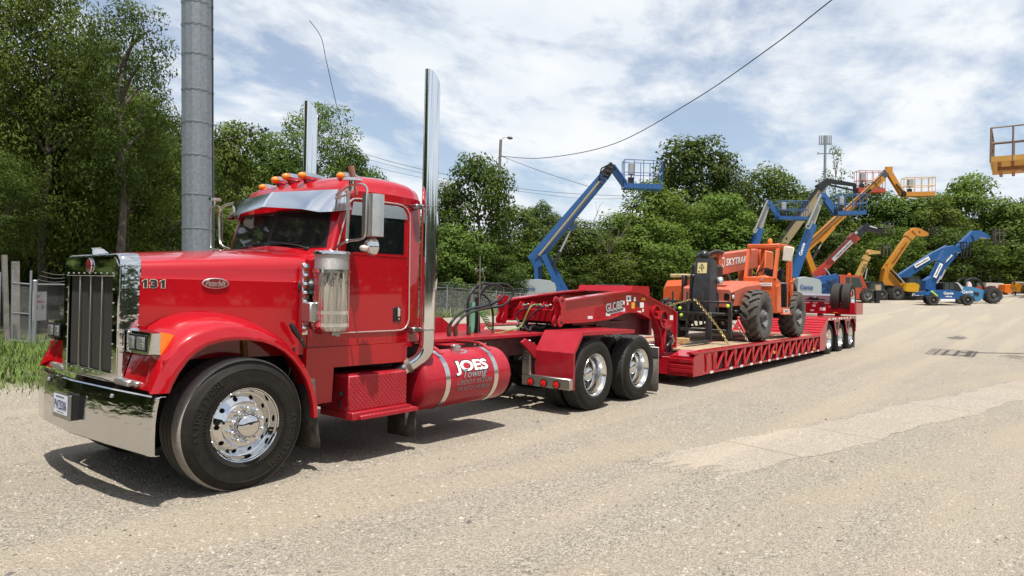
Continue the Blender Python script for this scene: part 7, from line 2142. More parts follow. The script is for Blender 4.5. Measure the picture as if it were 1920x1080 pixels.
class Machine:
    """a machine surveyed at one depth; outlines are given as photograph pixels at that depth"""
    def __init__(s, name, label, cat, d, u, vfoot, group=None, yaw=0.0):
        s.d = d; s.k = d / FPX; s.yaw = yaw
        foot = P(u, vfoot, d); foot.z = gz(foot.x, foot.y)
        s.dv = Quaternion((0, 0, 1), yaw) @ FH
        s.t = thing(name, label, cat, tuple(foot), group)
    def p(s, u, v, dd=0.0): return P(u, v, s.d) + s.dv * dd
    def o(s, name, mb, mat, par=None, **k): return obj(name, mb, mat, par or s.t, **k)
    def slab(s, name, poly, dd, L, mat, par=None, bevel=0.0, **k):
        mb = MB(); a = [s.p(u, v, dd) for u, v in poly]; b = [q + s.dv * L for q in a]
        if bevel:
            c = sum(a, Vector()) / len(a)
            a2 = [c + (q - c) * (1 - bevel) for q in a]; b2 = [q + s.dv * L for q in a2]
            e = min(.12, L * .2)
            mb.loft([a2, [q + s.dv * e for q in a], [q + s.dv * (L - e) for q in a], b2], ring=True, caps=True)
        else: mb.loft([a, b], ring=True, caps=True)
        return s.o(name, mb, mat, par, smooth=bool(bevel), **k)
    def bar(s, name, a, b, h0, h1, mat, par=None, dd=0.0, w=None, dd1=None):
        mb = MB()
        mb.taper(s.p(*a, dd), s.p(*b, dd if dd1 is None else dd1), w or h0 * s.k * .8, h0 * s.k, (w or h0 * s.k * .8) * (h1 / h0 if not w else 1), h1 * s.k)
        return s.o(name, mb, mat, par, smooth=False)
    def rods(s, name, segs, r, mat, par=None, dd=0.0):
        mb = MB()
        for a, b in segs: mb.cyl(s.p(*a, dd), s.p(*b, dd), r, n=6)
        return s.o(name, mb, mat, par)
    def label(s, name, txt, a, b, h, mat, par=None, dd=-0.02, bold=0.02):
        A, B = s.p(*a, dd), s.p(*b, dd); x = (B - A)
        up = -DOWN - (x.normalized() * (-DOWN).dot(x.normalized()))
        return text(name, txt, (A + B) / 2, x, up.normalized(), width=x.length, height=h * s.k, mat=mat, parent=par or s.t, bold=bold, thick=.001)
    def wheel(s, u, vb, r, dd=0.0, far=False, rimc=None, w=None):
        key = (round(r, 2))
        W = w or r * .62
        if key not in _ft: _ft[key] = field_tyre(r, W, 14, 28).mesh('tyre', darkrub, angle=30)
        p = s.p(u, vb, dd); z = gz(p.x, p.y) + r - .015
        rz = RZ0 + s.yaw + (pi if far else 0)
        wh, _ = field_wheel(s.t, (p.x, p.y, z), rz, r, W, _ft[key], True, True, rimc)
        return wh
    def basket(s, fl, top, mat, floor_mat=None, depth=.95, ctrl=True, dd=-.45, ab=None, floor_h=8, n=5, grate=False):
        """fl: ((u,v),(u,v)) front floor edge; top: rail height as pixel offset"""
        (a, b) = fl
        bk = sub_empty('basket', s.t, tuple(s.p(*a)))
        inv = world_of(bk).inverted()
        def oo(name, mb, m_, smooth=False):
            o = link(name, mb.mesh(name, m_, smooth), bk); o.data.transform(inv); return o
        A, B = ab or (s.p(*a, dd), s.p(*b, dd))
        ex = (B - A).normalized(); ez = Vector((0, 0, 1)); ey = ez.cross(ex).normalized()
        L = (B - A).length; H = top * s.k; D = depth
        if ey.dot(FH) < 0: ey = -ey
        fh = floor_h * s.k
        mb = MB()
        if grate:
            c4 = [A, B, B + ey * D, A + ey * D]
            for p_, q_ in zip(c4, c4[1:] + c4[:1]): mb.beam(p_ + ez * fh * .5, q_ + ez * fh * .5, .03, fh)
            for f in range(1, 30): mb.beam(A.lerp(c4[3], f / 30) + ez * fh * .75, B.lerp(c4[2], f / 30) + ez * fh * .75, .02, .02)
        else: mb.loft([[A, B, B + ey * D, A + ey * D], [q + ez * fh for q in (A, B, B + ey * D, A + ey * D)]], ring=True, caps=True)
        oo('basket_floor', mb, floor_mat or mat)
        c = [A, B, B + ey * D, A + ey * D]
        r = .024 + s.d * .00012
        for h in (1.0, .55):
            mb = MB(); mb.tube([q + ez * H * h for q in c], r, 6, closed=True); oo('guard_rail', mb, mat, True)
        ps = []
        for k in range(n): ps.append(A + (B - A) * (k / (n - 1)))
        for k in range(n): ps.append(c[3] + (B - A) * (k / (n - 1)))
        ps += [A + ey * D * .5, B + ey * D * .5]
        for q in ps:
            mb = MB(); mb.cyl(q, q + ez * H, r * .9, n=6); oo('rail_post', mb, mat, True)
        if ctrl:
            mb = MB(); q = A + ex * L * .22 + ey * D * .5 + ez * H * .72; mb.box(q, (L * .16, .35, H * .42), Matrix.Rotation(atan2(ex.y, ex.x), 3, 'Z'), .03); oo('control_box', mb, pm('control_grey', (.30, .31, .31), .5))
            mb = MB(); q2 = A + ex * L * .2 + ey * D * .5 + ez * H * .22; mb.box(q2, (L * .14, .3, H * .40), Matrix.Rotation(atan2(ex.y, ex.x), 3, 'Z'), .03); mb.cyl(q - ez * H * .1, q2, .05, n=8); oo('control_stand', mb, blk)
        return bk
    def chassis(s, u0, u1, v0, v1, mat, dd=.3, L=1.8, r=.48, wh=True):
        s.slab('chassis', [(u0, v0), (u1, v0), (u1, v1), (u0, v1)], dd, L, mat, bevel=.03)
        if wh:
            for u in (u0 + 6, u1 - 6):
                s.wheel(u, v1 + 6, r, dd - .25); s.wheel(u, v1 + 6, r, dd + L + .25, True)
    def carriage(s, u0, u1, v0, v1, mat, dd=-.6, L=1.3, forks=None):
        mb = MB(); h = 1.6 * s.k
        a, b = s.p((u0 + u1) / 2, v0, dd), s.p((u0 + u1) / 2, v1, dd)
        for f in (0, .5, 1):
            q = s.dv * (L * f); mb.taper(a + q, b + q, .07, .07, .07, .07, up=RIGHT)
        for q in (a, b, a.lerp(b, .5)): mb.beam(q, q + s.dv * L, .06, .08)
        mb.taper(s.p(u0, v0, dd), s.p(u0, v1, dd), .09, .06, .09, .06, up=RIGHT); mb.taper(s.p(u1, v0, dd), s.p(u1, v1, dd), .09, .06, .09, .06, up=RIGHT)
        mb.beam(s.p(u0, lerp(v0, v1, .3), dd), s.p(u1, lerp(v0, v1, .3), dd), .06, .08)
        o = s.o('fork_carriage', mb, mat, smooth=False)
        if forks:
            for f in (.25, .75):
                mb = MB(); mb.taper(s.p(*forks[0], dd + L * f), s.p(*forks[1], dd + L * f), .10, .05, .10, .02); s.o('fork', mb, blk, o, smooth=False)
        return o

bg = 'boom lifts across the yard'
tg = 'telehandlers across the yard'
gblue = pm('logo_blue', (.02, .07, .22), .5)

# --- tall blue boom lift behind the gooseneck
M = Machine('boom_lift', 'blue boom lift with a pale grey engine hood standing behind the trailer gooseneck', 'boom lift', 47, 1005, 584, bg)
h = M.slab('engine_hood', [(960, 556), (960, 535), (968, 528), (985, 524.5), (1010, 523.5), (1030, 526), (1040, 531), (1043, 540), (1043, 556)], -.6, 1.6, hood_grey, bevel=.05)
M.slab('hood_grille', [(963, 534), (970, 534), (970, 546), (963, 546)], -.62, .05, blk, h)
M.label('hood_lettering', 'Genie', (981, 541), (1003, 541), 9, gblue, h, dd=-.63)
M.slab('turret', [(985, 556), (1062, 556), (1066, 545), (1045, 538), (990, 540)], -.3, 1.5, blue)
M.chassis(962, 1064, 556, 574, blue, -.5, 2.0)
bm_ = M.bar('main_boom', (998, 491), (1130, 334), 25, 19, blue)
M.bar('inner_boom', (1118, 349), (1146, 313), 17, 15, blue)
M.bar('boom_nose', (1132, 331), (1149, 309), 20, 14, blk, w=.5)
M.rods('cable_track', [((1010, 480), (1122, 343))], .085, khaki, bm_, -.50)
M.rods('boom_hose', [((1003, 489), (1118, 350)), ((1118, 350), (1126, 318)), ((1126, 318), (1146, 308))], .05, blk, bm_, -.46)
for k in range(5): M.rods('hose_clamp', [((1118 + 5 * k, 343 - 7 * k), (1128 + 5 * k, 347 - 7 * k))], .06, blk, bm_, -.48)
M.slab('boom_pivot', [(996, 490), (1006, 474), (1026, 478), (1014, 500), (1000, 503)], -.45, .9, blue)
for a, b, hh, dd in (((1004, 495), (1006, 552), 7, -.4), ((1013, 492), (1014, 552), 7, .4), ((1018, 478), (1052, 552), 10, -.4), ((1026, 478), (1066, 552), 9, .4)): M.bar('riser_link', a, b, hh, hh, blue, dd=dd)
M.rods('lift_ram', [((1036, 505), (1050, 472))], .14, blk); M.rods('ram_rod', [((1050, 472), (1071, 428))], .07, rod); M.slab('ram_lug', [(1066, 432), (1072, 420), (1078, 424), (1074, 434)], -.2, .4, blue)
M.bar('jib', (1147, 312), (1171, 347), 12, 11, blue); M.rods('jib_tube', [((1151, 312), (1174, 343))], .08, blue, None, -.3)
M.basket(((1169, 353), (1240, 356)), 53, blue, blue, depth=1.1, dd=-.3, floor_h=9)
# --- second blue boom lift
M = Machine('boom_lift', 'blue boom lift with a drooping jib left of the khaki boom', 'boom lift', 62, 1405, 580, bg)
M.bar('main_boom', (1396, 520), (1424, 428), 17, 14, blue); M.bar('inner_boom', (1423, 432), (1439, 384), 9, 8, khaki_d)
M.rods('cable_track', [((1411, 436), (1436, 377)), ((1411, 436), (1413, 431))], .10, khaki_d, None, -.4)
M.rods('track_loop', [((1410, 432), (1409, 437)), ((1409, 437), (1413, 437)), ((1413, 437), (1417, 430))], .07, khaki_d, None, -.5)
M.slab('boom_nose', [(1434, 384), (1436, 375), (1442, 376), (1443, 386)], -.3, .6, blue)
M.bar('jib', (1440, 379), (1459, 407), 9, 8, blue)
M.basket(((1457, 412), (1511, 413)), 35, blue, depth=1.0, floor_h=6)
M.slab('turret', [(1372, 545), (1374, 524), (1412, 518), (1418, 545)], -.8, 1.8, hood_grey, bevel=.05); M.chassis(1365, 1420, 546, 566, blue, -.6, 2.0)
# --- khaki boom with the orange basket
M = Machine('boom_lift', 'khaki boom lift with black jib and orange red basket', 'boom lift', 70, 1440, 580, bg)
M.bar('main_boom', (1418, 520), (1537, 356), 13, 11, khaki); M.bar('boom_rail', (1414, 514), (1534, 349), 5, 5, blk, dd=-.2); M.bar('lower_tube', (1424, 524), (1541, 362), 5, 5, khaki, dd=-.3)
M.bar('boom_nose', (1534, 354), (1554, 338), 15, 11, blk); M.bar('jib', (1551, 339), (1604, 347), 8, 6, blk); M.bar('jib_link', (1556, 347), (1601, 357), 3, 3, blk); M.bar('jib_post', (1602, 344), (1603, 373), 5, 4, blk)
M.basket(((1606, 361), (1655, 362)), 40, ored, ored, depth=1.0, floor_h=8)
M.slab('turret', [(1395, 548), (1398, 525), (1440, 518), (1446, 548)], -.8, 1.8, khaki, bevel=.05); M.chassis(1390, 1450, 548, 566, khaki, -.6, 2.0)
# --- third blue boom lift
M = Machine('boom_lift', 'blue boom lift with a grey hood parked behind the flipped up trailer wheels', 'boom lift', 55, 1530, 572, bg)
M.bar('main_boom', (1486, 520), (1523, 420), 16, 14, blue); M.bar('inner_boom', (1520, 424), (1541, 366), 10, 9, khaki_d)
M.rods('cable_track', [((1509, 424), (1534, 366))], .11, khaki_d, None, -.5); M.rods('track_loop', [((1505, 428), (1508, 421)), ((1506, 429), (1512, 430)), ((1512, 430), (1518, 416))], .06, khaki_d, None, -.55)
M.label('boom_lettering', 'Genie', (1497, 479), (1504, 456), 6, white, dd=-.32)
M.slab('boom_nose', [(1535, 370), (1537, 362), (1546, 364), (1546, 374)], -.35, .7, blue); M.bar('jib', (1541, 365), (1566, 399), 11, 10, blue)
M.slab('jib_pivot', [(1562, 392), (1568, 392), (1570, 404), (1563, 402)], -.3, .6, blk)
M.basket(((1566, 404), (1619, 403)), 38, blue, depth=1.1, floor_h=7)
h = M.slab('engine_hood', [(1484, 553), (1486, 522), (1500, 519), (1527, 524), (1531, 530), (1531, 553)], -1.0, 1.8, hood_grey, bevel=.05)
M.label('hood_lettering', 'Genie', (1490, 538), (1514, 539), 9, gblue, h, dd=-1.04)
M.slab('turret', [(1522, 553), (1524, 522), (1545, 516), (1566, 515), (1566, 550)], -.6, 1.5, blue); M.bar('riser_link', (1530, 530), (1560, 517), 9, 9, blue, dd=-.8); M.bar('riser_link', (1528, 545), (1556, 522), 8, 8, blue, dd=-.7)
M.rods('boom_hose', [((1540, 526), (1548, 531)), ((1548, 531), (1556, 527)), ((1541, 539), (1550, 544)), ((1550, 544), (1558, 538))], .05, blk, None, -.95)
M.chassis(1490, 1568, 552, 566, blue, -.5, 2.0)
# --- yellow articulating boom
M = Machine('boom_lift', 'yellow boom lift with a long raised arm ending in a yellow basket', 'boom lift', 66, 1540, 574, bg)
for a, b, dd in (((1507, 470), (1527, 524), -.4), ((1514, 468), (1534, 520), .4)): M.bar('riser_link', a, b, 10, 10, yel, dd=dd)
M.bar('main_boom', (1508, 468), (1586, 396), 14, 13, yel); M.bar('inner_boom', (1578, 403), (1654, 333), 11, 10, yel); M.slab('boom_stiffener', [(1532, 452), (1558, 424), (1562, 428), (1538, 456)], -.55, .1, yel)
M.bar('boom_collar', (1640, 346), (1654, 333), 14, 13, yel); M.bar('boom_nose', (1650, 336), (1666, 318), 12, 9, pm('dark_grey_boom', (.05, .055, .06), .45)); M.bar('jib', (1662, 316), (1691, 364), 10, 9, yel); M.bar('jib_knuckle', (1661, 317), (1672, 317), 8, 8, yel)
M.rods('jib_ram', [((1677, 346), (1690, 362))], .08, blk, None, -.3); M.slab('jib_pivot', [(1688, 360), (1694, 358), (1697, 366), (1690, 368)], -.3, .6, blk)
M.rods('lift_ram', [((1520, 492), (1534, 467))], .16, blk); M.rods('ram_rod', [((1534, 467), (1554, 433))], .08, rod)
M.basket(((1695, 369), (1748, 368)), 35, pm('basket_yellow', (.55, .33, .10), .5, var=.2), yel, depth=1.0, floor_h=8)
M.slab('turret', [(1500, 552), (1502, 524), (1545, 520), (1552, 552)], -.6, 1.5, yel); M.chassis(1500, 1560, 552, 566, yel, -.5, 2.0)
M.rods('boom_hose', [((1512, 458), (1584, 391)), ((1584, 391), (1650, 329))], .06, blk, None, -.42); M.bar('boom_label', (1600, 384), (1630, 356), 5, 5, blk, dd=-.30, w=.02)
# --- near yellow basket entering the frame at top right
M = Machine('boom_lift', 'yellow boom lift whose basket hangs into the frame at the top right', 'boom lift', 19, 2200, 640, bg)
brown = pm('weathered_yellow_rail', (.16, .11, .07), .6, var=.25)
A_ = P(1857, 304, 19); B_ = A_ + (RIGHT * .80 - FH * .60) * 1.0; B_.z = A_.z
bk = M.basket(((1857, 304), (1908, 300)), 64, brown, pm('basket_ochre', (.50, .27, .05), .5, var=.15, dust=.1), depth=2.4, ab=(A_, B_), floor_h=10, n=3, ctrl=False, grate=True)
mb = MB(); ex_ = (B_ - A_).normalized(); ey_ = Vector((0, 0, 1)).cross(ex_)
if ey_.dot(FH) < 0: ey_ = -ey_
for f in (.2, .5, .8): mb.beam(A_ + ex_ * f + ey_ * .05 - Vector((0, 0, .05)), A_ + ex_ * f + ey_ * 2.3 - Vector((0, 0, .05)), .08, .09)
mb.beam(A_ + ex_ * .15 + ey_ * .5 - Vector((0, 0, .14)), A_ + ex_ * .95 + ey_ * .5 - Vector((0, 0, .14)), .25, .10); M.o('basket_bearer', mb, pm('rusty_ochre', (.30, .13, .04), .7, var=.3), smooth=False)
M.bar('jib', (1950, 300), (2080, 330), 16, 18, yel, dd=.9); M.bar('main_boom', (2080, 330), (2230, 560), 24, 30, yel, dd=.4)
M.slab('turret', [(2160, 590), (2160, 540), (2300, 530), (2310, 590)], -.4, 1.6, yel, bevel=.04); M.chassis(2130, 2330, 590, 640, yel, -.6, 2.2, r=.5)

# --- red telehandler with the long labelled boom
M = Machine('telehandler', 'red telehandler with a long raised boom and black fork head', 'telehandler', 56, 1610, 571, tg)
b_ = M.bar('boom', (1528, 518), (1600, 446), 13, 12, mred); q = M.bar('boom_label', (1559, 488), (1597, 450), 7.5, 7.5, white, b_, dd=-.25, w=.02); M.label('boom_lettering', 'EquipmentShare', (1566, 482), (1595, 453), 4, ink, q, dd=-.27)
M.bar('boom_collar', (1594, 452), (1604, 442), 16, 16, mred); M.bar('inner_boom', (1600, 447), (1622, 427), 13, 11, blk); hdx = M.bar('boom_head', (1618, 425), (1652, 433), 13, 10, blk); marks('boom_print', M.p(1627, 424.5, -.32), M.p(1641, 428.5, -.32), (0, 0, 1), 5, 2.2 * M.k, white, hdx)
M.carriage(1650, 1666, 418, 440, pm('bare_carriage', (.10, .09, .08), .5, .4), -.7, 1.4); M.slab('boom_lamp', [(1598, 437), (1602, 434), (1604, 438), (1600, 440)], -.4, .1, white)
M.slab('boom_tower', [(1524, 545), (1530, 515), (1545, 508), (1552, 545)], -.3, .6, mred); M.rods('lift_ram', [((1541, 503), (1552, 518))], .07, rod, None, -.5)
M.slab('body', [(1562, 560), (1564, 540), (1600, 540), (1634, 549), (1640, 562)], -.9, 1.9, ored, bevel=.03)
c = M.slab('cab', [(1566, 541), (1566, 517), (1572, 515.5), (1603, 517), (1612, 538), (1614, 541)], -.8, .95, ored)
M.slab('cab_window', [(1577, 539), (1577, 520), (1585, 520), (1585, 539)], -.82, .05, cabglass, c); M.slab('cab_window', [(1587, 539), (1587, 520), (1602, 521), (1608, 538)], -.82, .05, cabglass, c); M.slab('beacon', [(1586, 516), (1587, 512), (1590, 512), (1591, 516)], -.4, .2, pm('orange_beacon', (.75, .20, .03), .25), c)
M.slab('cab_frame', [(1603, 516), (1606, 516), (1617, 541), (1613, 541)], -.82, .06, ored, c)
w_ = M.wheel(1614.5, 571, .60, -1.1, rimc=pm('pale_rim', (.30, .30, .29), .5, var=.2)); M.wheel(1575, 571, .60, -1.1); M.wheel(1650, 571, .5, 1.0, True); M.wheel(1600, 571, .6, 1.1, True)
# --- buff telehandler partly hidden
M = Machine('telehandler', 'buff yellow telehandler half hidden behind the red one', 'telehandler', 60, 1640, 570, tg)
buff = pm('buff_yellow', (.47, .30, .09), .5, var=.15)
b_ = M.bar('boom', (1606, 526), (1624, 485), 11, 9, buff); M.label('boom_lettering', 'GEHL', (1613, 511), (1620, 494), 6, ink, b_, dd=-.30); M.bar('boom_collar', (1622, 488), (1626, 480), 11, 11, buff); M.slab('boom_head', [(1625, 473), (1629, 468), (1637, 470), (1648, 471), (1648, 476), (1634, 477), (1626, 478)], -.25, .5, buff)
M.carriage(1650, 1663, 459, 478, pm('bare_carriage', (.10, .09, .08), .5, .4), -.6, 1.3); M.rods('lift_ram', [((1622, 523), (1626, 503))], .07, rod)
M.slab('body', [(1604, 560), (1606, 545), (1640, 543), (1652, 548), (1656, 562)], -.6, 1.7, pm('cream_body', (.45, .38, .26), .5, var=.15), bevel=.03)
c = M.slab('cab', [(1622, 545), (1622, 530), (1628, 527), (1650, 528), (1655, 545)], -.5, .9, blk); M.slab('cab_window', [(1626, 543), (1627, 531), (1638, 530), (1638, 543)], -.52, .05, cabglass, c); M.slab('cab_window', [(1640, 543), (1640, 531), (1648, 531), (1651, 543)], -.52, .05, cabglass, c)
M.wheel(1668, 569, .52, -.8); M.wheel(1645, 569, .52, -.8); M.wheel(1662, 569, .52, .9, True)
M = Machine('fork_attachment', 'black carriage stood on the ground with a timber plate on top, before the buff telehandler', 'fork attachment', 55, 1643, 572)
M.slab('upright', [(1639, 573), (1639, 545), (1646, 545), (1646, 573)], -.3, .3, blk); M.slab('timber_plate', [(1638, 544), (1638, 534), (1648, 534), (1648, 544)], -.32, .25, pm('plate_timber', (.36, .26, .17), .8, var=.2)); M.slab('cross_bar', [(1630, 560), (1662, 558), (1662, 562), (1630, 565)], -.2, .2, blk)
# --- yellow and black telehandler
M = Machine('telehandler', 'yellow telehandler with black cab and bent boom head', 'telehandler', 60, 1700, 568, tg)
b_ = M.bar('boom', (1660, 507), (1710, 435), 12.5, 11.5, yel); M.label('boom_lettering', 'EquipmentShare', (1671, 493), (1697, 455), 4.5, ink, b_, dd=-.28); M.bar('boom_collar', (1702, 446), (1708, 438), 14.5, 14.5, yel)
M.slab('boom_head', [(1707, 432), (1712, 427), (1722, 429), (1737, 437), (1737, 442), (1728, 444), (1715, 442)], -.3, .6, yel); M.slab('head_hole', [(1719, 434), (1722, 434), (1722, 437), (1719, 437)], -.31, .02, blk)
M.carriage(1737, 1752, 425, 440, blk, -.7, 1.4, forks=((1745, 436), (1756, 440)))
M.slab('boom_tower', [(1650, 533), (1656, 505), (1664, 499), (1676, 512), (1690, 532), (1684, 538)], -.35, .7, yel); M.rods('lift_ram', [((1664, 507), (1684, 530))], .10, blk, None, -.5); M.rods('ram_rod', [((1672, 512), (1690, 532))], .06, rod, None, -.55)
M.slab('body', [(1655, 560), (1656, 540), (1690, 540), (1735, 548), (1733, 562), (1690, 563)], -.6, 1.7, blk, bevel=.03)
h = M.slab('engine_hood', [(1685, 545), (1690, 531), (1705, 530.5), (1712, 534), (1710, 548), (1690, 547)], -1.0, 1.0, jyel, bevel=.04); q = M.slab('name_plate', [(1694, 557), (1694, 549), (1712, 550), (1712, 557)], -1.0, .05, blk); M.label('body_lettering', 'JCB', (1697, 552), (1711, 553), 5.5, white, q, dd=-1.03)
c = M.slab('cab', [(1698, 548), (1702, 520), (1722, 518), (1732, 530), (1738, 548)], .0, .95, blk); M.slab('cab_window', [(1704, 534), (1706, 522), (1716, 521), (1716, 534)], -.02, .05, cabglass, c); M.slab('cab_window', [(1718, 534), (1718, 521), (1723, 522), (1729, 534)], -.02, .05, cabglass, c)
M.wheel(1673, 567, .62, -.9); M.wheel(1722, 567, .62, -.6); M.wheel(1684, 567, .62, 1.1, True); M.wheel(1732, 567, .62, 1.1, True)
# --- blue telehandlers
def z9(x, y): return (1700 + x / 8.727, 480 + y / 8.727)
M = Machine('telehandler', 'small blue telehandler in front with a rising boom over its cab', 'telehandler', 52, 1770, 573, tg)
body = M.slab('body', [z9(*q) for q in ((215, 640), (240, 590), (385, 560), (560, 545), (660, 560), (760, 595), (825, 632), (760, 655), (715, 705), (410, 705), (395, 660), (300, 640))], -.9, 1.7, blue, bevel=.02)
M.label('body_lettering', 'Genie', z9(478, 607), z9(636, 607), 5.2, white, body, dd=-.93); marks('body_print', M.p(*z9(510, 660), -.93), M.p(*z9(620, 663), -.93), (0, 0, 1), 5, 2.6 * M.k, white, body, gap=.4)
M.slab('side_step', [z9(*q) for q in ((420, 702), (655, 702), (655, 730), (420, 730))], -1.0, .15, white, body); M.rods('yellow_tube', [(z9(275, 575), z9(365, 660))], .07, pm('lime_plastic', (.45, .65, .05), .4), body, -1.0)
c = M.slab('cab', [z9(*q) for q in ((480, 560), (490, 440), (530, 428), (650, 430), (690, 440), (800, 570))], -.85, .9, blk)
for q in (((505, 545), (510, 445), (570, 442), (570, 545)), ((590, 545), (590, 442), (640, 442), (650, 545))): M.slab('cab_window', [z9(*a) for a in q], -.87, .05, cabglass, c)
M.slab('cab_visor', [z9(*q) for q in ((665, 430), (730, 440), (800, 510), (795, 575), (770, 540), (720, 460))], -.87, .1, pm('pale_panel', (.45, .48, .50), .4), c)
b_ = M.bar('boom', z9(330, 565), z9(560, 60), 15, 11, blue, dd=-.1); q = M.bar('boom_label', z9(400, 352), z9(512, 128), 6.5, 6, white, b_, dd=-.44, w=.02); M.label('boom_lettering', 'EquipmentShare', z9(415, 325), z9(500, 150), 3.4, ink, q, dd=-.46)
M.bar('boom_nose', z9(540, 100), z9(625, -75), 13, 11, blue, dd=-.1); M.slab('boom_head', [(1764, 478), (1770, 464), (1785, 460), (1797, 468), (1798, 474), (1786, 472), (1774, 482)], -.3, .5, blue)
M.carriage(1795, 1807, 455, 482, blk, -.7, 1.3)
M.slab('boom_tower', [z9(*q) for q in ((270, 540), (275, 400), (380, 330), (430, 400), (400, 560))], -.3, .6, blue); M.rods('lift_ram', [(z9(440, 450), z9(500, 330))], .08, rod, None, -.4)
for (u, v), dd, far in ((z9(305, 810), -1.05, 0), (z9(855, 825), -1.05, 0)): M.wheel(u, v, .43, dd, rimc=blk)
for (u, v), dd, far in ((z9(470, 810), 1.0, 1), (z9(1000, 825), 1.0, 1)): M.wheel(u, v, .43, dd, True)
M = Machine('telehandler', 'light blue telehandler with big tyres and the highest blue boom', 'telehandler', 54, 1845, 573, tg)
body = M.slab('body', [z9(*q) for q in ((800, 640), (805, 505), (950, 497), (1090, 520), (1220, 568), (1190, 690), (1110, 745), (1060, 740), (1030, 660))], -.5, 1.9, sky_blue, bevel=.02)
M.label('body_lettering', 'Genie', z9(830, 585), z9(1005, 582), 6, white, body, dd=-.54); M.slab('body_vent', [z9(*q) for q in ((1030, 585), (1110, 600), (1110, 645), (1030, 635))], -.54, .05, blk, body); M.slab('body_end', [z9(*q) for q in ((1192, 570), (1222, 568), (1192, 690), (1170, 690))], -.53, .05, blue, body)
c = MB(); pth = smooth_path([M.p(*z9(*q), -.3) for q in ((915, 500), (925, 420), (1000, 372), (1120, 385), (1180, 450), (1230, 560))], 5); c.tube(pth, .09, 6); pth = smooth_path([M.p(*z9(*q), .7) for q in ((915, 500), (925, 420), (1000, 372), (1120, 385), (1180, 450), (1230, 560))], 5); c.tube(pth, .09, 6); c.beam(M.p(*z9(1000, 372), -.3), M.p(*z9(1000, 372), .7), .3, .08); c.beam(M.p(*z9(1120, 385), -.3), M.p(*z9(1120, 385), .7), .3, .08); M.o('roll_cage', c, blk)
b_ = M.bar('boom', (1742, 538), (1812, 455), 12, 11, blue, dd=.5); q = M.bar('boom_label', z9(590, 150), z9(765, -30), 7, 6.5, white, b_, dd=.25, w=.02); M.label('boom_lettering', 'EquipmentShare', z9(605, 130), z9(750, -10), 3.6, ink, q, dd=.23)
M.slab('boom_tower', [(1738, 555), (1740, 528), (1752, 520), (1764, 545), (1764, 555)], .2, .7, blue); M.rods('lift_ram', [(z9(580, 380), z9(655, 220))], .08, rod, None, .2)
M.bar('inner_boom', (1806, 464), (1834, 436), 13, 12, blue, dd=.5); M.slab('boom_head', [(1826, 440), (1832, 432), (1840, 431), (1858, 440), (1861, 447), (1842, 444), (1832, 452)], .2, .6, blue)
M.carriage(1863, 1878, 429, 455, pm('bare_carriage', (.10, .09, .08), .5, .4), -.2, 1.4, forks=((1880, 455), (1925, 457)))
M.wheel(z9(1320, 0)[0], 573, .66, -.8); M.wheel(z9(1510, 0)[0], 573, .60, 1.3, True); M.wheel(z9(1120, 0)[0], 573, .60, 1.3, True); M.rods('steer_ram', [(z9(1455, 690), z9(1540, 670))], .12, sky_blue, None, -.2)
M = Machine('telehandler', 'blue telehandler behind the yellow one with its labelled boom slanting up', 'telehandler', 63, 1700, 568, tg)
b_ = M.bar('boom', (1683, 524), (1752, 478), 14, 13, blue); q = M.bar('boom_label', (1711, 500), (1738, 484), 7, 7, white, b_, dd=-.36, w=.02); M.label('boom_lettering', 'EquipmentShare', (1713, 498.5), (1736, 485.5), 3.6, ink, q, dd=-.38); M.bar('inner_boom', (1745, 482), (1776, 465), 12, 11, blue)
M.slab('boom_tower', [(1676, 550), (1678, 520), (1690, 514), (1702, 540), (1704, 550)], -.3, .7, blue); M.slab('body', [(1675, 562), (1676, 545), (1730, 545), (1735, 562)], -.5, 1.6, blue); M.wheel(1688, 568, .5, -.8); M.wheel(1725, 568, .5, -.8); M.wheel(1690, 568, .5, 1.1, True); M.wheel(1728, 568, .5, 1.1, True)

# --- small plant at the far right
M = Machine('tractor', 'red compact tractor parked behind the light blue telehandler', 'tractor', 72, 1830, 556, None)
M.slab('hood', [(1790, 548), (1792, 537), (1840, 538), (1862, 536), (1863, 546)], -.5, 1.0, mred, bevel=.04); M.slab('seat', [(1812, 540), (1814, 528), (1820, 528), (1820, 540)], -.2, .5, white); M.wheel(1800, 556, .45, -.7); M.wheel(1850, 556, .45, -.7); M.wheel(1826, 556, .4, .9, True)
M = Machine('box_trailer', 'white boxed machine trailer standing at the far right of the yard', 'trailer', 74, 1858, 556, None)
M.slab('box', [(1842, 548), (1843, 530), (1876, 531), (1876, 550)], -.5, 1.5, pm('dirty_white', (.55, .50, .46), .6), bevel=.02); M.wheel(1852, 556, .36, -.7); M.wheel(1868, 556, .36, -.7)
M = Machine('cement_mixer', 'orange drum mixer beside the white box trailer', 'mixer', 70, 1886, 556, None)
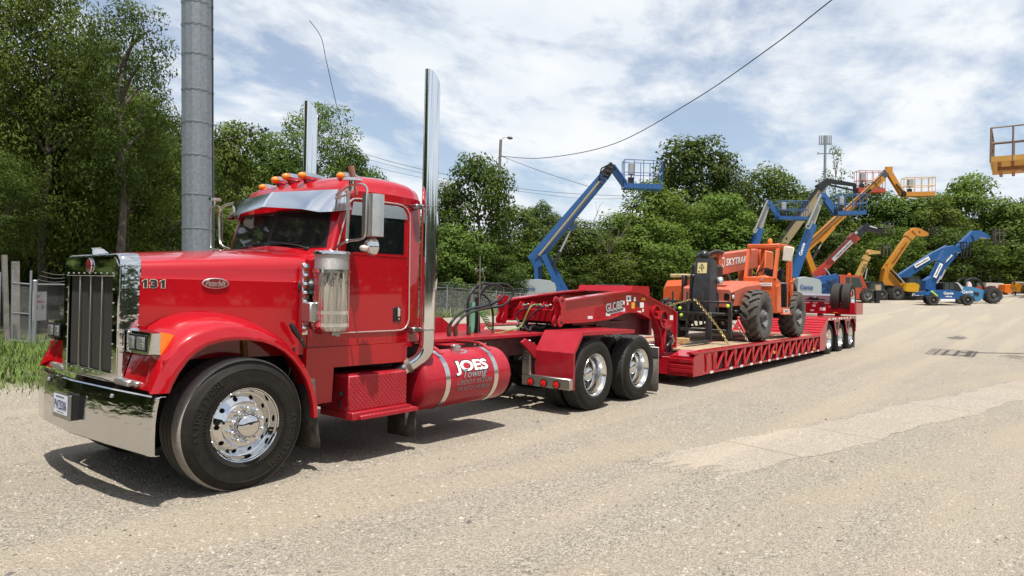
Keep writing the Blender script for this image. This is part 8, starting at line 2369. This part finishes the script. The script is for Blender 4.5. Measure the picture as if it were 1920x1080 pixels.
M.slab('drum', [(1877, 548), (1878, 534), (1889, 533), (1894, 539), (1893, 549), (1884, 551)], -.5, 1.0, pm('mixer_orange', (.70, .17, .02), .45), bevel=.08); M.wheel(1882, 556, .3, -.4); M.wheel(1889, 556, .3, .5, True); M.rods('tow_bar', [((1893, 548), (1902, 553))], .06, blk)
M = Machine('compactor', 'small yellow compactor at the right edge of the yard', 'compactor', 68, 1908, 557, None)
M.slab('engine', [(1900, 543), (1900, 537), (1904, 530), (1912, 536), (1916, 543), (1910, 548), (1902, 547)], -.4, .8, yel, bevel=.05); M.rods('handle', [((1904, 562), (1904, 545)), ((1902, 543), (1902, 528))], .07, blk); M.slab('plate', [(1899, 556), (1917, 555), (1919, 560), (1897, 561)], -.4, .7, blk)
M = Machine('implement_rack', 'row of dark implements and lamps stored before the trees at far right', 'implement rack', 78, 1870, 554, None)
rr = random.Random(5)
for k in range(12):
    u = 1828 + 7.6 * k; v0 = 520 + rr.uniform(-4, 6)
    M.slab('implement', [(u, 548), (u + rr.uniform(-1, 1), v0), (u + rr.uniform(3, 6), v0 + rr.uniform(-2, 3)), (u + rr.uniform(2, 5), 549)], rr.uniform(-.4, .4), rr.uniform(.3, .9), blk if k % 3 else khaki_d)
for u in (1829, 1841, 1850): M.slab('work_lamp', [(u - 2, 520), (u - 2, 516), (u + 2, 516), (u + 2, 520)], -.6, .2, white)
M.slab('rack_rail', [(1830, 550), (1925, 547), (1925, 551), (1830, 554)], -.5, .4, blk)
M.slab('rack_leg', [(1832, 552), (1834, 552), (1834, 557), (1832, 557)], -.4, .3, blk); M.slab('rack_leg', [(1917, 550), (1919, 550), (1919, 557), (1917, 557)], -.4, .3, blk)
M = Machine('timber_stack', 'pale timber beams stacked at the right edge of the view', 'timber stack', 76, 1915, 556, None)
for k, v in enumerate((528, 532, 538)): M.slab('timber_beam', [(1894 + k, v), (1940, v + 1), (1940, v + 4), (1894 + k, v + 3)], -.5 + .3 * k, .3, pm('pale_timber', (.36, .32, .24), .8, var=.2))
M.slab('stack_bearer', [(1900, 541), (1903, 541), (1903, 557), (1900, 557)], -.4, .8, blk); M.slab('stack_bearer', [(1932, 541), (1935, 541), (1935, 557), (1932, 557)], -.4, .8, blk)
